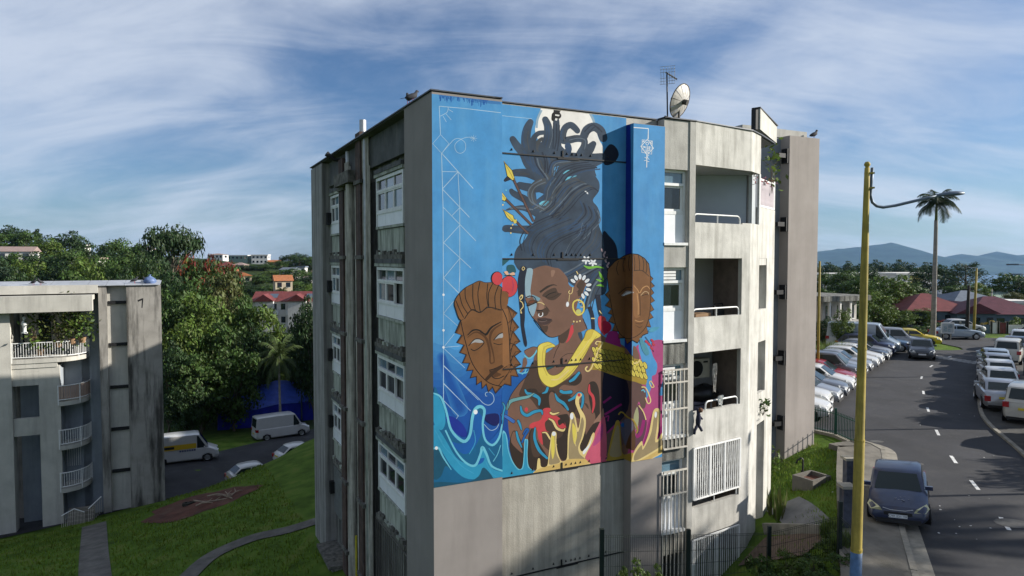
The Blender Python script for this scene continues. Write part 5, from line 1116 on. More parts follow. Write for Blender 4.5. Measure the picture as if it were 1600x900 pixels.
for l in ([(60, 520), (110, 600), (200, 690)], [(150, 640), (220, 720), (300, 770)], [(380, 690), (430, 780), (500, 800)], [(40, 480), (90, 560)], [(300, 480), (310, 560), (270, 640)], [(400, 600), (440, 650)]): f.line('E', l, 5, paint(60, 160, 200), only=(0,))
W([(-10, 870), (20, 640), (30, 420), (60, 420), (80, 480), (95, 600), (135, 710), (190, 785), (230, 770), (245, 640), (252, 500), (270, 490), (288, 505), (282, 640), (295, 760), (345, 815), (340, 850), (40, 900)], CYANL, '5', (1,))
W([(30, 880), (35, 640), (38, 440), (60, 440), (72, 500), (88, 610), (128, 720), (190, 797), (238, 780), (254, 640), (260, 508), (278, 508), (274, 640), (286, 768), (335, 820), (330, 860)], CYAN, '5', (1,))
f.done()
f = Fig('painted_splash')
G = lambda pts, m, fr='5', only=(1,): f.fill(fr, pts, m, True, only)
gs = [(386, 690), (408, 690), (420, 765), (480, 755), (495, 640), (518, 470), (530, 420), (552, 410), (574, 432), (572, 520), (584, 610), (610, 690), (640, 712), (680, 670), (688, 450), (712, 290), (712, 235), (740, 220), (765, 270), (790, 382), (812, 270), (785, 190), (762, 120), (775, 50), (800, 25), (830, 45), (800, 95), (812, 170), (860, 260), (868, 350), (842, 470), (808, 560), (830, 612), (880, 560), (930, 440), (955, 428), (945, 500), (868, 650), (868, 700), (915, 730), (870, 760), (375, 830), (375, 790)]
G(gs, CREAM); cx, cy = 650, 600
G([(500, 740), (505, 660), (528, 500), (538, 440), (560, 440), (562, 540), (575, 640), (610, 715), (560, 738)], TAN); G([(700, 690), (702, 480), (724, 320), (724, 250), (745, 255), (775, 400), (800, 400), (828, 270), (850, 330), (826, 470), (792, 570), (810, 640), (860, 690), (780, 710)], TAN); G([(525, 470), (550, 440), (556, 600), (535, 690), (520, 600)], GOLD); G([(735, 330), (765, 370), (780, 450), (755, 540), (735, 440)], GOLD); G([(840, 610), (900, 540), (935, 450), (905, 560), (850, 640)], WHT)
f.dot('5', (547, 435), 20, 22, WHT, only=(1,)); f.dot('5', (727, 258), 18, 34, WHT, only=(1,)); f.dot('5', (800, 45), 16, 18, RED, only=(1,))
G([(375, 800), (480, 762), (640, 722), (700, 690), (880, 690), (912, 730), (640, 785), (375, 830)], TANC); f.fill('5', [(868, 690), (1080, 655), (1080, 720), (915, 735)], PINK, False, (1,)); f.fill('5', [(20, 845), (290, 775), (345, 815), (335, 840), (20, 885)], CYAN, False, (1,))
f.line('5', [(560, 500), (570, 540), (580, 545)], 6, CREAM, only=(1,)); f.line('5', [(780, 400), (760, 500), (770, 560)], 5, CREAM, only=(1,))
# on the pier
p7 = lambda pts, m: f.fill('7', pts, m, True, (1, 2, 3))
p7([(90, 830), (110, 720), (140, 600), (160, 545), (185, 560), (195, 690), (210, 800), (290, 790), (290, 870), (90, 850)], GOLDD); p7([(110, 810), (130, 700), (160, 590), (180, 600), (186, 720), (196, 810)], TAN)
p7([(195, 560), (250, 530), (285, 560), (280, 640), (240, 740), (200, 650)], paint(96, 92, 110)); f.dot('7', (208, 578), 14, 16, DEEP, only=(1, 2)); p7([(235, 740), (270, 640), (300, 620), (300, 760), (260, 760)], MASKD)
p7([(285, 900), (290, 790), (350, 700), (365, 740), (405, 640), (425, 540), (440, 470), (470, 450), (494, 480), (482, 600), (470, 690), (520, 630), (540, 760), (420, 840)], CREAM); p7([(300, 850), (300, 800), (350, 730), (362, 765), (420, 650), (440, 540), (452, 490), (475, 480), (468, 590), (455, 710), (520, 670), (520, 720), (400, 800)], TAN); f.line('7', [(290, 885), (400, 830), (520, 760)], [20, 26, 30], TANC, only=(3,)); f.dot('7', (458, 500), 9, 24, WHT, 0.1, only=(3,))
f.done()
# ================================================================== the block on the left (number 7)
q_ = WY(250, 405, 44.9); ORG2 = Vector((q_.x, q_.y, 0))
LB = thing('apartment_block', 'lower grey apartment block on the left marked with a black number 7', 'building', ORG2, TH)
M_lb = mat('stained_block_concrete', (0.29, 0.275, 0.25, 1), 0.92, 0.25, 0.9, 0.25, 18, stain=0.95, stain_col=(0.05, 0.047, 0.042, 1), stain_scale=(1.3, 1.3, 0.16), stain_lo=0.47, stain_hi=0.62, blotch=0.25, blotch_col=(0.2, 0.195, 0.18, 1))
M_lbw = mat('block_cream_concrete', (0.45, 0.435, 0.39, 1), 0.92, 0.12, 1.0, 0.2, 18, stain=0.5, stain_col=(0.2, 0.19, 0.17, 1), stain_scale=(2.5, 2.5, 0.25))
M_lbd = mat('block_shade_tone', (0.27, 0.30, 0.33, 1), 0.9, 0.12, 1.0, 0.1, 18, stain=0.3)  # bluish grey carries the shade of the recessed walls in the colour
def xl(px, y=0.0): return LOC(px, 405, 1, y, ORG2).x
def zl(px, py, y=0.0): return LOC(px, py, 1, y, ORG2).z
Q = lambda name, fn, m=None, parent=LB: P(name, fn, m, parent)
ZL = -10.5; zt = zl(220, 446)
Q('pier', lambda b: b.box(xl(196), 0, 0, 0.7, ZL, zt), M_lb)
Q('recess_wall', lambda b: b.box(xl(165), xl(196), 0.4, 0.8, ZL, zt - 0.05), M_lbw)
for py in (473, 539, 606, 672, 738):
    Q('floor_joint', lambda b: b.box(xl(166.5), xl(195.5), 0.27, 0.4, zl(180, py) - 0.1, zl(180, py) + 0.1), M_black)
Q('narrow_pier', lambda b: b.box(xl(152), xl(165), 0, 0.8, ZL, zt), M_lb)
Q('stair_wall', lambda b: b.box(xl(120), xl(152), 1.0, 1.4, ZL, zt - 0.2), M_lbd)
Q('attic_band', lambda b: b.box(xl(-60), xl(152) - 0.003, -0.2, 0.4, zl(80, 459), zl(80, 446)), M_lbw)
Q('roof_fascia', lambda b: b.box(xl(-60), xl(146), -1.5, -0.9, zl(80, 487, -1.2), zl(80, 462, -1.2)), M_lbw)
Q('roof_slab', lambda b: b.box(xl(-60), xl(146), -0.9, 3.0, zl(80, 470, -1.2), zl(80, 462, -1.2) - 0.02), M_lbw)
Q('roof', lambda b: b.box(xl(-60), -0.05, 0.1, 11, zt - 0.02, zt + 0.02), mat('zinc_roof', (0.34, 0.36, 0.39, 1), 0.6, 0.15, 0.5, stain=0.3))
ns = 9
for i in range(ns):
    x0 = xl(-20) + (0.15 - xl(-20)) * i / ns * 0.98; x1 = xl(-20) + (0.15 - xl(-20)) * (i + 1) / ns * 0.98 - 0.03
    Q('roof_sheet', lambda b: b.add([(x0, -0.12, zt + 0.02), (x1, -0.12, zt + 0.02), (x1, 2.2, zt + 0.26), (x0, 2.2, zt + 0.26), (x0, -0.12, zt + 0.06), (x1, -0.12, zt + 0.06), (x1, 2.2, zt + 0.3), (x0, 2.2, zt + 0.3)], [(4, 5, 6, 7), (0, 1, 5, 4), (1, 2, 6, 5), (3, 0, 4, 7)]), MATS['zinc_roof'])
Q('body', lambda b: b.box(xl(-60), -0.3, 3.0, 11, ZL, zt - 0.05), M_lb)
Q('body', lambda b: b.box(xl(152), -0.05, 0.8, 3.01, ZL, zt - 0.1), M_lb)
# left pier and front wall with openings
Q('pier', lambda b: b.box(xl(-60), xl(17), -0.9, 0.2, ZL, zl(10, 487)), M_lbw)
zw = zl(50, 571)
x20, x58, x90 = xl(20), xl(58), xl(91)
Q('front_wall', lambda b: b.box(x58, x90, -0.75, -0.5, ZL, zw), M_lbw)
Q('front_wall', lambda b: b.box(xl(17), x58 - 0.003, -0.748, -0.5, zl(40, 600), zw - 0.003), M_lbw)
Q('front_wall', lambda b: b.box(xl(17), x58 - 0.003, -0.748, -0.5, zl(40, 677), zl(40, 650)), M_lbw)
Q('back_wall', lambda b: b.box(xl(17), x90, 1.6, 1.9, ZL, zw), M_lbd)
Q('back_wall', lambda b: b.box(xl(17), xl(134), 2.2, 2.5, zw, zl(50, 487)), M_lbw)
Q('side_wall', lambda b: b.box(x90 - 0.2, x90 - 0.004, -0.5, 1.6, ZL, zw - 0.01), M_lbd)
for (a, b_) in ((17, 24), (44, 68)):
    Q('door', lambda b: b.box(xl(a + 4), xl(b_), 2.14, 2.2, zl(50, 560), zl(50, 495)), M_glassd)
# curved balconies
def arc(px0, px1, y0, y1, n=10, out=0.0):
    xa = xl(px0); xb = xl(px1); pts = []
    for i in range(n + 1):
        a = i / n * math.pi / 2; pts.append((xa + (xb - xa + out) * math.sin(a), y1 - (y1 - y0 + out) * math.cos(a)))
    return pts
M_slat2 = mat('pinkish_balcony_slat', (0.36, 0.26, 0.21, 1), 0.8, 0.15, 3)
AC = arc(88, 133, -0.85, 1.0)
def balcony(z, kind, x0=None):
    g = bpy.data.objects.new('balcony', None); C.objects.link(g); g.parent = LB
    poly = AC + [(AC[0][0], 1.0)] if x0 is None else [(x0, -0.85)] + AC + [(x0, 1.5)]
    Q('slab', lambda b: b.prism(poly, z - 0.26, z), M_lbw, g)
    path = AC if x0 is None else [(x0 + 0.02, -0.85)] + AC
    for zz in (z + 0.12, z + 0.98):
        mb = MB(); mb.tube([(p[0], p[1] + 0.02, zz) for p in path], 0.03, 6, M_rail, True); mb.build('rail', None, g)
    # bars evenly along the path
    L = [0.0]
    for i in range(1, len(path)): L.append(L[-1] + math.dist(path[i], path[i - 1]))
    n = int(L[-1] / 0.13); mb = MB(); mb.box(-0.012, 0.012, -0.012, 0.012, z + 0.12, z + 0.98); me = mb.mesh('bar', M_rail)
    mb = MB(); mb.box(-0.055, 0.055, -0.008, 0.008, z + 0.15, z + 0.95); ms = mb.mesh('slat', M_slat2)
    for i in range(n):
        s = L[-1] * (i + 0.5) / n; k = min(len(L) - 2, int(np.searchsorted(L, s)) - 1); k = max(k, 0); t = (s - L[k]) / (L[k + 1] - L[k])
        x = path[k][0] + (path[k + 1][0] - path[k][0]) * t; y = path[k][1] + (path[k + 1][1] - path[k][1]) * t
        ang = math.atan2(path[k + 1][1] - path[k][1], path[k + 1][0] - path[k][0])
        obj('bar' if kind != 'slat' else 'slat', me if kind != 'slat' else ms, g, (x, y + 0.02, 0), (0, 0, ang))
    for i in (0, len(path) // 2, len(path) - 1):
        mb = MB(); p = path[i]; mb.box(p[0] - 0.03, p[0] + 0.03, p[1] - 0.01, p[1] + 0.05, z - 0.2, z + 1.02); mb.build('post', M_rail, g)
    return g
zb = [zl(100, 556), zl(100, 624), zl(100, 692), zl(100, 758), zl(100, 815)]
balcony(zb[0], 'bar', xl(17)); balcony(zb[1], 'slat'); balcony(zb[2], 'bar'); balcony(zb[3], 'bar')
Q('planter_band', lambda b: (b.box(xl(17), xl(88), -0.80, -0.55, zb[0] - 0.55, zb[0] - 0.262)), M_lbw)
mb = MB()
for i in range(7):
    x = xl(94 + 3.5 * i); mb.box(x - 0.015, x + 0.015, 0.9, 0.93, zl(100, 735), zl(100, 700))
tag(mb.build('window_bars', M_rail, LB), kind='stuff')
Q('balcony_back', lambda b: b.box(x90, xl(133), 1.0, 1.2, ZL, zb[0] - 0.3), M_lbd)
# number 7 painted on the pier
def n7(b):
    def s(px0, py0, px1, py1, w):
        a = LOC(px0, py0, 1, 0, ORG2); c = LOC(px1, py1, 1, 0, ORG2); b.bar((a.x, -0.006, a.z), (c.x, -0.006, c.z), 0.004, w, None, (0, 1, 0))
    s(215.5, 470, 223, 466.5, 0.1); s(222.5, 467, 222, 480, 0.085)
mb = MB(); a = [LOC(x, y, 1, 0, ORG2) for x, y in ((215, 469), (222.0, 466), (224, 466.3), (222.7, 481), (221.2, 481), (222, 469), (216, 471.5))]
mb.add([(p.x, -0.006, p.z) for p in a], [tuple(range(7))]); mb.build('number', M_black, LB)
# entrance steps, railings
sx = xl(118); zg = -7.9
for i in range(4):
    Q('step', lambda b: b.box(xl(100), xl(140), -1.8 + 0.3 * i, -1.5 + 0.3 * i, ZL, zl(120, 800) + 0.16 * i), M_pave)
for (pa_, pb_) in (((96, 806), (116, 795)), ((116, 795), (132, 800)), ((138, 795), (158, 776))):
    a = LOC(*pa_, 1, -1.9, ORG2); b2 = LOC(*pb_, 1, -1.9 if pa_[0] < 130 else -0.8, ORG2)
    g = bpy.data.objects.new('entrance_rail', None); C.objects.link(g); g.parent = LB
    mb = MB(); mb.tube([tuple(a), tuple(b2)], 0.03, 6, M_rail); mb.build('hand_rail', None, g)
    mb = MB(); mb.box(-0.012, 0.012, -0.012, 0.012, -1.0, 0); me = mb.mesh('bar', M_grill)
    for i in range(8): p = a.lerp(b2, i / 7); obj('bar', me, g, tuple(p))
# white figurine and things on the top balcony rail
# ================================================================== trees and plants
rt = random.Random(11); nr = np.random.default_rng(4)
def leafmat(name, col, rnd=0.4, tr=0.25): return mat(name, col + (1,), 0.6, 0.3, 0.35, rnd=rnd, transl=tr, spec=0.25)
LM = {'mid': leafmat('leaf_mid', (0.046, 0.084, 0.018)), 'light': leafmat('leaf_light', (0.076, 0.118, 0.02)), 'dark': leafmat('leaf_dark', (0.026, 0.052, 0.016)),
      'blue': leafmat('leaf_bluish', (0.035, 0.062, 0.032)), 'olive': leafmat('leaf_olive', (0.075, 0.085, 0.025)), 'flower': leafmat('leaf_orange', (0.17, 0.032, 0.014), 0.35), 'palm': leafmat('leaf_palm', (0.05, 0.075, 0.02)),
      'grass': leafmat('leaf_cane', (0.11, 0.16, 0.03), 0.35), 'yellow': leafmat('leaf_yellow', (0.25, 0.19, 0.02), 0.3)}
M_bark = mat('bark', (0.10, 0.082, 0.062, 1), 0.95, 0.35, 4, 0.5, 20)
M_palmbark = mat('palm_bark', (0.22, 0.205, 0.18, 1), 0.9, 0.2, 3, 0.2, 20, stain=0.5, stain_scale=(1, 1, 4))
def leaf_mesh(name, cent, nrm, size, m, aspect=0.5):
    n = len(cent); a = nr.normal(size=(n, 3)); a -= (a * nrm).sum(1, keepdims=True) * nrm; a /= np.linalg.norm(a, axis=1, keepdims=True) + 1e-9
    b = np.cross(nrm, a); s = size * nr.uniform(0.65, 1.35, (n, 1))
    v = np.empty((n, 4, 3)); v[:, 0] = cent - a * s; v[:, 1] = cent + b * s * aspect + a * s * 0.1 - nrm * s * 0.12; v[:, 2] = cent + a * s; v[:, 3] = cent - b * s * aspect + a * s * 0.1 - nrm * s * 0.12
    me = bpy.data.meshes.new(name); me.vertices.add(n * 4); me.vertices.foreach_set('co', v.reshape(-1))
    me.loops.add(n * 4); me.loops.foreach_set('vertex_index', np.arange(n * 4, dtype=np.int32)); me.polygons.add(n)
    me.polygons.foreach_set('loop_start', np.arange(0, n * 4, 4, dtype=np.int32)); me.polygons.foreach_set('loop_total', np.full(n, 4, np.int32))
    me.materials.append(m); me.update(calc_edges=True); me.validate(); return me
def crown_pts(clumps, per, rad):
    c = []; nn = []
    for (x, y, z, r) in clumps:
        k = max(4, int(per * (r / rad) ** 1.5)); d = nr.normal(size=(k, 3)); d /= np.linalg.norm(d, axis=1, keepdims=True); d[:, 2] = np.where(nr.random(k) < 0.75, np.abs(d[:, 2]), d[:, 2])
        rr = r * nr.uniform(0.55, 1.08, (k, 1)) * np.array([1, 1, 0.75]); c.append(np.array([x, y, z]) + d * rr)
        q = d + nr.normal(scale=0.55, size=(k, 3)) + np.array([0, 0, 0.35]); nn.append(q / np.linalg.norm(q, axis=1, keepdims=True))
    return np.concatenate(c), np.concatenate(nn)
def make_tree(name, h, rx, rz, z0, ncl, per, lsize, lm, shape='round', lean=0.0, seed=1, flowers=0):
    global nr
    nr = np.random.default_rng(seed); r_ = random.Random(seed)
    t = bpy.data.objects.new(name, None); C.objects.link(t)
    cl = []; crad = rx * 0.30
    for i in range(ncl):
        for _ in range(40):
            u = nr.uniform(-1, 1, 3)
            d = np.linalg.norm(u)
            if d < 1 and d > (0.45 if shape != 'flat' else 0.15): break
        x, y, z = u
        if shape == 'flat': z = 0.35 * z + 0.62 * (1 - (x * x + y * y)) ; X = x * rx; Y = y * rx; Z = z0 + rz * z
        elif shape == 'cone': s = 1 - (z + 1) / 2 * 0.85; X = x * rx * s; Y = y * rx * s; Z = z0 + rz * (1 + z)
        else: X = x * rx; Y = y * rx; Z = z0 + rz * (1 + z) * (0.92 + 0.16 * r_.random())
        cl.append((X, Y, Z, crad * nr.uniform(0.55, 1.25)))
    c, nn = crown_pts(cl, per, crad)
    tr = MB(); top = z0 + rz * 1.0; R0 = h * 0.022
    tr.tube([(0, 0, -0.6), (0.05 * rx, 0.02, z0 * 0.5), (0.02, 0.06 * rx, z0), (0, 0, top)], [R0 * 1.5, R0 * 1.1, R0 * 0.9, R0 * 0.3], 8)
    for (x, y, z, r) in cl[:: max(1, len(cl) // 12)]:
        zs = z0 * r_.uniform(0.75, 1.05); tr.tube([(0.02, 0.02, zs), (x * 0.45, y * 0.45, zs + (z - zs) * 0.6), (x * 0.9, y * 0.9, z)], [R0 * 0.6, R0 * 0.4, R0 * 0.12], 5, None, False)
    tr.sm = True; tr.build('trunk', M_bark, t)
    obj('crown', leaf_mesh('crown', c, nn, lsize, lm), t)
    if flowers:
        up = [q for q in cl if q[2] > z0 + rz * 0.3]; fc = [up[int(nr.integers(len(up)))] for _ in range(flowers)]
        c2, n2 = crown_pts([(x + nr.normal() * .3, y + nr.normal() * .3, z + 0.45 * r, r * 0.55) for x, y, z, r in fc], 26, crad * 0.55)
        obj('blossom', leaf_mesh('blossom', c2, n2, lsize * 0.9, LM['flower']), t)
    return t
def park(o): reg(o); o.location = (0, -250, -60); return o
PR = {}
PR['broad'] = (make_tree('broadleaf_tree', 10, 4.8, 4.4, 1.5, 95, 66, 0.27, LM['mid'], seed=1), 10.4, 10.4)
PR['light'] = (make_tree('broadleaf_tree', 10, 4.6, 4.4, 1.4, 90, 64, 0.28, LM['light'], seed=2), 10.4, 10)
PR['dense'] = (make_tree('broadleaf_tree', 10, 4.8, 4.6, 1.2, 105, 66, 0.26, LM['dark'], seed=3), 10.4, 10.6)
PR['olive'] = (make_tree('broadleaf_tree', 10, 4.4, 4.0, 2.2, 70, 58, 0.28, LM['olive'], seed=4), 10.2, 10)
PR['blue'] = (make_tree('broadleaf_tree', 10, 4.6, 4.3, 1.6, 90, 62, 0.26, LM['blue'], seed=5), 10.4, 10.2)
PR['flam'] = (make_tree('flame_tree', 9, 6.0, 4.6, 3.2, 110, 62, 0.26, LM['mid'], 'flat', seed=6, flowers=34), 8.6, 13.6)
PR['umb'] = (make_tree('umbrella_tree', 10, 5.6, 1.0, 8.3, 46, 70, 0.26, LM['dark'], 'flat', seed=7), 9.6, 12.6)
PR['cone'] = (make_tree('conifer_tree', 12, 2.6, 5.0, 2.0, 60, 46, 0.25, LM['dark'], 'cone', seed=8), 12.4, 6.0)
PR['bush'] = (make_tree('bush', 2, 1.3, 0.9, 0.1, 26, 44, 0.12, LM['mid'], seed=9), 2.2, 3.0)
PR['bushl'] = (make_tree('bush', 2, 1.3, 0.9, 0.1, 26, 44, 0.12, LM['light'], seed=10), 2.2, 3.0)
PR['busho'] = (make_tree('bush', 2, 1.2, 0.9, 0.1, 24, 40, 0.11, LM['flower'], seed=12), 2.2, 2.9)
PR['bushy'] = (make_tree('bush', 2, 1.2, 0.9, 0.1, 24, 40, 0.11, LM['yellow'], seed=13), 2.2, 2.9)
def frond(b, base, az, el0, ln, droop, w, nl, m, thick=0.03):
    pts = []; p = Vector(base); el = el0
    for i in range(9):
        pts.append(p.copy()); d = Vector((math.cos(az) * math.cos(el), math.sin(az) * math.cos(el), math.sin(el))); p = p + d * ln / 8; el -= droop / 8 * (0.6 + i * 0.13)
    b.tube(pts, [thick * (1 - 0.1 * i) for i in range(9)], 4, m, False)
    side = Vector((-math.sin(az), math.cos(az), 0))
    for i in range(nl):
        t = 0.10 + 0.9 * i / nl; k = min(7, int(t * 8)); u = t * 8 - k; c = pts[k].lerp(pts[k + 1], u); d = (pts[k + 1] - pts[k]).normalized(); L = w * math.sin(math.pi * min(0.97, 0.18 + 0.8 * t)) * (0.9 + 0.2 * random.random())
        for s_ in (-1, 1):
            e = c + (side * s_ * 0.85 + d * 0.45 + Vector((0, 0, -0.35 - 0.3 * random.random()))) * L
            q = d * 0.05 * ln / 4 * 1.2
            b.add([c - q, c + q, e + q * 0.2, e - q * 0.2], [(0, 1, 2, 3)], m)
def make_palm(name, h, nf, fl, droop, w, seed, royal=False, m=None):
    random.seed(seed); t = bpy.data.objects.new(name, None); C.objects.link(t); m = m or LM['palm']
    b = MB(); R0 = 0.26 if royal else 0.15
    n = 10; b.tube([(0.25 * math.sin(i / n * 1.5) * (0 if royal else 1), 0, -0.4 + (h + 0.4) * i / n) for i in range(n + 1)], [R0 * (1.25 - 0.45 * i / n) for i in range(n + 1)], 10); b.sm = True; b.build('trunk', M_palmbark, t)
    x0 = 0.25 * math.sin(1.5) * (0 if royal else 1)
    if royal:
        b = MB(); b.tube([(x0, 0, h), (x0, 0, h + 0.9), (x0, 0, h + 1.7)], [0.17, 0.15, 0.09], 8); b.sm = True; b.build('crown_shaft', mat('palm_green', (0.10, 0.13, 0.04, 1), 0.6, 0.2, 2), t); h += 1.5
    for i in range(nf):
        b = MB(); az = i * 2.4 + random.uniform(-.2, .2); el = R(72) - (i / nf) * R(105 if not royal else 80); frond(b, (x0, 0, h), az, el, fl * random.uniform(0.85, 1.1), R(droop) * random.uniform(0.8, 1.2), w, 30, m); b.build('frond', None, t)
    return t
PR['coco'] = (make_palm('coconut_palm', 7.5, 20, 3.6, 85, 0.75, 3), 9.6, 7)
PR['royal'] = (make_palm('royal_palm', 11.4, 19, 2.9, 110, 0.95, 4, True, leafmat('leaf_royal', (0.026, 0.042, 0.014))), 14.4, 6)
# casuarina with upswept feathery limbs
def make_casu():
    r_ = random.Random(5); t = bpy.data.objects.new('casuarina_tree', None); C.objects.link(t); b = MB(); cs = []; ns = []
    b.tube([(0, 0, -0.5), (0, 0, 5), (0.1, 0, 11)], [0.3, 0.2, 0.05], 7)
    for i in range(34):
        z = 2.2 + i * 0.26; a = i * 2.4; L = 3.9 * (1 - i / 48); e = (L * math.cos(a), L * math.sin(a), z + L * r_.uniform(0.55, 0.95)); b.tube([(0, 0, z), (e[0] * 0.6, e[1] * 0.6, z + (e[2] - z) * 0.4), e], [0.07, 0.05, 0.015], 4, None, False)
        for k in range(70):
            u = r_.uniform(0.3, 1.05); cs.append((e[0] * u + r_.gauss(0, .22), e[1] * u + r_.gauss(0, .22), z + (e[2] - z) * u ** 1.5 + r_.gauss(0, .25))); ns.append((math.cos(a + 1.57) + r_.gauss(0, .5), math.sin(a + 1.57) + r_.gauss(0, .5), r_.gauss(0, .3)))
    b.build('trunk', M_bark, t); c = np.array(cs); n_ = np.array(ns); n_ /= np.linalg.norm(n_, axis=1, keepdims=True)
    obj('crown', leaf_mesh('crown', c, n_, 0.34, LM['blue'], 0.14), t); return t
PR['casu'] = (make_casu(), 12.2, 8.0)
def make_cane(seed=3, m='grass'):
    r_ = random.Random(seed); t = bpy.data.objects.new('tall_grass', None); C.objects.link(t)
    for k in range(3):
        b = MB()
        for i in range(170):
            a = r_.uniform(0, 6.28); d = r_.uniform(0, 1.1) ** 0.7; x = d * math.cos(a); y = d * math.sin(a); L = r_.uniform(1.4, 2.7); la = r_.uniform(0, 6.28); ln = r_.uniform(0.2, 0.9); w_ = 0.035
            p = [Vector((x, y, 0)), Vector((x + ln * 0.3 * math.cos(la), y + ln * 0.3 * math.sin(la), L * 0.6)), Vector((x + ln * math.cos(la), y + ln * math.sin(la), L))]; s = Vector((-math.sin(la), math.cos(la), 0)) * w_
            b.add([p[0] - s, p[0] + s, p[1] + s, p[1] - s, p[2]], [(0, 1, 2, 3), (3, 2, 4)])
        b.build('blades', LM[m], t)['kind'] = 'stuff'
    return t
PR['cane'] = (make_cane(), 2.6, 2.6)
for k in PR: park(PR[k][0])
used = set()
def plant(kind, px, top, Y, wpx, label, cat='tree', group=None, base=None, x=None):
    o, h, wd = PR[kind]
    p = WY(px, top, Y); X = p.x if x is None else x; zb_ = H(X, Y) if base is None else base
    sz = max(0.2, (p.z - zb_) / h); sx_ = wpx / FPX * Y / wd
    rz = (px * 0.7 + Y) % 6.28
    if kind not in used:
        used.add(kind); o.location = (X, Y, zb_); o.scale = (sx_, sx_, sz); o.rotation_euler = (0, 0, rz); tag(o, label, cat, group); return o
    return copy_tree(o, (X, Y, zb_), rz, label, (sx_, sx_, sz), group)
def plant2(kind, *a, **k):
    n = plant(kind, *a, **k)
    if 'category' not in n: n['category'] = k.get('cat', 'tree')
    if k.get('group') is None and n.get('group') is not None: del n['group']
    n['category'] = k.get('cat', a[5] if len(a) > 5 else 'tree'); return n
G1 = 'trees of the wooded slope on the left'
T = lambda kind, px, top, Y, w_, label, **k: plant2(kind, px, top, Y, w_, label, **k)
T('dense', 232, 392, 120, 60, 'dark round tree left of the flat topped tree'); T('umb', 268, 366, 112, 96, 'flat topped dark tree rising above all others on the left slope')
T('flam', 312, 396, 106, 110, 'wide flame tree with orange blossom in front of the flat topped tree')
T('flam', 356, 406, 112, 74, 'smaller flame tree with orange blossom right of the wide one')
for (px, top, Y, w_, kd) in ((255, 420, 96, 70, 'dense'), (300, 440, 92, 90, 'broad'), (345, 436, 96, 80, 'olive'), (268, 470, 84, 80, 'broad'), (318, 468, 84, 95, 'light'), (372, 470, 88, 90, 'broad'), (412, 486, 88, 80, 'light'), (285, 510, 77, 90, 'light'), (340, 506, 79, 90, 'broad'), (392, 512, 82, 80, 'dense'), (262, 540, 72, 70, 'dense'), (310, 556, 72, 90, 'broad'), (365, 548, 75, 90, 'broad'), (470, 500, 84, 66, 'dense'), (488, 470, 80, 70, 'dense'), (455, 560, 93, 60, 'light'), (410, 575, 93, 60, 'light'), (482, 580, 93, 60, 'dense'), (440, 598, 92, 50, 'light'), (318, 600, 75, 60, 'dense'), (290, 596, 70, 70, 'dense')):
    lb = {'dense': 'dense dark green tree in the thicket between the two blocks', 'broad': 'mid green leafy tree in the thicket between the two blocks', 'olive': 'olive green sparse tree below the smaller flame tree', 'light': 'bright green leafy tree in the thicket between the two blocks'}[kd]
    T(kd, px, top, Y, w_, lb, group=None if kd == 'olive' else {'dense': 'dark trees of the thicket', 'broad': 'mid green trees of the thicket', 'light': 'bright green trees of the thicket'}[kd])
T('coco', 437, 523, 73.5, 80, 'coconut palm with drooping fronds above the blue tarpaulin shed')
T('coco', 282 + 160, 430 + 16, 190, 26, 'distant coconut palm beside the house with the orange gable')
T('cone', 57, 352, 205, 34, 'narrow tiered conifer standing out on the left hilltop')
T('dense', 103, 364, 188, 78, 'rounded dome shaped tree on the left hilltop')
for (px, top, Y, w_, kd) in ((8, 354, 200, 70, 'dense'), (38, 362, 196, 50, 'broad'), (75, 378, 180, 60, 'light'), (140, 392, 172, 60, 'broad'), (182, 376, 170, 84, 'broad'), (222, 384, 165, 70, 'broad'), (164, 388, 160, 50, 'dense'), (244, 396, 150, 60, 'dense'), (28, 398, 150, 80, 'broad'), (70, 396, 152, 80, 'dense'), (112, 392, 150, 70, 'broad'), (152, 402, 140, 80, 'broad'), (196, 404, 138, 80, 'broad'), (232, 410, 132, 60, 'light'), (4, 412, 122, 60, 'blue'), (48, 412, 122, 70, 'light'), (92, 412, 120, 76, 'dense'), (132, 410, 118, 76, 'light'), (172, 414, 116, 70, 'broad'), (212, 418, 112, 70, 'light'), (30, 424, 104, 60, 'dense'), (110, 426, 104, 66, 'broad'), (190, 424, 102, 60, 'dense'), (240, 432, 100, 50, 'broad'), (150, 428, 100, 50, 'light'), (-30, 360, 190, 90, 'broad'), (-25, 400, 140, 80, 'dense')):
    lb = {'dense': 'dark green tree on the left hill behind the lower block', 'broad': 'mid green tree on the left hill behind the lower block', 'light': 'bright green tree on the left hill behind the lower block', 'blue': 'bluish grey green tree at the left edge above the flat roof'}[kd]
    T(kd, px, top, Y, w_, lb, group=None if kd == 'blue' else {'dense': 'dark trees on the left hill', 'broad': 'mid green trees on the left hill', 'light': 'bright trees on the left hill'}[kd])
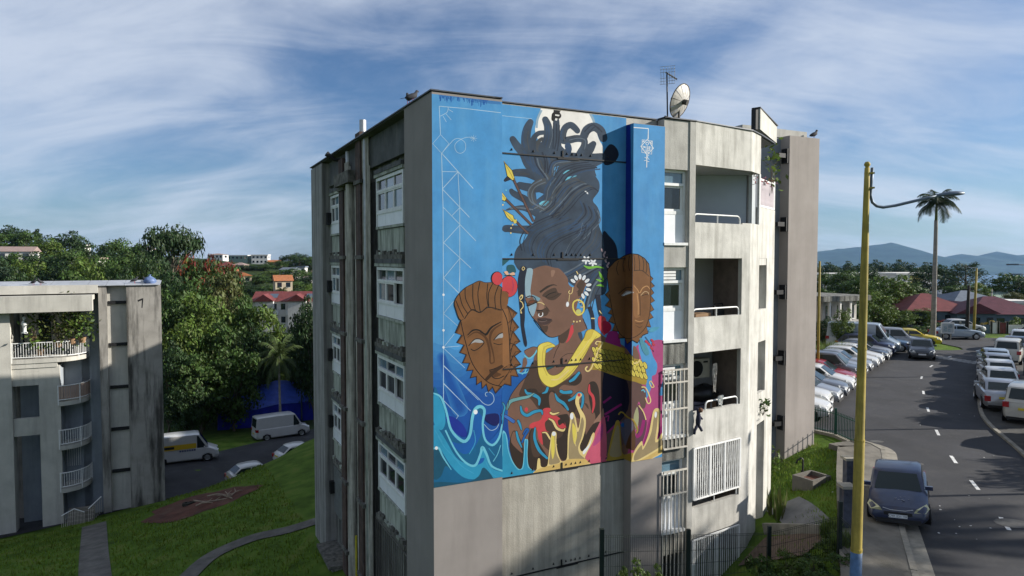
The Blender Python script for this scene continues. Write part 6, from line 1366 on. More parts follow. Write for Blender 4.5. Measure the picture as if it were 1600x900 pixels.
for (px, top, Y, w_, kd) in ((452, 398, 320, 34, 'dense'), (470, 396, 330, 40, 'dense'), (486, 402, 320, 34, 'broad'), (432, 408, 310, 40, 'broad'), (412, 413, 290, 44, 'broad'), (388, 418, 280, 40, 'dense'), (350, 420, 240, 50, 'broad'), (372, 436, 210, 40, 'dense'), (400, 430, 230, 50, 'broad'), (426, 424, 250, 50, 'light'), (460, 420, 250, 50, 'broad'), (484, 428, 230, 40, 'dense'), (398, 446, 200, 50, 'dense'), (424, 446, 200, 40, 'broad'), (462, 440, 200, 50, 'broad'), (486, 446, 190, 40, 'light'), (384, 462, 165, 40, 'broad'), (410, 452, 180, 40, 'dense'), (458, 452, 185, 40, 'dense'), (345, 448, 160, 50, 'olive'), (475, 425, 280, 30, 'light'), (440, 434, 260, 30, 'dense'), (418, 470, 160, 40, 'dense')):
    T(kd, px, top, Y, w_, {'dense': 'dark tree among the far houses left of the painted block', 'broad': 'green tree among the far houses left of the painted block', 'light': 'light green tree among the far houses left of the painted block', 'olive': 'dry olive tree beside the tan house on the slope'}[kd], group=None if kd == 'olive' else {'dense': 'dark trees among far houses', 'broad': 'green trees among far houses', 'light': 'light trees among far houses'}[kd])
# right hand side
for (px, top, Y, w_, kd) in ((1292, 428, 118, 60, 'broad'), (1322, 424, 112, 70, 'broad'), (1352, 420, 116, 60, 'dense'), (1340, 440, 98, 70, 'dense'), (1376, 446, 92, 80, 'broad'), (1412, 444, 98, 70, 'dense'), (1398, 470, 86, 80, 'light'), (1362, 474, 84, 70, 'broad'), (1432, 452, 104, 56, 'broad'), (1428, 484, 82, 56, 'broad'), (1372, 496, 78, 56, 'light'), (1405, 498, 78, 50, 'light'), (1338, 486, 80, 50, 'dense'), (1310, 474, 92, 40, 'dense'), (1284, 452, 96, 40, 'broad'), (1445, 470, 96, 40, 'light'), (1340, 512, 72, 44, 'broad'), (1288, 496, 62, 34, 'dense'), (1306, 512, 60, 34, 'broad'), (1318, 486, 58, 34, 'light'), (1350, 436, 84, 80, 'broad'), (1392, 434, 88, 84, 'light'), (1424, 442, 90, 60, 'broad'), (1366, 458, 76, 66, 'light'), (1338, 470, 72, 46, 'broad'), (1440, 486, 80, 44, 'light')):
    T(kd, px, top, Y, w_, {'dense': 'dark green tree behind the row of parked cars', 'broad': 'mid green tree behind the row of parked cars', 'light': 'yellowish green tree behind the row of parked cars'}[kd], group={'dense': 'dark trees behind the parked cars', 'broad': 'mid green trees behind the parked cars', 'light': 'yellowish trees behind the parked cars'}[kd])
T('dense', 1460, 413, 150, 76, 'dark round tree between the yellow flats and the palm trunk')
T('casu', 1510, 408, 132, 86, 'feathery casuarina tree standing against the sea')
T('light', 1525, 444, 112, 50, 'light green round tree below the feathery casuarina'); T('broad', 1492, 446, 112, 50, 'green tree between the palm trunk and the casuarina')
T('broad', 1576, 428, 125, 62, 'broad green tree beside the street lamps at the right edge'); T('dense', 1606, 436, 118, 50, 'dark tree cut off by the right edge of the picture'); T('olive', 1585, 458, 105, 36, 'greyish shrubby tree above the right hand red roof')
for (px, top, Y, w_) in ((1290, 412, 300, 50), (1320, 410, 310, 40), (1372, 408, 300, 44), (1412, 408, 310, 50), (1440, 412, 320, 40), (1345, 414, 290, 40), (1262, 412, 300, 50)):
    T('dense', px, top, Y, w_, 'far dark tree on the low ridge before the mountains', group='far trees on the low ridge')
T('royal', 1464, 294, 65.5, 78, 'tall royal palm with grey trunk beside the notice board', base=0.0)
k = 0
for (px, top, Y, w_, kd) in ((1378, 514, 70, 40, 'bushl'), (1400, 512, 71, 44, 'bush'), (1424, 510, 71, 50, 'bushl'), (1446, 506, 72, 46, 'bush'), (1464, 500, 73, 40, 'bush'), (1482, 496, 74, 46, 'busho'), (1492, 504, 72, 34, 'bush'), (1430, 520, 69, 30, 'bushl'), (1545, 500, 74, 26, 'bushy'), (1518, 504, 74, 20, 'busho'), (1532, 512, 74, 22, 'bush'), (1570, 500, 74, 40, 'bush'), (1600, 488, 74, 50, 'bushl'), (1556, 508, 74, 24, 'bush')):
    lb = {'bushl': 'light green bush of the hedge on the far verge', 'bush': 'dark green bush of the hedge on the far verge', 'busho': 'orange leaved bush of the garden behind the verge', 'bushy': 'yellow leaved bush beside the pale gate'}[kd]
    T(kd, px, top, Y, w_, lb, cat='bush', group={'bushl': 'light hedge bushes', 'bush': 'dark hedge bushes', 'busho': 'orange garden bushes', 'bushy': None}[kd])
for i, (px, top, Y, w_) in enumerate(((1288, 540, 50, 48), (1304, 532, 52, 50), (1316, 545, 54, 40), (1294, 556, 46, 40), (1322, 556, 57, 40))):
    T('cane', px, top, Y, w_, 'tall pale green cane grass beside the parking row', cat='grass', group='clumps of cane grass by the parking row')
# trees beyond the right edge that shade the street
for (x, y, hgt, w_, kd) in ((31, 24.4, 5.4, 5, 'dense'), (34, 27.0, 6.2, 3.4, 'broad'), (33, 34.5, 5.2, 3.6, 'dense'), (36, 38.5, 5.0, 3.8, 'broad'), (45, 46.5, 6, 4, 'dense'), (50, 55, 7, 6, 'broad'), (30, 20.6, 5, 2.4, 'broad'), (43, 42, 6.5, 5, 'dense')):
    o, h, wd = PR[kd]; c = copy_tree(o, (x, y, 0), x, 'street tree standing right of the road beyond the parked cars', (w_ / wd, w_ / wd, hgt / h), 'street trees right of the road'); c['category'] = 'tree'
for (x, y, s) in ((40, 20.3, 1.12), (46, 21.6, 1.1), (37, 17.2, 0.95)):
    c = copy_tree(PR['royal'][0], (x, y, 0), x, 'royal palm standing right of the road beyond the parked cars', s, 'royal palms right of the road'); c['category'] = 'tree'
# grass blades of the sunny lawn near the stepped wing
nr = np.random.default_rng(9); n = 24000
bx = nr.uniform(3, 15.2, n); by = nr.uniform(17, 33, n); kx = interp(KERB_L, by) - 1.75
ok = (bx < kx) & (bx > 7.5 + 0 * by); loc_ = np.stack([(bx - ORG.x) * AU.x + (by - ORG.y) * AU.y, (bx - ORG.x) * AV.x + (by - ORG.y) * AV.y], 1); ok &= (loc_[:, 1] < -0.3) | (loc_[:, 0] > 13.8)
bx, by = bx[ok], by[ok]; bz = heights(np.stack([bx, by], 1)); n = len(bx)
hh = nr.uniform(0.05, 0.17, n); a = nr.uniform(0, 6.28, n); wv_ = 0.016; le = nr.uniform(0, 0.09, n); la = nr.uniform(0, 6.28, n)
v = np.empty((n, 3, 3)); v[:, 0] = np.stack([bx - wv_ * np.cos(a), by - wv_ * np.sin(a), bz - 0.02], 1); v[:, 1] = np.stack([bx + wv_ * np.cos(a), by + wv_ * np.sin(a), bz - 0.02], 1); v[:, 2] = np.stack([bx + le * np.cos(la), by + le * np.sin(la), bz + hh], 1)
me = bpy.data.meshes.new('grass_blades'); me.vertices.add(n * 3); me.vertices.foreach_set('co', v.reshape(-1)); me.loops.add(n * 3); me.loops.foreach_set('vertex_index', np.arange(n * 3, dtype=np.int32)); me.polygons.add(n); me.polygons.foreach_set('loop_start', np.arange(0, n * 3, 3, dtype=np.int32)); me.polygons.foreach_set('loop_total', np.full(n, 3, np.int32)); me.materials.append(leafmat('leaf_lawn', (0.13, 0.19, 0.02), 0.4, 0.3)); me.update(calc_edges=True)
tag(obj('lawn_grass', me), kind='stuff')
n = 26000; nr = np.random.default_rng(21); bx = nr.uniform(-31, -8, n); by = nr.uniform(24, 53, n)
def dline(ch, x, y):
    d = np.full(len(x), 99.0)
    for i in range(len(ch) - 1):
        a = np.array(ch[i]); b = np.array(ch[i + 1]); v_ = b - a; t = np.clip(((x - a[0]) * v_[0] + (y - a[1]) * v_[1]) / (v_ @ v_), 0, 1); d = np.minimum(d, np.hypot(x - a[0] - v_[0] * t, y - a[1] - v_[1] * t))
    return d
ok = (dline([(p.x, p.y) for p in pa], bx, by) > .75) & (dline([(p.x, p.y) for p in pb], bx, by) > .55) & (np.hypot((bx - sc_.x) / 3.3, (by - sc_.y) / 2.7) > 1) & (dline(LR, bx, by) > 5.4)
lx = (bx - ORG.x) * AU.x + (by - ORG.y) * AU.y; ok &= lx < -.2; l2 = (bx - ORG2.x) * AU.x + (by - ORG2.y) * AU.y; m2_ = (bx - ORG2.x) * AV.x + (by - ORG2.y) * AV.y; ok &= (l2 > .1) | (m2_ < -2.3)
bx, by = bx[ok], by[ok]; bz = heights(np.stack([bx, by], 1)); n = len(bx); hh = nr.uniform(.06, .2, n); a = nr.uniform(0, 6.28, n); le = nr.uniform(0, .12, n); la = nr.uniform(0, 6.28, n)
v = np.empty((n, 3, 3)); v[:, 0] = np.stack([bx - .035 * np.cos(a), by - .035 * np.sin(a), bz - .02], 1); v[:, 1] = np.stack([bx + .035 * np.cos(a), by + .035 * np.sin(a), bz - .02], 1); v[:, 2] = np.stack([bx + le * np.cos(la), by + le * np.sin(la), bz + hh], 1)
me = bpy.data.meshes.new('grass_blades'); me.from_pydata(v.reshape(-1, 3).tolist(), [], np.arange(n * 3).reshape(-1, 3).tolist()); me.materials.append(MATS['leaf_lawn']); tag(obj('lawn_grass', me), kind='stuff')
# ================================================================== vehicles
M_tyre = mat('tyre_rubber', (0.015, 0.015, 0.016, 1), 0.85, 0.1, 8); M_rim = mat('alloy_rim', (0.45, 0.46, 0.47, 1), 0.35, 0.05, 5, metallic=0.8)
M_cglass = mat('car_glass', (0.016, 0.024, 0.024, 1), 0.08, 0.0, spec=0.35); M_lamp = mat('headlamp_lens', (0.62, 0.64, 0.62, 1), 0.12, 0.1, 8, spec=0.8); M_lampy = mat('yellowed_headlamp', (0.46, 0.45, 0.27, 1), 0.25, 0.15, 8, spec=0.6)
M_tail = mat('tail_lamp', (0.30, 0.012, 0.015, 1), 0.2, 0.1, 8, spec=0.7); M_plast = mat('black_plastic', (0.02, 0.02, 0.021, 1), 0.6, 0.1, 8); M_plate = mat('number_plate', (0.62, 0.64, 0.66, 1), 0.5, 0.05, 8); M_platey = mat('yellow_number_plate', (0.55, 0.45, 0.04, 1), 0.5, 0.05, 8)
def paintm(name, c, met=0.0, rough=0.32): return mat('car_' + name, c + (1,), rough, 0.04, 2, metallic=met, coat=0.6, spec=0.5, blotch=0.0)
CP = {'white': paintm('white', (0.52, 0.52, 0.51)), 'silver': paintm('silver', (0.30, 0.31, 0.33), 0.5), 'grey': paintm('grey', (0.12, 0.13, 0.15), 0.4), 'dark': paintm('dark', (0.03, 0.035, 0.045), 0.3), 'navy': paintm('navy', (0.018, 0.028, 0.075), 0.3), 'blue': paintm('blue', (0.10, 0.17, 0.27), 0.3), 'red': paintm('red', (0.22, 0.012, 0.018)), 'yellow': paintm('yellow', (0.52, 0.40, 0.02)), 'beige': paintm('beige', (0.40, 0.39, 0.35)), 'maroon': paintm('maroon', (0.13, 0.025, 0.03)), 'pale': paintm('pale_blue', (0.30, 0.36, 0.42), 0.3)}
# types: L,W,H, body side profile stations (x from front=0): (x, z_belt/top of lower body), greenhouse (windscreen base x,z ; roof front x ; roof rear x ; rear base x,z)
CT = {'hatch': dict(L=4.2, W=1.74, H=1.48, hood=[(0, .50), (.06, .70), (.35, .80), (1.15, .97), (3.7, .98), (4.05, .95), (4.2, .62)], gh=(1.05, .95, 1.85, 3.35, 4.02, 1.0), wb=(.82, 3.42), r=.31),
      'sedan': dict(L=4.6, W=1.78, H=1.44, hood=[(0, .50), (.06, .68), (.35, .80), (1.25, .95), (3.6, .98), (4.4, 1.0), (4.6, .62)], gh=(1.2, .94, 2.0, 3.2, 3.95, 1.0), wb=(.9, 3.65), r=.32),
      'suv': dict(L=4.4, W=1.82, H=1.68, hood=[(0, .58), (.06, .86), (.3, .98), (1.15, 1.10), (3.9, 1.10), (4.3, 1.05), (4.4, .68)], gh=(1.05, 1.08, 1.75, 3.75, 4.28, 1.12), wb=(.85, 3.5), r=.36),
      'mpv': dict(L=4.3, W=1.80, H=1.80, hood=[(0, .55), (.06, .82), (.25, .92), (.95, 1.08), (4.0, 1.08), (4.25, 1.05), (4.3, .65)], gh=(.85, 1.06, 1.55, 4.0, 4.25, 1.1), wb=(.85, 3.55), r=.32),
      'van': dict(L=5.6, W=2.0, H=2.45, hood=[(0, .60), (.06, .90), (.3, 1.02), (.85, 1.25), (5.3, 1.25), (5.55, 1.25), (5.6, .65)], gh=(.75, 1.2, 1.55, 5.45, 5.58, 1.2), wb=(.95, 4.55), r=.36)}
PROTO = {}
def car_proto(kind):
    s = CT[kind]; L, Wd, Hh = s['L'], s['W'], s['H']; w = Wd / 2
    root = bpy.data.objects.new({'hatch': 'hatchback_car', 'sedan': 'sedan_car', 'suv': 'suv_car', 'mpv': 'people_carrier', 'van': 'panel_van'}[kind], None); C.objects.link(root)
    # local frame: x forward (front at +L/2), y left
    X = lambda x: L / 2 - x
    hx = [p[0] for p in s['hood']]; hzs = [p[1] for p in s['hood']]
    st = sorted(set([0, .03, .1, .25, .5, .8, 1.1] + [1.4 + i * .4 for i in range(int((L - 2.4) / .4) + 1)] + [L - .7, L - .4, L - .15, L - .04, L]))
    b = MB(); rings = []
    for x in st:
        zt_ = float(np.interp(x, hx, hzs)); e = min(x, L - x); ww = w * (1 - 0.16 * max(0, 1 - e / .55) ** 2); zb_ = 0.20 + 0.10 * max(0, 1 - e / .3)
        zm = zb_ + (zt_ - zb_) * .55
        rings.append([(X(x), -ww * .86, zb_), (X(x), -ww * .985, zb_ + .12), (X(x), -ww, zm), (X(x), -ww * .965, zt_ - .06), (X(x), -ww * .87, zt_), (X(x), -ww * .45, zt_ + .025), (X(x), 0, zt_ + .035), (X(x), ww * .45, zt_ + .025), (X(x), ww * .87, zt_), (X(x), ww * .965, zt_ - .06), (X(x), ww, zm), (X(x), ww * .985, zb_ + .12), (X(x), ww * .86, zb_)])
    n = 13; vs = [p for r in rings for p in r]; fs = []
    for i in range(len(rings) - 1):
        for j in range(n): fs.append((i * n + j, (i + 1) * n + j, (i + 1) * n + (j + 1) % n, i * n + (j + 1) % n))
    fs.append(tuple(range(n))); fs.append(tuple((len(rings) - 1) * n + j for j in reversed(range(n))))
    b.add(vs, fs)
    # greenhouse
    x0, z0, x1, x2, x3, z3 = s['gh']; wb_ = w * .93; wr = w * (.80 if kind != 'van' else .92)
    gp = [(x0, z0 - .06, wb_ * .95, 0), ((x0 + x1) / 2, (z0 + Hh - .105) / 2, (wb_ + wr) / 2, 0), (x1, Hh - .045, wr, 0), (x1 + .25, Hh, wr, 0), ((x1 + x2) / 2, Hh + .02, wr, 0), (x2 - .2, Hh - .005, wr, 0), (x2, Hh - .05, wr * .985, 0), (x3, z3 - .06, wb_ * .93, 0)]
    o = len(b.v); m = 5; vs = []
    for (x, z, hw, _) in gp:
        base = min(z0, z3) - .08
        vs += [(X(x), -wb_ * .97, base), (X(x), -hw, max(z - .05, base)), (X(x), -hw * .86, z), (X(x), hw * .86, z), (X(x), hw, max(z - .05, base)), (X(x), wb_ * .97, base)]
    m = 6; fs = []
    for i in range(len(gp) - 1):
        for j in range(m - 1): fs.append((i * m + j, (i + 1) * m + j, (i + 1) * m + j + 1, i * m + j + 1))
    fs.append(tuple(reversed(range(m)))); fs.append(tuple((len(gp) - 1) * m + j for j in range(m)))
    b.add(vs, fs); b.sm = False
    body = b.build('body', CP['white'], root); me = body.data
    for p in me.polygons: p.use_smooth = True
    mod = body.modifiers.new('edge', 'EDGE_SPLIT'); mod.split_angle = R(38)
    def quad_on(name, pts, m_, par=root):
        mb = MB(); mb.add(pts, [tuple(range(len(pts)))]); return mb.build(name, m_, par)
    def off_poly(pts, d):
        a, c_, e = Vector(pts[0]), Vector(pts[1]), Vector(pts[2]); nn = (c_ - a).cross(e - a).normalized(); return [tuple(Vector(p) + nn * d) for p in pts]
    # glass: windscreen, rear screen, side windows
    e = .02
    hwm = wr * .84; lo = .14
    P0 = Vector((X(x0), 0, z0 - .06)); P1 = Vector((X(x1), 0, Hh - .045)); a = P0.lerp(P1, lo); c_ = P0.lerp(P1, .93); nn = Vector((P1.z - P0.z, 0, P0.x - P1.x)).normalized() * .028
    quad_on('windscreen', [(a.x + nn.x, -wb_ * .84, a.z + nn.z), (a.x + nn.x, wb_ * .84, a.z + nn.z), (c_.x + nn.x, hwm * .96, c_.z + nn.z), (c_.x + nn.x, -hwm * .96, c_.z + nn.z)], M_cglass)
    P0 = Vector((X(x3), 0, z3 - .06)); P1 = Vector((X(x2), 0, Hh - .05)); a = P0.lerp(P1, .22); c_ = P0.lerp(P1, .90); nn = Vector((-(P1.z - P0.z), 0, P1.x * 0 + (P1.x - P0.x))).normalized() * .02
    quad_on('rear_screen', [(a.x + nn.x, wb_ * .78, a.z + nn.z), (a.x + nn.x, -wb_ * .78, a.z + nn.z), (c_.x + nn.x, -hwm * .95, c_.z + nn.z), (c_.x + nn.x, hwm * .95, c_.z + nn.z)], M_cglass)
    zlo = max(z0, z3) - .0; zhi = Hh - .13
    def sx_(z, s_, x): t = (z - (min(z0, z3) - .08)) / (Hh - .06 - (min(z0, z3) - .08)); return s_ * (wb_ * .97 + (wr - wb_ * .97) * t + .012)
    def xf(z): return x0 + .12 + (x1 - x0) * (z - z0) / (Hh - z0) * 1.0
    def xr(z): return x3 - .14 - (x3 - x2) * (z - z3) / (Hh - z3)
    mid = (x1 + x2) / 2 + .05; wins = [(None, mid - .05), (mid + .05, None)] if kind not in ('van',) else [(None, 1.75)]
    if kind in ('mpv', 'suv'): wins = [(None, mid - .35), (mid - .25, mid + .55), (mid + .65, None)]
    for s_ in (-1, 1):
        for (xa, xb) in wins:
            z_a, z_b = zlo + .03, zhi
            pts = [((xf(z_a) + .1) if xa is None else xa, z_a), (xr(z_a) if xb is None else xb, z_a), (xr(z_b) if xb is None else xb, z_b), ((xf(z_b) + .05) if xa is None else xa, z_b)]
            q = [(X(x), sx_(z, s_, x), z) for x, z in pts]
            quad_on('side_window', q if s_ < 0 else q[::-1], M_cglass)
    # wheels with arches
    tb = MB(); r = s['r']; tb.lathe([(r * .62, -.1), (r * .95, -.105), (r, -.07), (r, .07), (r * .95, .105), (r * .62, .1)], 18); tb.v = [(a_, c2, b2) for a_, b2, c2 in tb.v]; tb.sm = True; tm = tb.mesh('tyre', M_tyre)
    rb_ = MB(); rb_.lathe([(0.0, .085), (r * .2, .09), (r * .60, .075), (r * .65, .1)], 14); rb_.v = [(a_, c2, b2) for a_, b2, c2 in rb_.v]; rm = rb_.mesh('rim', M_rim)
    ab = MB(); ab.lathe([(0, 0), (r * 1.17, 0.0), (r * 1.17, .02)], 20); ab.v = [(a_, c2, b2) for a_, b2, c2 in ab.v]; am = ab.mesh('wheel_arch', M_plast)
    for x in s['wb']:
        for s_ in (-1, 1):
            obj('wheel_arch', am, root, (X(x), s_ * (w - .006), r + .02), (0, 0, 0 if s_ > 0 else math.pi))
            t_ = obj('wheel', tm, root, (X(x), s_ * (w - .075), r)); rr = obj('rim', rm, t_, (0, s_ * .02, 0), (0, 0, 0 if s_ > 0 else math.pi))
    # lamps, plates, grille, bumper trim, mirrors
    zf = float(np.interp(.1, hx, hzs))
    for s_ in (-1, 1):
        quad = [(X(.02), s_ * w * .50, zf - .12), (X(.02), s_ * w * .56, zf - .01), (X(.45), s_ * w * .90, zf + .085), (X(.38), s_ * w * .99, zf - .05), (X(.10), s_ * w * .86, zf - .13)]
        mb = MB(); q2 = [(p[0] + .035, p[1] * 1.015, p[2] + .02) for p in quad]; mb.add(q2 + quad, [tuple(range(5)) if s_ < 0 else tuple(reversed(range(5)))] + [(i, 5 + i, 5 + (i + 1) % 5, (i + 1) % 5) if s_ < 0 else (i, (i + 1) % 5, 5 + (i + 1) % 5, 5 + i) for i in range(5)]); mb.build('headlight', M_lamp, root)
        zt2 = float(np.interp(L - .1, hx, hzs)); mb = MB(); mb.box(X(L) - .02, X(L - .25), min(s_ * w * .68, s_ * w * .965), max(s_ * w * .68, s_ * w * .965), zt2 - .26, zt2 + .0); mb.build('taillight', M_tail, root)
        mb = MB(); y_ = s_ * (w + .03); mb.box(X(x0 + .46), X(x0 + .34), y_ - .12, y_ + .10, z0 + .03, z0 + .16); mb.build('wing_mirror', CP['white'], root)
    mb = MB(); mb.box(X(0) - .06, X(0) + .012, -w * .45, w * .45, zf - .24, zf - .13); mb.build('grille', M_plast, root)
    mb = MB(); mb.box(X(0) - .08, X(0) + .012, -w * .72, w * .72, .22, .36); mb.build('bumper_intake', M_plast, root)
    mb = MB(); mb.box(X(0), X(0) + .03, -.26, .26, .40, .51); mb.build('number_plate', M_plate, root)
    mb = MB(); mb.box(X(L) - .03, X(L), -.26, .26, .70, .81); mb.build('number_plate', M_platey, root)
    mb = MB(); mb.box(X(L) - .012, X(L) + .06, -w * .8, w * .8, .24, .36); mb.build('rear_bumper_trim', M_plast, root)
    reg(root); root.location = (0, -260, -60); PROTO[kind] = root; return root
for k in CT: car_proto(k)
usedc = set()
def car(kind, x, y, ang, col, label, cat='car', group=None, z=0.0, name=None):
    o = PROTO[kind]
    if kind in usedc: c = copy_tree(o, (x, y, z), ang, label)
    else: usedc.add(kind); c = o; c.location = (x, y, z); c.rotation_euler = (0, 0, ang); c['label'] = label
    c['category'] = cat
    if group: c['group'] = group
    elif 'group' in c: del c['group']
    for ch in [q for q in bpy.data.objects if q.parent == c and q.name.split('.')[0] in ('body', 'wing_mirror')]:
        ch.material_slots[0].link = 'OBJECT'; ch.material_slots[0].material = CP[col]
    return c
GP = 'cars parked side by side left of the road'
def nose(px, py, ang, kind): # ground point under the nose centre -> centre of the car
    p = WZ(px, py); L = CT[kind]['L']; return p.x - math.cos(ang) * L / 2, p.y - math.sin(ang) * L / 2
A0_ = R(-34)
row = [('hatch', 1284, 661, 'white', 'white hatchback nearest the stepped wing, only its nose showing'), ('suv', 1312, 638, 'white', 'white off-roader second in the parked row with dark wheel arches'), ('hatch', 1321, 617, 'silver', 'silver hatchback third in the parked row'), ('sedan', 1327, 603, 'grey', 'grey saloon fourth in the parked row'), ('hatch', 1333, 592, 'white', 'white car half hidden in the row, left of the red one'), ('hatch', 1334, 581, 'red', 'red hatchback in the parked row'), ('mpv', 1342, 571, 'grey', 'dark grey people carrier next to the red hatchback'),
       ('hatch', 1352, 579, 'silver', 'silver hatchback behind the yellow pole, nose in the sun'), ('sedan', 1364, 573, 'silver', 'silver saloon just right of the yellow pole'), ('hatch', 1368, 566, 'white', 'white hatchback right of the yellow pole'), ('hatch', 1376, 560, 'white', 'second white hatchback right of the yellow pole'), ('sedan', 1386, 558, 'dark', 'black saloon beside the white hatchbacks'), ('sedan', 1394, 554, 'silver', 'silver saloon between the black saloon and the dark off-roader'), ('suv', 1409, 550, 'navy', 'dark blue off-roader in the middle of the row'), ('van', 1412, 544, 'pale', 'pale van with a long roof behind the dark off-roader'), ('hatch', 1420, 545, 'blue', 'small blue hatchback beyond the pale van'), ('mpv', 1441, 543, 'silver', 'silver people carrier beyond the blue hatchback'), ('sedan', 1456, 540, 'navy', 'navy blue saloon next to the yellow car'), ('sedan', 1474, 538, 'yellow', 'yellow car at the end of the parked row by the notice board')]
for i, (kd, px, py, col, lb) in enumerate(row): pass
# the row is laid out along the bay line, one space each
bay = [WZ(1292, 655), WZ(1362, 582), WZ(1410, 551), WZ(1470, 540)]
seg = [(bay[i] - bay[i + 1]).length for i in range(3)]; tot = sum(seg)
for i, (kd, px, py, col, lb) in enumerate(row):
    s_ = tot * i / (len(row) - 1); j = 0
    while j < 2 and s_ > seg[j]: s_ -= seg[j]; j += 1
    p = bay[j].lerp(bay[j + 1], s_ / seg[j]); ang = A0_ + R(1.5 * math.sin(i * 2.3)) + (R(8) if i > 14 else 0); L = CT[kd]['L']
    x = p.x - math.cos(ang) * (L / 2 + random.uniform(-.25, .25)); y = p.y - math.sin(ang) * L / 2
    car(kd, x, y, ang, col, lb, 'van' if kd == 'van' else 'car', GP)
# moving car
p = WZ(1441, 563); car('sedan', p.x + 1.1, p.y + 2.0, R(241), 'dark', 'dark saloon driving towards the viewer in the middle of the road')
# right hand kerb, seen from behind
GR = 'cars parked along the right kerb'
for (kd, px, py, col, lb) in (('sedan', 1560, 647, 'silver', 'silver saloon with a yellow number plate, nearest at the right kerb'), ('hatch', 1558, 622, 'white', 'white hatchback with red tail lamps in front of the silver saloon'), ('hatch', 1556, 606, 'white', 'white hatchback third from the silver end of the right kerb row'), ('hatch', 1553, 593, 'silver', 'silver hatchback fourth in the right kerb row'), ('hatch', 1550, 583, 'pale', 'pale blue hatchback behind the white panel van'), ('mpv', 1562, 571, 'beige', 'pale boxy van with dark rear doors at the right kerb'), ('sedan', 1573, 557, 'grey', 'grey saloon beyond the boxy van at the right kerb'), ('suv', 1585, 549, 'white', 'white off-roader farthest along the right kerb')):
    p = WZ(px + 10, py); ang = R(62) if py > 575 else R(50); L = CT[kd]['L']; car(kd, p.x + math.cos(ang) * L / 2, p.y + math.sin(ang) * L / 2, ang, col, lb, 'car', GR, 0.05)
p = WZ(1596, 666); car('mpv', p.x + 1.5, p.y + 1.5, R(48), 'beige', 'beige estate car cut off by the right edge of the picture', 'car', None, 0.05)
p = WZ(1588, 708); car('hatch', p.x + 2.7, p.y + 1.0, R(228), 'dark', 'dark car of which only a corner shows at the right edge', 'car', None, 0.05)
p = WZ(1583, 532); car('hatch', p.x + 2, p.y, R(190), 'maroon', 'dark red car coming round the bend at the right edge')
p = WZ(1494, 529); car('sedan', p.x, p.y, R(-8), 'pale', 'pale blue car crossing behind the notice board')
p = WZ(1512, 524); car('hatch', p.x + 1, p.y + 2.5, R(-5), 'white', 'white car parked in the garden behind the crossing car')
# blue hatchback half on the pavement, close by
fx, fy = 12.2, 21.2; FA = R(-120)
fc = car('hatch', fx, fy, FA, 'navy', 'dark blue hatchback parked half on the pavement with faded headlamps')
fc.scale = (.93, .92, .86); fc.rotation_euler = (R(3.5), 0, FA); fc.location.z = 0.06
for ch in [q for q in bpy.data.objects if q.parent == fc]:
    nm = ch.name.split('.')[0]
    if nm == 'headlight': ch.material_slots[0].link = 'OBJECT'; ch.material_slots[0].material = M_lampy
    if nm == 'body': ch.material_slots[0].material = mat('worn_navy_paint', (0.012, 0.02, 0.055, 1), 0.35, 0.3, 3, metallic=0.2, coat=0.4, spec=0.5, blotch=0.35, blotch_col=(0.05, 0.06, 0.09, 1))
    if nm == 'number_plate' and ch.data.vertices[0].co.x > 0:
        for tx, sz_, xx in (('CW 221 TK', 0.09, 0),):
            cu = bpy.data.curves.new('plate_text', 'FONT'); cu.body = tx; cu.size = 0.105; cu.align_x = 'CENTER'; cu.align_y = 'CENTER'; to = bpy.data.objects.new('plate_text', cu); C.objects.link(to)
            dg = bpy.context.evaluated_depsgraph_get(); mt = bpy.data.meshes.new_from_object(to.evaluated_get(dg)); bpy.data.objects.remove(to); mt.materials.append(M_black)
            obj('plate_text', mt, ch, (CT['hatch']['L'] / 2 + .033, 0, .455), (math.pi / 2, 0, math.pi / 2))
L2 = CT['hatch']['L'] / 2
mb = MB(); mb.tube([(L2 - 0.02, -.42, .70), (L2 + .02, -.2, .655), (L2 + .022, .2, .655), (L2 - .02, .42, .70)], .012, 6); mb.build('chrome_strip', M_rim, fc)
mb = MB(); 
for k in range(12): x = L2 - random.uniform(.25, .75); y = random.uniform(-.1, .45); r_ = random.uniform(.01, .03); z_ = float(np.interp(L2 - x, [p[0] for p in CT['hatch']['hood']], [p[1] for p in CT['hatch']['hood']])) + .04; mb.add([(x - r_, y, z_), (x, y - r_, z_), (x + r_ * 1.4, y, z_ + .008), (x, y + r_ * 1.5, z_)], [(0, 1, 2, 3)])
mb.build('fallen_leaf_litter', M_litter, fc)['kind'] = 'stuff'
# vans and roofs on the lower street
p = WZ(298, 722, -9.75); ang = R(28)
v1 = car('van', p.x - 1.0, p.y + 0.8, ang, 'white', 'white van with a yellow panel along its side on the lower street', 'van', None, H(p.x - 1, p.y + .8) + 0.06)
v1z = 0
mb = MB(); mb.box(-1.9, 0.98, -1.018, -1.003, 1.28, 1.72); pn = mb.build('yellow_panel', mat('yellow_sign', (0.62, 0.40, 0.02, 1), 0.5, 0.05, 3), v1)
mb = MB(); mb.box(-1.75, -0.75, -1.024, -1.019, 1.38, 1.6)
for k in range(3): mb.box(-1.7 + .33 * k, -1.45 + .33 * k, -1.026, -1.0245, 1.43, 1.55)
mb.build('logo', M_black, pn)
mb = MB()
for k in range(7): mb.box(-.35 + .19 * k, -.22 + .19 * k, -1.014, -1.008, 1.06, 1.2)
mb.build('lettering', mat('navy_lettering', (0.02, 0.03, 0.12, 1), 0.5, 0), v1)
p = WZ(434, 683, -10.6); v2 = car('van', p.x, p.y + 1.0, R(36), 'white', 'plain white panel van parked in front of the blue tarpaulin shed', 'van', None, H(p.x, p.y + 1) + 0.06)
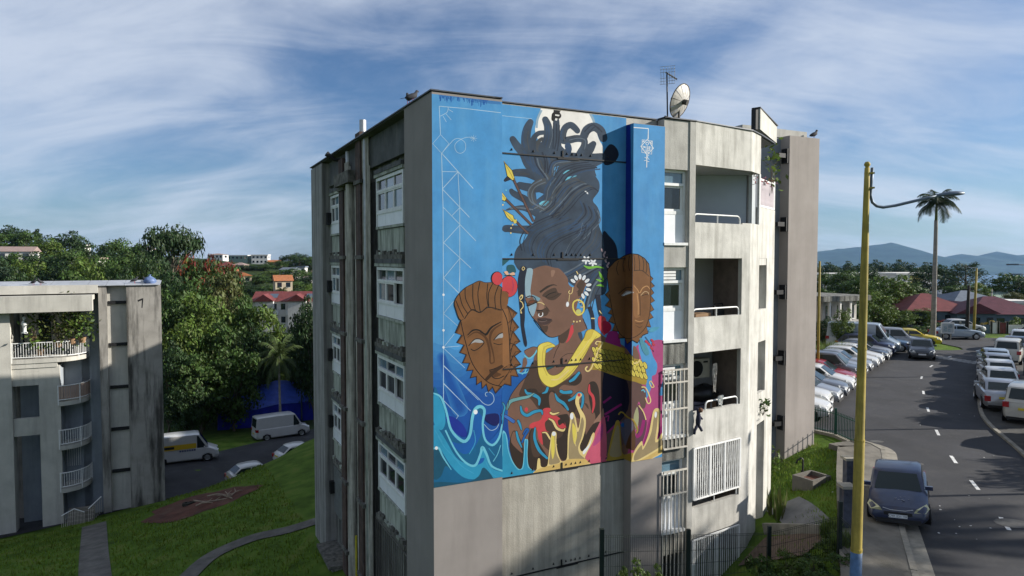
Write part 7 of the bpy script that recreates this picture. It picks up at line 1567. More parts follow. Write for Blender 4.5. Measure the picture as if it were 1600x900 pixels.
p = Vector((-19.7, 51.9, 0)); car('hatch', p.x, p.y, R(38), 'white', 'white car of which only the roof shows over the lawn edge', 'car', None, H(p.x, p.y) + 0.02)
p = Vector((-17.0, 54.6, 0)); car('hatch', p.x, p.y, R(42), 'white', 'second white car roof farther along the lawn edge', 'car', None, H(p.x, p.y) + 0.05)
# ================================================================== street furniture, houses, small things
def G(px, py, it=40):
    d = ray(px, py); t = 5.0
    z = -1.0
    for _ in range(it):
        t = (z - HC) / d.z; p = CAMP + d * t; z = 0.5 * z + 0.5 * H(p.x, p.y)
    return CAMP + d * ((z - HC) / d.z)
# ---- tall yellow lamp post
M_yel = mat('worn_yellow_paint', (0.31, 0.235, 0.045, 1), 0.7, 0.25, 3, 0.1, 30, stain=0.95, stain_col=(0.12, 0.10, 0.025, 1), stain_scale=(7, 7, 0.8), stain_lo=0.45, stain_hi=0.7)
M_bluegrey = mat('blue_grey_metal', (0.10, 0.13, 0.17, 1), 0.5, 0.15, 4, metallic=0.3)
YL = 14.5
top = WY(1355, 262, YL); bot = WY(1337, 900, YL); dr = (bot - top).normalized(); base = top + dr * ((0.0 - top.z) / dr.z)
lamp = thing('street_lamp', 'tall leaning yellow lamp post with a long curved grey arm in the right foreground', 'street lamp', base)
rel = lambda p: tuple(Vector(p) - base)
pt = lambda py: base.lerp(top, (WY(1345, py, YL).z - base.z) / (top.z - base.z))
mb = MB(); zs = [1000, 860, 858, 690, 688, 560, 400, 300, 262]; rs = [.125, .118, .112, .106, .098, .09, .074, .06, .052]
mb.tube([rel(base.lerp(top, min(1, max(0, (WY(1345, y, YL).z) / top.z)))) for y in zs], rs, 14); mb.sm = True; mb.build('pole', M_yel, lamp)
mb = MB(); mb.tube([rel(base - Vector((0, 0, .2))), rel(pt(862))], [.128, .12], 14); mb.sm = True; mb.build('painted_foot', mat('chipped_blue_paint', (0.06, 0.12, 0.22, 1), 0.6, 0.3, 5, blotch=0.7, blotch_col=(0.3, 0.23, 0.05, 1)), lamp)
for y, r_ in ((688, .11), (858, .122), (545, .098)): mb = MB(); p = pt(y); mb.tube([rel(p - dr * -0.02), rel(p - dr * .02)], r_, 14); mb.build('joint_ring', M_yel, lamp)
mb = MB(); p = top; mb.lathe([(0.0, .13), (.04, .12), (.062, .08), (.062, .05), (.035, .015), (.03, -.02)], 12); mb.v = [tuple(Vector(v) + Vector(rel(p))) for v in mb.v]; mb.sm = True; mb.build('finial', M_yel, lamp)
ap = [WY(x, y, YL) for x, y in ((1363, 262), (1361.5, 285), (1360, 305), (1363, 316), (1370, 322), (1380, 324), (1400, 321), (1425, 315), (1450, 309), (1466, 306))]
mb = MB(); mb.tube([rel(p) for p in ap], .032, 10); mb.sm = True; mb.build('arm', M_bluegrey, lamp)
for y in (271, 294): mb = MB(); a = WY(1352, y, YL); c_ = WY(1365, y - .5, YL); mb.bar(rel(a), rel(c_), .1, .035); mb.build('clamp', M_yel, lamp)
a = WY(1462, 306, YL); c_ = WY(1505, 303, YL); d = (c_ - a)
mb = MB(); secs = [(0, .03, .03), (.15, .05, .05), (.4, .075, .09), (.7, .075, .12), (.95, .055, .10), (1, .02, .05)]; vs = []; n = 10
for t, hz_, hw in secs:
    o_ = a + d * t
    for k in range(n): an = k * math.tau / n; vs.append(rel(o_ + Vector((0, hw * math.cos(an), hz_ * (math.sin(an) if math.sin(an) > 0 else .35 * math.sin(an))))))
fs = [(i * n + k, i * n + (k + 1) % n, (i + 1) * n + (k + 1) % n, (i + 1) * n + k) for i in range(5) for k in range(n)]
mb.add(vs, fs); mb.sm = True; mb.build('lamp_head', M_bluegrey, lamp)
mb = MB(); e0 = a + d * .42; e1 = a + d * .9; mb.add([rel(e0 + Vector((0, s_ * .07, -.034))) for s_ in (-1, 1)] + [rel(e1 + Vector((0, s_ * .07, -.03))) for s_ in (1, -1)], [(0, 1, 2, 3)]); mb.build('lens', mat('lamp_lens', (0.35, 0.33, 0.3, 1), .2, .1), lamp)
# ---- other poles
def pole(px, ptop, Y, r_, m, label, name='utility_pole', cat='pole', pb=None, z=0.0):
    t = WY(px, ptop, Y); b_ = Vector((t.x, Y, z)) if pb is None else Vector((WY(pb, 500, Y).x, Y, z)); o = thing(name, label, cat, b_)
    mb = MB(); mb.tube([(0, 0, -.3), tuple((t - b_) * .5), tuple(t - b_)], [r_ * 1.2, r_, r_ * .75], 8); mb.sm = True; mb.build('pole', m, o); return o, t - b_
o, t_ = pole(1281, 408, 44, .085, M_yel, 'thin yellow lamp post rising beside the stepped wing'); mb = MB(); mb.tube([tuple(t_ - Vector((0, 0, .2))), tuple(t_ - Vector((.5, 0, .15)))], .03, 6); mb.build('bracket', M_bluegrey, o)
o, t_ = pole(1514, 446, 70.5, .17, mat('dark_wood', (.03, .028, .025, 1), .9, .3, 3), 'dark wooden pole in front of the gabled house', pb=1511); mb = MB(); mb.box(-.5, .5, -.05, .05, t_.z - .5, t_.z - .38); mb.build('crossarm', M_black, o)
o, t_ = pole(1526, 419, 70, .12, M_yel, 'slim yellow pole just right of the dark wooden one', pb=1522); mb = MB(); mb.tube([tuple(t_), tuple(t_ + Vector((-.9, 0, .1)))], .04, 6); mb.build('bracket', M_bluegrey, o)
pole(1550, 452, 96, .08, M_pipe, 'thin grey pole behind the gabled house'); pole(470, 548, 80, .09, M_bluegrey, 'thin dark pole beside the blue tarpaulin shed', z=H(-25, 80))
for i, (px, py, Y) in enumerate(((1607, 414, 46), (1609, 429, 54))):
    t = WY(px, py, Y); o = thing('street_lamp', ['upper grey street lamp reaching in from the right edge', 'lower grey street lamp reaching in from the right edge'][i], 'street lamp', (t.x, Y, 0)); zz = t.z
    mb = MB(); mb.tube([(0, 0, -.2), (0, 0, zz)], [.1, .06], 8); mb.build('pole', M_bluegrey, o); mb = MB(); mb.tube([(0, 0, zz), (-.5, 0, zz + .02), (-.9, 0, zz + .03)], .035, 6); mb.build('arm', M_bluegrey, o)
    mb = MB(); mb.box(-1.4, -.75, -.13, .13, zz - .02, zz + .08); mb.build('lamp_head', M_bluegrey, o)
for i, (x, y, h_) in enumerate(((27.5, 23.3, 9), (31, 32.2, 9))):
    o = thing('street_lamp', 'grey street lamp right of the road beyond the picture edge', 'street lamp', (x, y, 0), 0, 'street lamps beyond the right edge'); mb = MB(); mb.tube([(0, 0, -.2), (0, 0, h_)], [.11, .06], 8); mb.build('pole', M_bluegrey, o); mb = MB(); mb.tube([(0, 0, h_), (-1.6, 0, h_ + .25)], .04, 6); mb.build('arm', M_bluegrey, o); mb = MB(); mb.box(-2.2, -1.5, -.13, .13, h_ + .2, h_ + .3); mb.build('lamp_head', M_bluegrey, o)
# overhead wires
for (pa, pb_) in (((1550, 455, 96), (1612, 432, 70)), ((1514, 450, 70.5), (1612, 428, 60))):
    a = WY(*pa); b_ = WY(*pb_); mb = MB(); mb.tube([tuple(a.lerp(b_, i / 8) - Vector((0, 0, 1.0 * 4 * (i / 8) * (1 - i / 8)))) for i in range(9)], .02, 4); tag(mb.build('cable', M_black), 'black cable sagging towards the right edge' if pa[0] == 1550 else 'second black cable running from the dark wooden pole', 'cable')
# ---- notice board
p = WZ(1480, 531); o = thing('notice_board', 'grey notice board on two legs beside the royal palm trunk', 'sign', (p.x, p.y, 0), R(-4))
for s_ in (-.34, .34): mb = MB(); mb.box(s_ - .04, s_ + .04, -.04, .04, -.2, .75); mb.build('leg', M_pipe, o)
mb = MB(); mb.box(-.55, .55, -.06, .06, .7, 1.62); mb.build('panel', mat('notice_panel', (.34, .37, .38, 1), .5, .1, 3), o); mb = MB()
for (a_, b_, c_, d_) in ((-.6, .6, .64, .7), (-.6, .6, 1.62, 1.68), (-.6, -.55, .7, 1.62), (.55, .6, .7, 1.62)): mb.box(a_, b_, -.08, .08, c_, d_)
mb.build('frame', M_wpaint, o); mb = MB()
for (x, z, w_, h_) in ((-.38, .85, .3, .5), (.02, .8, .24, .3), (.02, 1.2, .4, .3)): mb.box(x, x + w_, -.066, -.061, z, z + h_)
mb.build('poster', mat('faded_poster', (.22, .28, .30, 1), .6, .4, 6), o)['kind'] = 'stuff'
# ---- green railing above the bank
f0 = Vector((13.6, 31.6, 0.0)); f1 = WZ(1305, 681, 0.0); f2 = WZ(1349, 701, 0.0)
M_green = mat('green_fence_paint', (0.018, 0.07, 0.045, 1), 0.5, .15, 4)
fe = thing('picket_fence', 'dark green metal railing along the top of the grass bank', 'fence', f1)
mb = MB(); mb.box(-.011, .011, -.011, .011, .08, 1.12); mpk = mb.mesh('picket', M_green)
for a, b_ in ((f0, f1), (f1, f2)):
    d = b_ - a; n = int(d.length / .115)
    for i in range(1, n): p = a + d * i / n - f1; obj('picket', mpk, fe, tuple(p))
    for z in (.16, 1.0): mb = MB(); mb.bar(tuple(a - f1 + Vector((0, 0, z))), tuple(b_ - f1 + Vector((0, 0, z))), .035, .03); mb.build('rail', M_green, fe)
for a in (f0, f1, f2): mb = MB(); q = a - f1; mb.box(q.x - .04, q.x + .04, q.y - .04, q.y + .04, -.3, 1.25); mb.build('post', M_green, fe)
strip([(f0.x, f0.y), (f1.x, f1.y), (f2.x, f2.y)], -.1, .1, .07, .07, -.6, M_kerb, 'fence_footing', fe).location = -f1
# ---- two capped posts by the lamp post
for i, (px, py, Y, lb) in enumerate(((1323, 757, 19.6, 'nearer dark weathered post with a flat concrete cap beside the yellow lamp post'), (1327, 714, 22.2, 'farther dark weathered post with a flat concrete cap behind the yellow lamp post'))):
    t = WY(px, py, Y); z0 = -0.6; o = thing('gate_post', lb, 'post', (t.x, Y, z0)); hh = t.z - z0
    mb = MB(); mb.box(-.14, .14, -.14, .14, -.3, hh - .08); mb.build('shaft', mat('peeling_dark_paint', (.05, .055, .075, 1), .85, .4, 5, stain=.8, stain_col=(.16, .09, .07, 1), stain_scale=(4, 4, .8), stain_lo=.5), o); mb = MB(); mb.box(-.2, .2, -.2, .2, hh - .08, hh); mb.build('cap', M_kerb, o)
# ---- planter and standpipe at the wing foot
p = G(1268, 757); p.z = H(p.x, p.y); o = thing('planter', 'low concrete planter box at the foot of the stepped wing', 'planter', p, TH + .1)
for k, (a_, b_, c_, d_) in enumerate(((-.55, .55, -.42, -.32), (-.55, .55, .32, .42), (-.55, -.45, -.32, .32), (.45, .55, -.32, .32))): mb = MB(); mb.box(a_, b_, c_, d_, -.3, .34 + .002 * k); mb.build('side', M_path, o)
mb = MB(); mb.box(-.45, .45, -.32, .32, -.3, .2); mb.build('soil', M_soil, o)
q = G(1254, 748); o = thing('standpipe', 'black bent standpipe next to the low planter', 'pipe', (q.x, q.y, H(q.x, q.y)))
mb = MB(); mb.tube([(0, 0, -.1), (0, 0, .75), (-.05, 0, .8), (-.22, -.02, .72), (-.25, 0, .6)], .035, 6); mb.build('pipe', M_black, o); mb = MB(); mb.box(-.05, .05, -.05, .05, -.1, .3); mb.build('valve', M_black, o)
# ---- path and terrace at the right foot of the block
pc = [G(x, y) for x, y in ((1224, 788), (1240, 797), (1257, 812), (1272, 830), (1284, 850))]
draped(smooth([(p.x, p.y) for p in pc], 4), -.6, .55, .05, mat('grey_path', (.15, .15, .15, 1), .95, .2, 2, .3, 25), 'path', 3)
pd = [G(x, y) for x, y in ((1180, 858), (1210, 854), (1245, 850), (1284, 846))]
draped(smooth([(p.x, p.y) for p in pd], 4), -.85, .5, .06, mat('brown_paving', (.12, .085, .065, 1), .95, .3, 3, .4, 20), 'terrace', 4)
a = G(1196, 832); b_ = G(1290, 836)
mb = MB(); mb.bar((a.x, a.y, a.z + .05), (b_.x, b_.y, b_.z + .05), .16, .5); tag(mb.build('low_wall', M_kerb), 'low mossy kerb wall between the grey path and the brown terrace', 'wall')
# ---- dark mesh fence in front
M_fence = mat('dark_green_mesh', (.008, .016, .013, 1), .6, .1, 4)
mf = [G(1338, 902), G(1311, 872), G(1201, 893), WY(1075, 905, 17.2), WY(940, 912, 15.6)]
fe = thing('mesh_fence', 'dark welded mesh fence on slim posts across the bottom right', 'fence', mf[1])
tops = [1.25, 1.55, 1.35, 1.3, 1.3]
zz = [p.z for p in mf]
for i, p in enumerate(mf): mb = MB(); q = p - mf[1]; mb.box(q.x - .05, q.x + .05, q.y - .05, q.y + .05, q.z - .8, q.z + tops[i]); mb.build('post', M_fence, fe)
for i in range(4):
    a = mf[i] - mf[1]; b_ = mf[i + 1] - mf[1]; n = int((b_ - a).length / .07); mb = MB()
    for k in range(1, n): c_ = a.lerp(b_, k / n); mb.bar((c_.x, c_.y, c_.z - .1), (c_.x, c_.y, c_.z + 1.15), .006, .006)
    for z in (.05, .4, .75, 1.1, 1.15): mb.bar((a.x, a.y, a.z + z), (b_.x, b_.y, b_.z + z), .008, .008)
    mb.build('mesh_panel', M_fence, fe)['kind'] = 'stuff'
# ---- shrubs along the bottom right
for i, (px, py, Y, w_, kd) in enumerate(((1192, 858, 18.6, 60, 'bush'), (1235, 862, 18.2, 70, 'bushl'), (1272, 866, 17.8, 60, 'bush'), (1302, 838, 18.6, 60, 'bushl'), (1316, 862, 17.2, 50, 'bush'), (1222, 880, 16.2, 80, 'bush'), (1170, 884, 17.6, 50, 'bushl'), (1285, 884, 16.2, 70, 'bush'))):
    p = WY(px, py, Y); T(kd, px, py, Y, w_, {'bush': 'dark leafy shrub behind the mesh fence at the bottom right', 'bushl': 'light leafy shrub behind the mesh fence at the bottom right'}[kd], cat='shrub', group={'bush': 'dark shrubs at the mesh fence', 'bushl': 'light shrubs at the mesh fence'}[kd], base=min(H(p.x, Y), p.z - .5))
for i, (px, py, Y, w_) in enumerate(((1300, 810, 19.6, 40), (1320, 830, 18.4, 44))): T('cane', px, py, Y, w_, 'tuft of long grass leaning on the mesh fence', cat='grass', group='long grass at the mesh fence')
for (px, py, Y, w_) in ((985, 868, 15.2, 50), (1020, 876, 15.6, 40)):
    p = WY(px, py, Y); T('bushl', px, py, Y, w_, 'thin shrub growing against the mural wall at the bottom', cat='shrub', group='shrubs at the foot of the mural', base=p.z - 1.0)
# snake plants at the corner post
for i, (px, py) in enumerate(((1208, 808), (1218, 802), (1214, 814))):
    p = G(px, py); o = thing('snake_plant', 'clump of upright sword leaved plants at the corner post foot', 'plant', (p.x, p.y, H(p.x, p.y)), i, 'sword leaved plants at the corner post')
    rr = random.Random(i)
    for k in range(14):
        a_ = rr.uniform(0, 6.28); d = rr.uniform(.02, .2); L = rr.uniform(.5, 1.05); ln = rr.uniform(0, .25); s_ = Vector((-math.sin(a_), math.cos(a_), 0)) * .035; x = Vector((d * math.cos(a_), d * math.sin(a_), 0)); e = x + Vector((ln * math.cos(a_), ln * math.sin(a_), L)); m_ = x.lerp(e, .6) 
        mb = MB(); mb.add([x - s_ * .6, x + s_ * .6, m_ + s_, m_ - s_, e], [(0, 1, 2, 3), (3, 2, 4)]); mb.build('leaf', LM['olive'] if k % 3 else LM['light'], o)
# ---- roof things on the painted block
def roofpt(px, Y, z=12.0): p = WY(px, 300, Y); return Vector((p.x, p.y, z))
Yr = 20.6
b_ = roofpt(1042, Yr); o = thing('aerial', 'thin television aerial on a tall mast above the mural', 'aerial', b_)
R_ = lambda px, py, Y=Yr: tuple(WY(px, py, Y) - b_)
mb = MB(); mb.tube([(0, 0, 0), R_(1042, 116)], .022, 6); mb.build('mast', M_black, o)
mb = MB(); mb.tube([R_(1040, 113), R_(1058, 124)], .02, 6); mb.build('boom', M_black, o)
mb = MB()
for i in range(7):
    y = 103 + i * 4.6
    if abs(y - 117) > 3: mb.tube([R_(1031.5, y + 1.5), R_(1055 - (i > 3) * 1, y - .5, Yr - .1)], .006, 4, M_pipe)
for i in range(6): x = 1032.5 + i * 4.3; mb.tube([R_(x, 106 - i * .4), R_(x + .5, 132 - i * .3)], .005, 4, M_pipe)
mb.build('reflector', None, o)['kind'] = 'stuff'
for i in range(4): mb = MB(); x = 1046 + i * 3.4; y = 117 + i * 2; mb.tube([R_(x - 2, y - 3, Yr - .25), R_(x + 1, y + 3, Yr + .25)], .006, 4); mb.build('director', M_pipe, o)
c_ = WY(1068, 159, Yr); b_ = Vector((c_.x, c_.y, 12.0)); o = thing('satellite_dish', 'large round satellite dish facing right on the flat roof', 'satellite dish', b_)
ax = Vector((-.70, .62, .36)).normalized(); q_ = ax.to_track_quat('Z', 'Y'); Rd = .50; off = c_ - b_
M_dish = mat('dish_mesh', (.42, .40, .37, 1), .6, .1, 5, metallic=.2, stain=.3); M_dishd = mat('dish_back', (.06, .055, .05, 1), .7, .2, 5)
tf = lambda v: tuple(q_ @ Vector(v) + off)
n = 24
for i in range(12):
    a0 = i * math.tau / 12 + .03; a1 = (i + 1) * math.tau / 12 - .03; mb = MB(); vs = []
    for k in range(5):
        r_ = Rd * (.08 + .92 * k / 4)
        for a_ in (a0, (a0 + a1) / 2, a1): vs.append(tf((r_ * math.cos(a_), r_ * math.sin(a_), .5 * r_ * r_)))
    mb.add(vs, [(k * 3 + j, k * 3 + j + 1, k * 3 + j + 4, k * 3 + j + 3) for k in range(4) for j in range(2)]); mb.build('petal', M_dish, o)
    mb = MB(); mb.tube([tf((Rd * t * math.cos(a1 + .03), Rd * t * math.sin(a1 + .03), .5 * (Rd * t) ** 2 + .008)) for t in (.05, .5, 1)], .012, 5); mb.build('rib', M_dishd, o)
mb = MB(); mb.tube([tf((Rd * math.cos(a_ * math.tau / 28), Rd * math.sin(a_ * math.tau / 28), .5 * Rd * Rd)) for a_ in range(29)], .018, 6, None, False); mb.build('rim', M_dishd, o)
for k in range(3): a_ = k * 2.09 + .5; mb = MB(); mb.tube([tf((Rd * .9 * math.cos(a_), Rd * .9 * math.sin(a_), .12)), tf((0, 0, .34))], .012, 5); mb.build('feed_arm', M_dishd, o)
mb = MB(); mb.tube([tf((0, 0, -.14)), tf((0, 0, .0))], .08, 8); mb.build('hub', M_dishd, o); mb = MB(); mb.tube([tf((0, 0, .28)), tf((0, 0, .42))], .06, 8); mb.build('feed_horn', M_dishd, o)
mb = MB(); mb.tube([(off.x - .1, off.y + .12, 0), (off.x - .1, off.y + .12, off.z - .12)], .035, 6); mb.build('mast', M_dishd, o); mb = MB(); mb.tube([(off.x - .55, off.y + .05, .18), (off.x - .1, off.y + .1, -.02)], .025, 6); mb.build('stay', M_black, o)
# ---- pigeons
M_pig = mat('pigeon_feathers', (.035, .036, .042, 1), .8, .3, 20)
def pigeon(loc, rz, label, s=1.0, up=.15):
    o = thing('pigeon', label, 'bird', loc, rz); mb = MB(); P_ = [(-.17, 0, .06), (-.10, 0, .09), (0, 0, .12), (.06, 0, .15), (.085, 0, .20), (.10, 0, .235), (.125, 0, .235), (.15, 0, .225)]; rr = [.01, .045, .062, .055, .032, .03, .022, .004]
    mb.tube([(x * s, y * s, (z + .02) * s) for x, y, z in P_], [r_ * s for r_ in rr], 8); mb.sm = True; mb.build('body', M_pig, o)
    mb = MB(); mb.add([(-.1 * s, -.03 * s, .1 * s), (-.1 * s, .03 * s, .1 * s), (-.27 * s, .045 * s, .055 * s), (-.27 * s, -.045 * s, .055 * s)], [(0, 1, 2, 3)]); mb.build('tail', M_pig, o)
    for s_ in (-1, 1): mb = MB(); mb.tube([(0, s_ * .025 * s, .09 * s), (.01 * s, s_ * .025 * s, 0)], .006 * s, 4); mb.build('leg', M_tail, o)
p = WY(640, 165, 18.4)
lw = lambda x, y, z: tuple(ORG + AU * x + AV * y + Vector((0, 0, z)))
pigeon(lw(.05, 1.95, 12.05), 2.0, 'left pigeon of the pair on the left roof edge of the painted block', 1.25); pigeon(lw(.08, 1.72, 12.05), .6, 'right pigeon of the pair on the left roof edge of the painted block', 1.3)
pigeon(lw(wr - .1, wy + .2, 13.02), .4, 'lone pigeon on the right corner of the stepped wing', 1.5)
for px, rz_, lb in ((209, .4, 'dark pigeon on the flat roof of the lower block'), (226, 2.8, 'pigeon beside the rubbish bag on the lower block roof')): x = xl(px); pigeon(tuple(ORG2 + AU * x + AV * .5 + Vector((0, 0, zt + .12))), rz_, lb, 1.6)
for px, lb in ((50, 'left of two pigeons sitting on the zinc sheets of the lower block'), (61, 'right of two pigeons sitting on the zinc sheets of the lower block')): pigeon(tuple(ORG2 + AU * xl(px) + AV * .3 + Vector((0, 0, zt + .1))), px, lb, 1.5)
o = thing('rubbish_bag', 'blue and white rubbish bag at the right end of the lower block roof', 'bag', tuple(ORG2 + AU * xl(233) + AV * .6 + Vector((0, 0, zt + .1)))); mb = MB(); mb.lathe([(.3, 0), (.42, .12), (.36, .3), (.2, .42), (.05, .5), (.1, .6)], 9); mb.sm = True; mb.build('bag', mat('blue_bag', (.10, .15, .28, 1), .5, .4, 5), o); mb = MB(); mb.box(-.5, -.15, -.2, .2, 0, .22); mb.build('sack', mat('white_sack', (.6, .6, .58, 1), .7, .1, 5), o)
# ---- things in the loggias (local coordinates of the painted block)
def inl(name, label, cat, x, y, z, rz=0): return thing(name, label, cat, lw(x, y, z), TH + rz)
o = inl('air_conditioner', 'beige air conditioner unit hung on the back wall of the third loggia', 'air conditioner', 9.95, 1.75, 4.25); mb = MB(); mb.box(-.42, .48, -.16, .16, -.32, .32); mb.build('casing', mat('beige_casing', (.42, .40, .33, 1), .6, .08, 4), o)
mb = MB(); mb.lathe([(0, 0), (.25, 0), (.27, .02)], 20); mb.v = [(x - .1, -.165 - z, y) for x, y, z in mb.v]; mb.build('fan_grille', M_black, o); mb = MB(); mb.box(.2, .4, -.164, -.161, .18, .24); mb.build('badge', M_plast, o)
def bx(name, label, cat, x, y, z, sx, sy, sz, m, rz=0): o = inl(name, label, cat, x, y, z, rz); mb = MB(); mb.box(-sx / 2, sx / 2, -sy / 2, sy / 2, 0, sz); mb.build('body', m, o); return o
M_card = mat('cardboard', (.26, .16, .09, 1), .85, .15, 4)
fz = FL[2] + .06
o = bx('cardboard_box', 'brown cardboard box on the right of the third loggia', 'box', 10.25, 1.5, fz + .55, .42, .4, .42, M_card); mb = MB(); mb.box(-.03, .03, -.205, -.2, 0, .42); mb.build('tape', M_concw, o)
o = bx('cardboard_box', 'grey purple box beside the brown cardboard box in the loggia', 'box', 9.72, 1.45, fz + .5, .5, .4, .5, mat('grey_box', (.16, .15, .19, 1), .8, .2, 4)); mb = MB(); mb.box(-.25, .25, -.205, -.2, .36, .4); mb.build('lid', M_plast, o)
bx('shelf', 'dark low shelf under the boxes of the third loggia', 'shelf', 9.95, 1.5, fz, 1.3, .5, .5, M_plast)
o = bx('microwave', 'dark microwave oven on a stand at the left of the third loggia', 'microwave', 8.65, 1.3, fz + 1.15, .5, .36, .32, M_plast); mb = MB(); mb.box(-.2, .08, -.19, -.182, .06, .26); mb.build('door', M_glassb, o); mb = MB(); mb.box(.12, .22, -.19, -.182, .06, .26); mb.build('buttons', M_rim, o)
bx('stand', 'dark stand carrying the microwave oven', 'stand', 8.65, 1.35, fz, .6, .5, 1.13, M_plast)
o = inl('bin_bag', 'black plastic bag piled on the boxes below the air conditioner', 'bag', 9.95, 1.4, fz + 1.0); mb = MB(); mb.lathe([(.1, 0), (.5, .05), (.58, .25), (.45, .42), (.2, .5), (.05, .52)], 12); mb.v = [(x * (1 + .12 * math.sin(5 * y + 9 * z)), y * .7, z + .05 * math.sin(7 * x)) for x, y, z in mb.v]; mb.sm = True; mb.build('bag', mat('black_bag', (.012, .012, .014, 1), .35, .2, 6), o)
o = inl('bucket', 'blue bucket hanging high at the left of the third loggia', 'bucket', 9.15, 1.6, FL[2] + 2.3); mb = MB(); mb.lathe([(0, 0), (.15, 0), (.2, .36), (.185, .36)], 14); mb.sm = True; mb.build('body', mat('blue_plastic', (.02, .05, .18, 1), .4, .1, 5), o); mb = MB(); mb.tube([(-.19, 0, .34), (0, 0, .52), (.19, 0, .34)], .01, 5); mb.build('handle', M_rim, o)
def cloth(name, label, px, py, w_, h_, m, yv=-.02):
    c_ = LOC(px, py, 1, yv); o = thing(name, label, 'laundry', lw(c_.x, yv, c_.z), TH + R(8)); mb = MB(); n = 6
    vs = [(-w_ / 2 + w_ * i / n, -.03 + .03 * math.sin(i * 1.7 + j), -h_ * j / 5 - .02 * math.sin(i * 2)) for j in range(6) for i in range(n + 1)]; vs2 = [(x, y + .012, z) for x, y, z in vs]; k = len(vs)
    fs = [(j * 7 + i, j * 7 + i + 1, j * 7 + i + 8, j * 7 + i + 7) for j in range(5) for i in range(6)]; mb.add(vs + vs2, fs + [tuple(k + q for q in reversed(f_)) for f_ in fs]); mb.build('cloth', m, o)
cloth('towel', 'white towel hung over the hand rail of the third loggia', 1125, 618, .22, .3, mat('white_towel', (.65, .64, .6, 1), .9, .1, 6), .14); cloth('rag', 'patterned rag hanging in the middle of the third loggia', 1116, 568, .16, .9, mat('patterned_cloth', (.35, .33, .3, 1), .9, .6, 10), .5)
o = thing('toy', 'dark stuffed toy dangling by one arm from the third parapet', 'toy', lw(8.42, -.08, 3.35), TH); M_toy = mat('toy_plush', (.02, .022, .04, 1), .95, .3, 12)
mb = MB(); mb.tube([(0, 0, .05), (.03, -.02, -.15), (.02, -.02, -.32), (0, -.02, -.5)], [.03, .06, .08, .06], 8); mb.sm = True; mb.build('body', M_toy, o)
mb = MB(); mb.lathe([(0, -.08), (.07, -.05), (.085, 0), (.06, .06), (0, .08)], 10); mb.v = [(x + .08, y - .03, z - .02) for x, y, z in mb.v]; mb.sm = True; mb.build('head', mat('toy_brown', (.1, .05, .03, 1), .95, .2, 8), o)
for e in ((-.16, -.72), (.14, -.66)): mb = MB(); mb.tube([(0, -.02, -.45), (e[0] * .7, -.02, e[1] + .1), (e[0], -.05, e[1])], [.05, .045, .04], 7); mb.sm = True; mb.build('leg', M_toy, o)
mb = MB(); mb.tube([(.02, -.02, -.15), (.16, -.04, -.3)], .03, 6); mb.build('arm', M_toy, o)
o = bx('storage_box', 'dark folded chair leaning in the second loggia', 'chair', 10.0, .75, FL[1] + .8, .6, .08, .55, M_plast, .3); mb = MB(); mb.tube([(-.3, 0, .5), (-.2, .02, .62), (.25, .02, .62), (.3, 0, .5)], .02, 6); mb.build('frame', M_black, o)
o = inl('backpack', 'dark bag at the left corner of the second loggia', 'bag', 8.55, .7, FL[1] + .7); mb = MB(); mb.lathe([(.18, 0), (.22, .2), (.2, .5), (.1, .68), (0, .7)], 10); mb.sm = True; mb.build('body', M_toy, o)
o = inl('crate', 'tan crate standing behind the second loggia rail', 'crate', 8.95, .45, FL[1] + .88); mb = MB(); mb.box(-.3, .3, -.15, .15, 0, .3); mb.build('body', M_card, o)
# plants on the right facet
def leafy(name, label, px, py, Y, w_, h_, m, n=60, size=.09, cat='plant'):
    c_ = WY(px, py, Y); o = thing(name, label, cat, c_); rr = np.random.default_rng(int(px)); cc = rr.normal(size=(n, 3)) * np.array([w_ / 3, w_ / 3, h_ / 3]) + np.array([0, 0, 0]); nn = rr.normal(size=(n, 3)) + np.array([0, -.3, .6]); nn /= np.linalg.norm(nn, axis=1, keepdims=True); obj('foliage', leaf_mesh('foliage', cc, nn, size, m), o)
    mb = MB(); [mb.tube([(0, 0, -h_ * .6), (rr.normal() * .1, rr.normal() * .1, 0), tuple(cc[i])], .008, 4, None, False) for i in range(5)]; mb.build('stems', M_bark, o)['kind'] = 'stuff'; return o
leafy('potted_plant', 'bright leafy plant climbing above the mauve balcony screen', 1207, 262, 24.2, .6, 1.5, LM['light'], 60, .1); leafy('flowering_plant', 'reddish flowering plant on top of the mauve balcony screen', 1194, 283, 23.4, .6, .25, mat('pink_petals', (.3, .06, .08, 1), .7, .3, 6, rnd=.4), 50, .05); leafy('potted_plant', 'small green plant poking out beside the lower corner post', 1192, 636, 23.2, .4, .5, LM['mid'], 50, .08); leafy('creeper', 'small yellow green creeper in the gap beside the stepped wing', 1211, 715, 25.5, .4, .55, LM['light'], 50, .09)
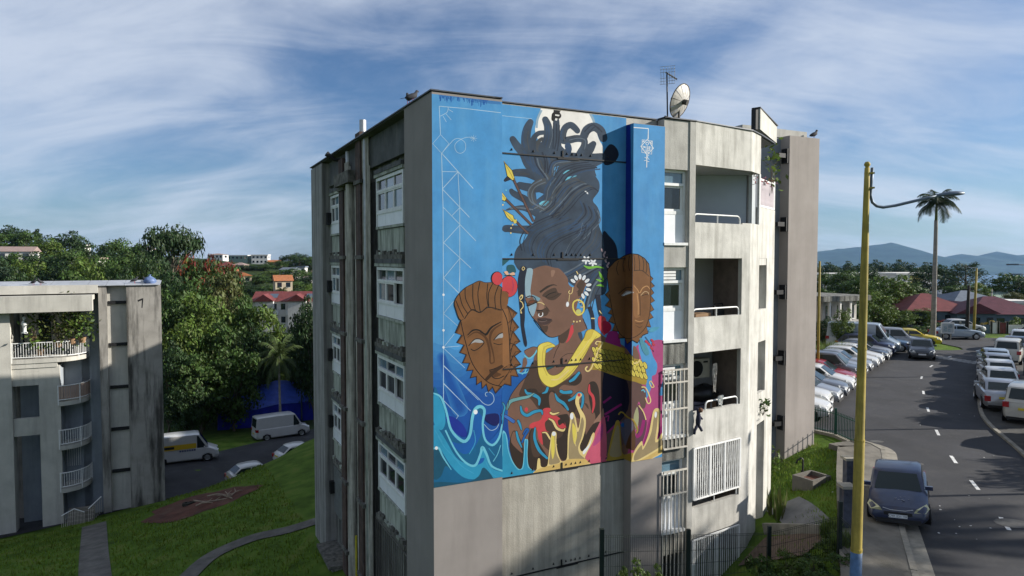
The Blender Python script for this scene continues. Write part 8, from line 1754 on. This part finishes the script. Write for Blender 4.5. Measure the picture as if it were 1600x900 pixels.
# ---- plants and figurine on the lower block balcony
def lb_(x, y, z): return tuple(ORG2 + AU * x + AV * y + Vector((0, 0, z)))
rr = np.random.default_rng(8)
for i, (px, py, w_, h_, n, m_, lb2) in enumerate(((112, 500, 2.0, 2.0, 420, 'light', 'big overgrown shrub spilling over the top balcony of the lower block'), (90, 515, 1.2, 1.3, 160, 'olive', 'dry leafy plant left of the big balcony shrub'), (52, 505, .9, 1.4, 90, 'light', 'thin tall plant by the balcony door of the lower block'), (62, 535, 1.3, .8, 120, 'light', 'trailing plant hanging through the balcony rail'), (128, 510, 1.0, 1.2, 150, 'mid', 'green plant at the right end of the top balcony'))):
    c_ = LOC(px, py, 1, -.5, ORG2); o = thing('balcony_plant', lb2, 'plant', lb_(c_.x, -.5, c_.z)); cc = rr.normal(size=(n, 3)) * np.array([w_ / 3.2, .35, h_ / 3.2]); nn = rr.normal(size=(n, 3)) + np.array([.2, -.4, .5]); nn /= np.linalg.norm(nn, axis=1, keepdims=True); obj('foliage', leaf_mesh('foliage', cc, nn, .13, LM[m_]), o)
    mb = MB(); [mb.tube([(0, 0, -h_ * .6), tuple(cc[k] * .5), tuple(cc[k])], .012, 4, None, False) for k in range(10)]; mb.build('stems', M_bark, o)['kind'] = 'stuff'; mb = MB(); mb.lathe([(0, 0), (.16, 0), (.22, .35), (.19, .35)], 10); mb.v = [(a_, b2, z - h_ * .6 - .3) for a_, b2, z in mb.v]; mb.build('pot', M_card, o)
c_ = LOC(38, 521, 1, -.8, ORG2); o = thing('figurine', 'small white garden statue on the top balcony of the lower block', 'statue', lb_(c_.x, -.7, c_.z)); mb = MB(); mb.lathe([(.16, 0), (.16, .06), (.09, .1), (.1, .4), (.16, .55), (.12, .75), (.05, .82)], 10); mb.sm = True; mb.build('body', M_wpaint, o); mb = MB(); mb.lathe([(0, .8), (.08, .84), (.1, .92), (.07, 1.0), (0, 1.02)], 10); mb.sm = True; mb.build('head', M_wpaint, o)
c_ = LOC(84, 572, 1, -.8, ORG2)
# ---- blue tarpaulin shed
ps = [WY(340, 672, 75), WY(446, 640, 78)]; zz = H(-29, 77); o = thing('tarpaulin_shed', 'long low shed wrapped in bright blue tarpaulin behind the white van', 'shed', (ps[0].x, 75, zz)); b_ = Vector((ps[0].x, 75, zz)); M_tarp = mat('blue_tarpaulin', (.012, .02, .30, 1), .45, .25, 1.5, .5, 3); M_tarpl = mat('pale_blue_tarpaulin', (.03, .07, .36, 1), .4, .25, 1.5, .5, 3)
l0 = Vector((0, 0, 0)); l1 = Vector((ps[1].x - ps[0].x + 2.5, 6, 0)); up = Vector((0, 0, 1.9)); bk = Vector((-1.6, 4.0, 2.4))
mb = MB(); n = 10; vs = []
for i in range(n + 1): p = l0.lerp(l1, i / n); vs += [tuple(p + Vector((.05 * math.sin(i * 2), 0, 0))), tuple(p + up + Vector((0, .06 * math.cos(i * 3), .12 * math.sin(i * 1.3) + i * .05)))]
mb.add(vs, [(2 * i, 2 * i + 2, 2 * i + 3, 2 * i + 1) for i in range(n)]); mb.sm = True; mb.build('wall_sheet', M_tarp, o)
mb = MB(); vs = []
for i in range(n + 1): p = l0.lerp(l1, i / n); q = p + up + Vector((0, .06 * math.cos(i * 3), .12 * math.sin(i * 1.3) + i * .05)); vs += [tuple(q + Vector((0, -.08, .02))), tuple(q + bk - up + Vector((0, 0, 1.5 + .1 * math.sin(i * 2.2))))]
mb.add(vs, [(2 * i, 2 * i + 2, 2 * i + 3, 2 * i + 1) for i in range(n)]); mb.sm = True; mb.build('roof_sheet', M_tarpl, o)
for i in range(0, n + 1, 2): p = l0.lerp(l1, i / n); mb = MB(); mb.tube([tuple(p + Vector((0, .1, -.3))), tuple(p + up + Vector((0, .1, 0)))], .05, 6); mb.build('post', M_bark, o)
# ---- houses
M_redroof = mat('red_sheet_roof', (.15, .038, .035, 1), .6, .25, 1.5, .3, 8); M_reddark = mat('maroon_sheet_roof', (.085, .02, .028, 1), .55, .25, 1.5, .3, 8); M_orange = mat('orange_tile_roof', (.32, .12, .05, 1), .8, .25, 2, .4, 8); M_pinkroof = mat('faded_roof', (.26, .19, .17, 1), .8, .2, 2); M_greyroof = mat('grey_roof', (.12, .14, .17, 1), .6, .2, 1.5); M_hw = mat('white_house_wall', (.62, .60, .56, 1), .9, .12, 1.5, stain=.25, stain_col=(.35, .33, .3, 1)); M_hb = mat('blue_house_wall', (.10, .14, .17, 1), .9, .12, 1.5); M_hc = mat('cream_house_wall', (.50, .42, .30, 1), .9, .15, 1.5, stain=.3, stain_col=(.3, .24, .16, 1)); M_hy = mat('yellow_house_wall', (.50, .42, .12, 1), .9, .15, 1.5); M_hg = mat('green_house_wall', (.20, .27, .22, 1), .9, .15, 1.5)
def house(px, pe, Y, w_, d_, wall, roof, rh, label, kind='gable', rz=0.0, floors=1, cols=4, base=None, name='house', ov=.35, balc=False):
    p = WY(px, pe, Y); ze = p.z; X, Yc = p.x, Y + d_ / 2; zb_ = (H(X, Yc) - .5) if base is None else base
    if ze - zb_ < 2.5: zb_ = ze - 2.5
    o = thing(name, label, 'house' if name == 'house' else 'building', (X, Yc, zb_), rz); h_ = ze - zb_
    mb = MB(); mb.box(-w_ / 2, w_ / 2, -d_ / 2, d_ / 2, 0, h_); mb.build('wall', wall, o)
    a, b2 = w_ / 2 + ov, d_ / 2 + ov; mb = MB()
    if kind == 'gable': mb.add([(-a, -b2, h_), (a, -b2, h_), (a, b2, h_), (-a, b2, h_), (-a, 0, h_ + rh), (a, 0, h_ + rh)], [(0, 1, 5, 4), (2, 3, 4, 5), (1, 2, 5), (3, 0, 4), (3, 2, 1, 0)])
    elif kind == 'gablef': mb.add([(-a, -b2, h_), (a, -b2, h_), (a, b2, h_), (-a, b2, h_), (0, -b2, h_ + rh), (0, b2, h_ + rh)], [(1, 2, 5, 4), (3, 0, 4, 5), (0, 1, 4), (2, 3, 5), (3, 2, 1, 0)])
    elif kind == 'hip': i_ = max(.3, a - b2 * .9); mb.add([(-a, -b2, h_), (a, -b2, h_), (a, b2, h_), (-a, b2, h_), (-i_, 0, h_ + rh), (i_, 0, h_ + rh)], [(0, 1, 5, 4), (2, 3, 4, 5), (1, 2, 5), (3, 0, 4), (3, 2, 1, 0)])
    else: mb.box(-a, a, -b2, b2, h_, h_ + rh)
    mb.build('roof', roof, o)
    fh = 2.8
    for f_ in range(floors):
        z1 = h_ - .45 - f_ * fh
        for c in range(cols):
            xa = -w_ / 2 + w_ * (c + .25) / cols; xb = -w_ / 2 + w_ * (c + .75) / cols
            if z1 - 1.3 < 0: continue
            mb = MB(); mb.box(xa, xb, -d_ / 2 - .04, -d_ / 2 - .003, z1 - 1.3, z1); fw = mb.build('window', M_glassd, o); mb = MB(); mb.box(xa - .06, xb + .06, -d_ / 2 - .06, -d_ / 2 - .042, z1 - 1.38, z1 - 1.3); mb.build('sill', M_wpaint, fw)
            if balc and c % 2 == 0:
                mb = MB(); mb.box(xa - .5, xb + .5, -d_ / 2 - 1.0, -d_ / 2 - .07, z1 - 2.35, z1 - 1.4); mb.build('balcony', M_wpaint, o)
        if kind in ('gable', 'flat', 'hip') and d_ > 4:
            for s_ in (1,):
                mb = MB(); mb.box(s_ * w_ / 2 + .003, s_ * w_ / 2 + .04, -d_ * .2, d_ * .2, z1 - 1.3, z1)
                if z1 > 1.4: mb.build('window', M_glassd, o)
    return o
house(14, 393, 158, 7.0, 6, M_hw, M_pinkroof, 1.2, 'white house with a pale gable on the left hill', 'gable', R(20), 1, 3); house(97, 403, 160, 4.2, 5, M_hw, M_pinkroof, .7, 'house with a faded flat roof peeking from the hill trees', 'hip', 0, 1, 2); house(126, 384, 230, 3.0, 3, M_hw, M_hw, .4, 'tiny white tower house on the hill crest', 'flat', 0, 2, 1); house(227, 390, 210, 2.8, 3, M_hw, M_pinkroof, .8, 'tiny white house right of the second hilltop', 'gable', 0, 1, 1); house(144, 405, 150, 2.4, 3, M_hw, M_pinkroof, .4, 'small pale roof half hidden among the hill trees', 'flat', 0, 1, 1)
house(364, 400, 420, 17.5, 8, M_hg, M_hw, .6, 'long pale green flats on the far ridge', 'flat', 0, 1, 7, name='apartment_block'); house(404, 399, 420, 9.5, 8, M_hw, M_hw, .5, 'white cube like flats at the right end of the far ridge', 'flat', R(8), 2, 4, name='apartment_block'); house(336, 398, 400, 9, 8, M_hw, M_pinkroof, .8, 'low flats with a reddish roof at the left end of the far ridge', 'hip', 0, 1, 4, name='apartment_block')
house(351, 415, 280, 4.6, 5, M_hw, M_redroof, 1.6, 'small house with a red hip roof below the far ridge', 'hip', 0, 1, 2); house(372, 414, 280, 5.0, 5, M_hc, M_pinkroof, 1.0, 'house with a tan roof below the far ridge', 'hip', 0, 1, 2); house(427, 411, 340, 6.5, 6, M_hc, M_orange, 1.5, 'house with a faded orange roof below the white flats', 'gable', R(15), 1, 2); house(449, 422, 262, 5.5, 6, M_hw, M_greyroof, 1.0, 'white villa among trees on the far slope', 'gable', R(-15), 2, 3)
house(371, 431, 225, 5.2, 7, M_hc, M_orange, 1.2, 'tall narrow cream house with stepped terraces', 'gablef', R(30), 3, 2); house(359, 424, 228, 3.0, 5, M_hc, M_orange, .8, 'brown house adjoining the tall cream one', 'gable', R(20), 2, 1)
house(436, 439, 190, 4.6, 6, M_hc, M_orange, 1.6, 'house with a bright orange gable roof on the slope', 'gable', R(25), 2, 2); house(470, 418, 300, 3.5, 4, M_hw, M_greyroof, .6, 'tiny white house near the edge of the painted block', 'flat', 0, 1, 2); house(480, 434, 240, 2.6, 4, M_hw, M_pinkroof, .6, 'tiny pale house beside the edge of the painted block', 'gable', 0, 1, 1)
rb2 = house(446, 471, 146, 14.5, 8, M_hw, M_redroof, 2.0, 'white block of flats with a long red roof and balconies', 'gable', R(6), 3, 8, name='apartment_block', balc=True); h_ = WY(446, 471, 146).z - rb2.location.z
for x in (-4.6, 2.2): mb = MB(); mb.add([(x - 2.2, -5.6, h_ + .1), (x + 2.2, -5.6, h_ + .1), (x, -5.6, h_ + 1.6), (x, -1.5, h_ + 1.65), (x - 2.2, -3.0, h_ + .6), (x + 2.2, -3.0, h_ + .6)], [(0, 1, 2), (1, 5, 3, 2), (0, 2, 3, 4)]); mb.build('roof_gable', M_redroof, rb2); mb = MB(); mb.box(x - 1.9, x + 1.9, -5.2, -4.0, 0, h_ + .1); mb.build('projecting_bay', M_hw, rb2)
for x in (-3.2, 4.6): mb = MB(); mb.add([(x - .9, -3.2, h_ + .75), (x + .9, -3.2, h_ + .75), (x + .9, -1.4, h_ + 1.55), (x - .9, -1.4, h_ + 1.55)], [(0, 1, 2, 3)]); mb.build('solar_panel', M_bluegrey, rb2)
# right hand houses
house(1474, 486, 80, 7.6, 8, M_hb, M_redroof, 1.9, 'house with a broad faded red roof left of the dark pole', 'hip', R(-4), 1, 4, base=0); g_ = house(1529, 490, 78.5, 4.4, 7, M_hb, M_reddark, 1.2, 'blue grey house with its gable facing the road', 'gablef', R(-3), 1, 3, base=0); house(1582, 491, 80, 8.5, 8, M_hb, M_reddark, 1.9, 'house with a dark maroon roof at the right edge', 'hip', R(-5), 1, 4, base=0); house(1532, 472, 104, 8, 8, M_hb, M_greyroof, 1.6, 'house with a slate grey roof behind the gabled one', 'hip', 0, 1, 3, base=-1); house(1556, 466, 120, 9, 8, M_hw, M_hg, 1.0, 'white house with a pale green roof towards the sea', 'gable', 0, 1, 3, base=-1); house(1495, 466, 112, 7, 8, M_hb, M_greyroof, 1.2, 'house with a blue grey roof below the casuarina', 'hip', 0, 1, 3, base=-1); house(1590, 474, 100, 4, 6, M_hw, M_hw, .4, 'small white flat roofed house above the maroon roof', 'flat', 0, 1, 2, base=-1); house(1450, 474, 92, 3.6, 5, M_hc, M_redroof, 1.2, 'small house with a red pitched roof beside the light green tree', 'gable', R(20), 1, 2, base=0)
yf = house(1424, 429, 190, 11, 9, M_hw, M_hw, .5, 'cream flats with yellow panels behind the street trees', 'flat', R(10), 2, 6, base=-6, name='apartment_block'); mb = MB(); hh = WY(1424, 429, 190).z + 6; mb.box(-1.2, 2.6, -4.56, -4.52, hh - 4.5, hh - .3); mb.build('yellow_panel', M_hy, yf); mb = MB(); mb.box(5.55, 5.6, -2, 2, hh - 4.5, hh - .3); mb.build('yellow_panel', M_hy, yf)
house(1312, 430, 190, 9.5, 9, M_hw, M_hw, .5, 'white flats left of the yellow lamp post behind trees', 'flat', R(6), 2, 5, base=-6, name='apartment_block'); house(1372, 429, 200, 9, 8, M_hw, M_hw, .5, 'cream flats right of the yellow lamp post behind trees', 'flat', R(6), 2, 5, base=-6, name='apartment_block'); house(1447, 430, 196, 5, 8, M_hb, M_greyroof, .4, 'blue flats end wall right of the yellow panels', 'flat', 0, 2, 3, base=-6, name='apartment_block')
ab = house(1286, 470, 66, 4.6, 9, mat('stained_white_wall', (.42, .40, .37, 1), .9, .2, 1.5, stain=.85, stain_col=(.05, .05, .045, 1), stain_scale=(1.2, 1.2, .6), stain_lo=.48), M_dirty, .5, 'abandoned two storey house with an overhanging concrete roof', 'flat', R(24), 1, 3, base=0, ov=.9)
hh = WY(1290, 470, 66).z
for x in (-2.1, -.7, .7, 2.1): mb = MB(); mb.box(x - .1, x + .1, -5.2, -5.0, -.2, hh); mb.build('column', M_hw, ab)
mb = MB(); mb.box(-2.3, 2.3, -5.3, -4.51, hh - 3.0, hh - 1.9); mb.build('balcony_wall', mat('stained_white_wall', (.5, .48, .45, 1), .9, .2, 1.5, stain=.8, stain_col=(.06, .06, .055, 1), stain_scale=(1.2, 1.2, .6), stain_lo=.48), ab)
# walls and gates along the far verge
for (px0, px1, m_, nm, lb3, cat_) in ((1549, 1559, M_hw, 'gate', 'white gate beside the red gate across the road', 'gate'), (1560, 1573, M_redroof, 'gate', 'red orange gate in the wall across the road', 'gate'), (1573.5, 1604, M_hw, 'garden_wall', 'pale garden wall right of the red gate', 'wall'), (1500, 1548, M_hb, 'garden_wall', 'low dark garden wall left of the white gate', 'wall')):
    a = WZ(px0, 523); b_ = WZ(px1, 523); a.y = b_.y = 72.5; a.x = WY(px0, 500, 72.5).x; b_.x = WY(px1, 500, 72.5).x
    o = thing(nm, lb3, cat_, (a.x, a.y, 0)); L = b_.x - a.x; n = max(1, int(L / .35)) if nm == 'gate' else 1
    for i in range(n): mb = MB(); mb.box(L * i / n + .01, L * (i + 1) / n - .01, -.05, .05, 0, 1.15 if nm == 'gate' else .9); mb.build('board' if nm == 'gate' else 'wall', m_, o)
    for x in (0, L): mb = MB(); mb.box(x - .1, x + .1, -.1, .1, 0, 1.3); mb.build('post', M_kerb, o)
# ---- unseen blocks added behind the painted one to shade lawn and lower street
for (x0, x1, y0, y1, zt2, lb4) in ((18.6, 28, 22, 35, 13.2, 'unseen grey apartment block added behind the stepped wing to cast shade'), (34, 46, 30, 62, 9.6, 'unseen grey apartment block added farther up the street to cast shade')):
    o = thing('apartment_block', lb4, 'building', lw(x0, y0, -3), TH); mb = MB(); mb.box(0, x1 - x0, 0, y1 - y0, -8, zt2 + 3); mb.build('wall', M_grey, o); mb = MB(); mb.box(-.1, x1 - x0 + .1, -.1, y1 - y0 + .1, zt2 + 3, zt2 + 3.15); mb.build('roof', M_roof, o)
    for f_ in range(4):
        for c in range(4): mb = MB(); mb.box(1 + 2 * c, 2.2 + 2 * c, -.04, -.004, 3.5 + 2.9 * f_, 4.9 + 2.9 * f_); mb.build('window', M_glassd, o)

# ---- labels: tell look-alikes apart by their order in the picture
ORD = ['first', 'second', 'third', 'fourth', 'fifth', 'sixth', 'seventh', 'eighth', 'ninth', 'tenth', 'eleventh', 'twelfth', 'thirteenth', 'fourteenth', 'fifteenth']
by = {}
for o in C.objects:
    if o.parent is None and 'label' in o: by.setdefault(o['label'], []).append(o)
for lb, os_ in by.items():
    if len(os_) < 2 or len(lb.split()) > 12: continue
    os_.sort(key=lambda o: o.location.x / max(1, o.location.y))
    for i, o in enumerate(os_): o['label'] = lb + (', leftmost of its kind' if i == 0 else ', rightmost of its kind' if i == len(os_) - 1 else ', %s from the left' % ORD[i])
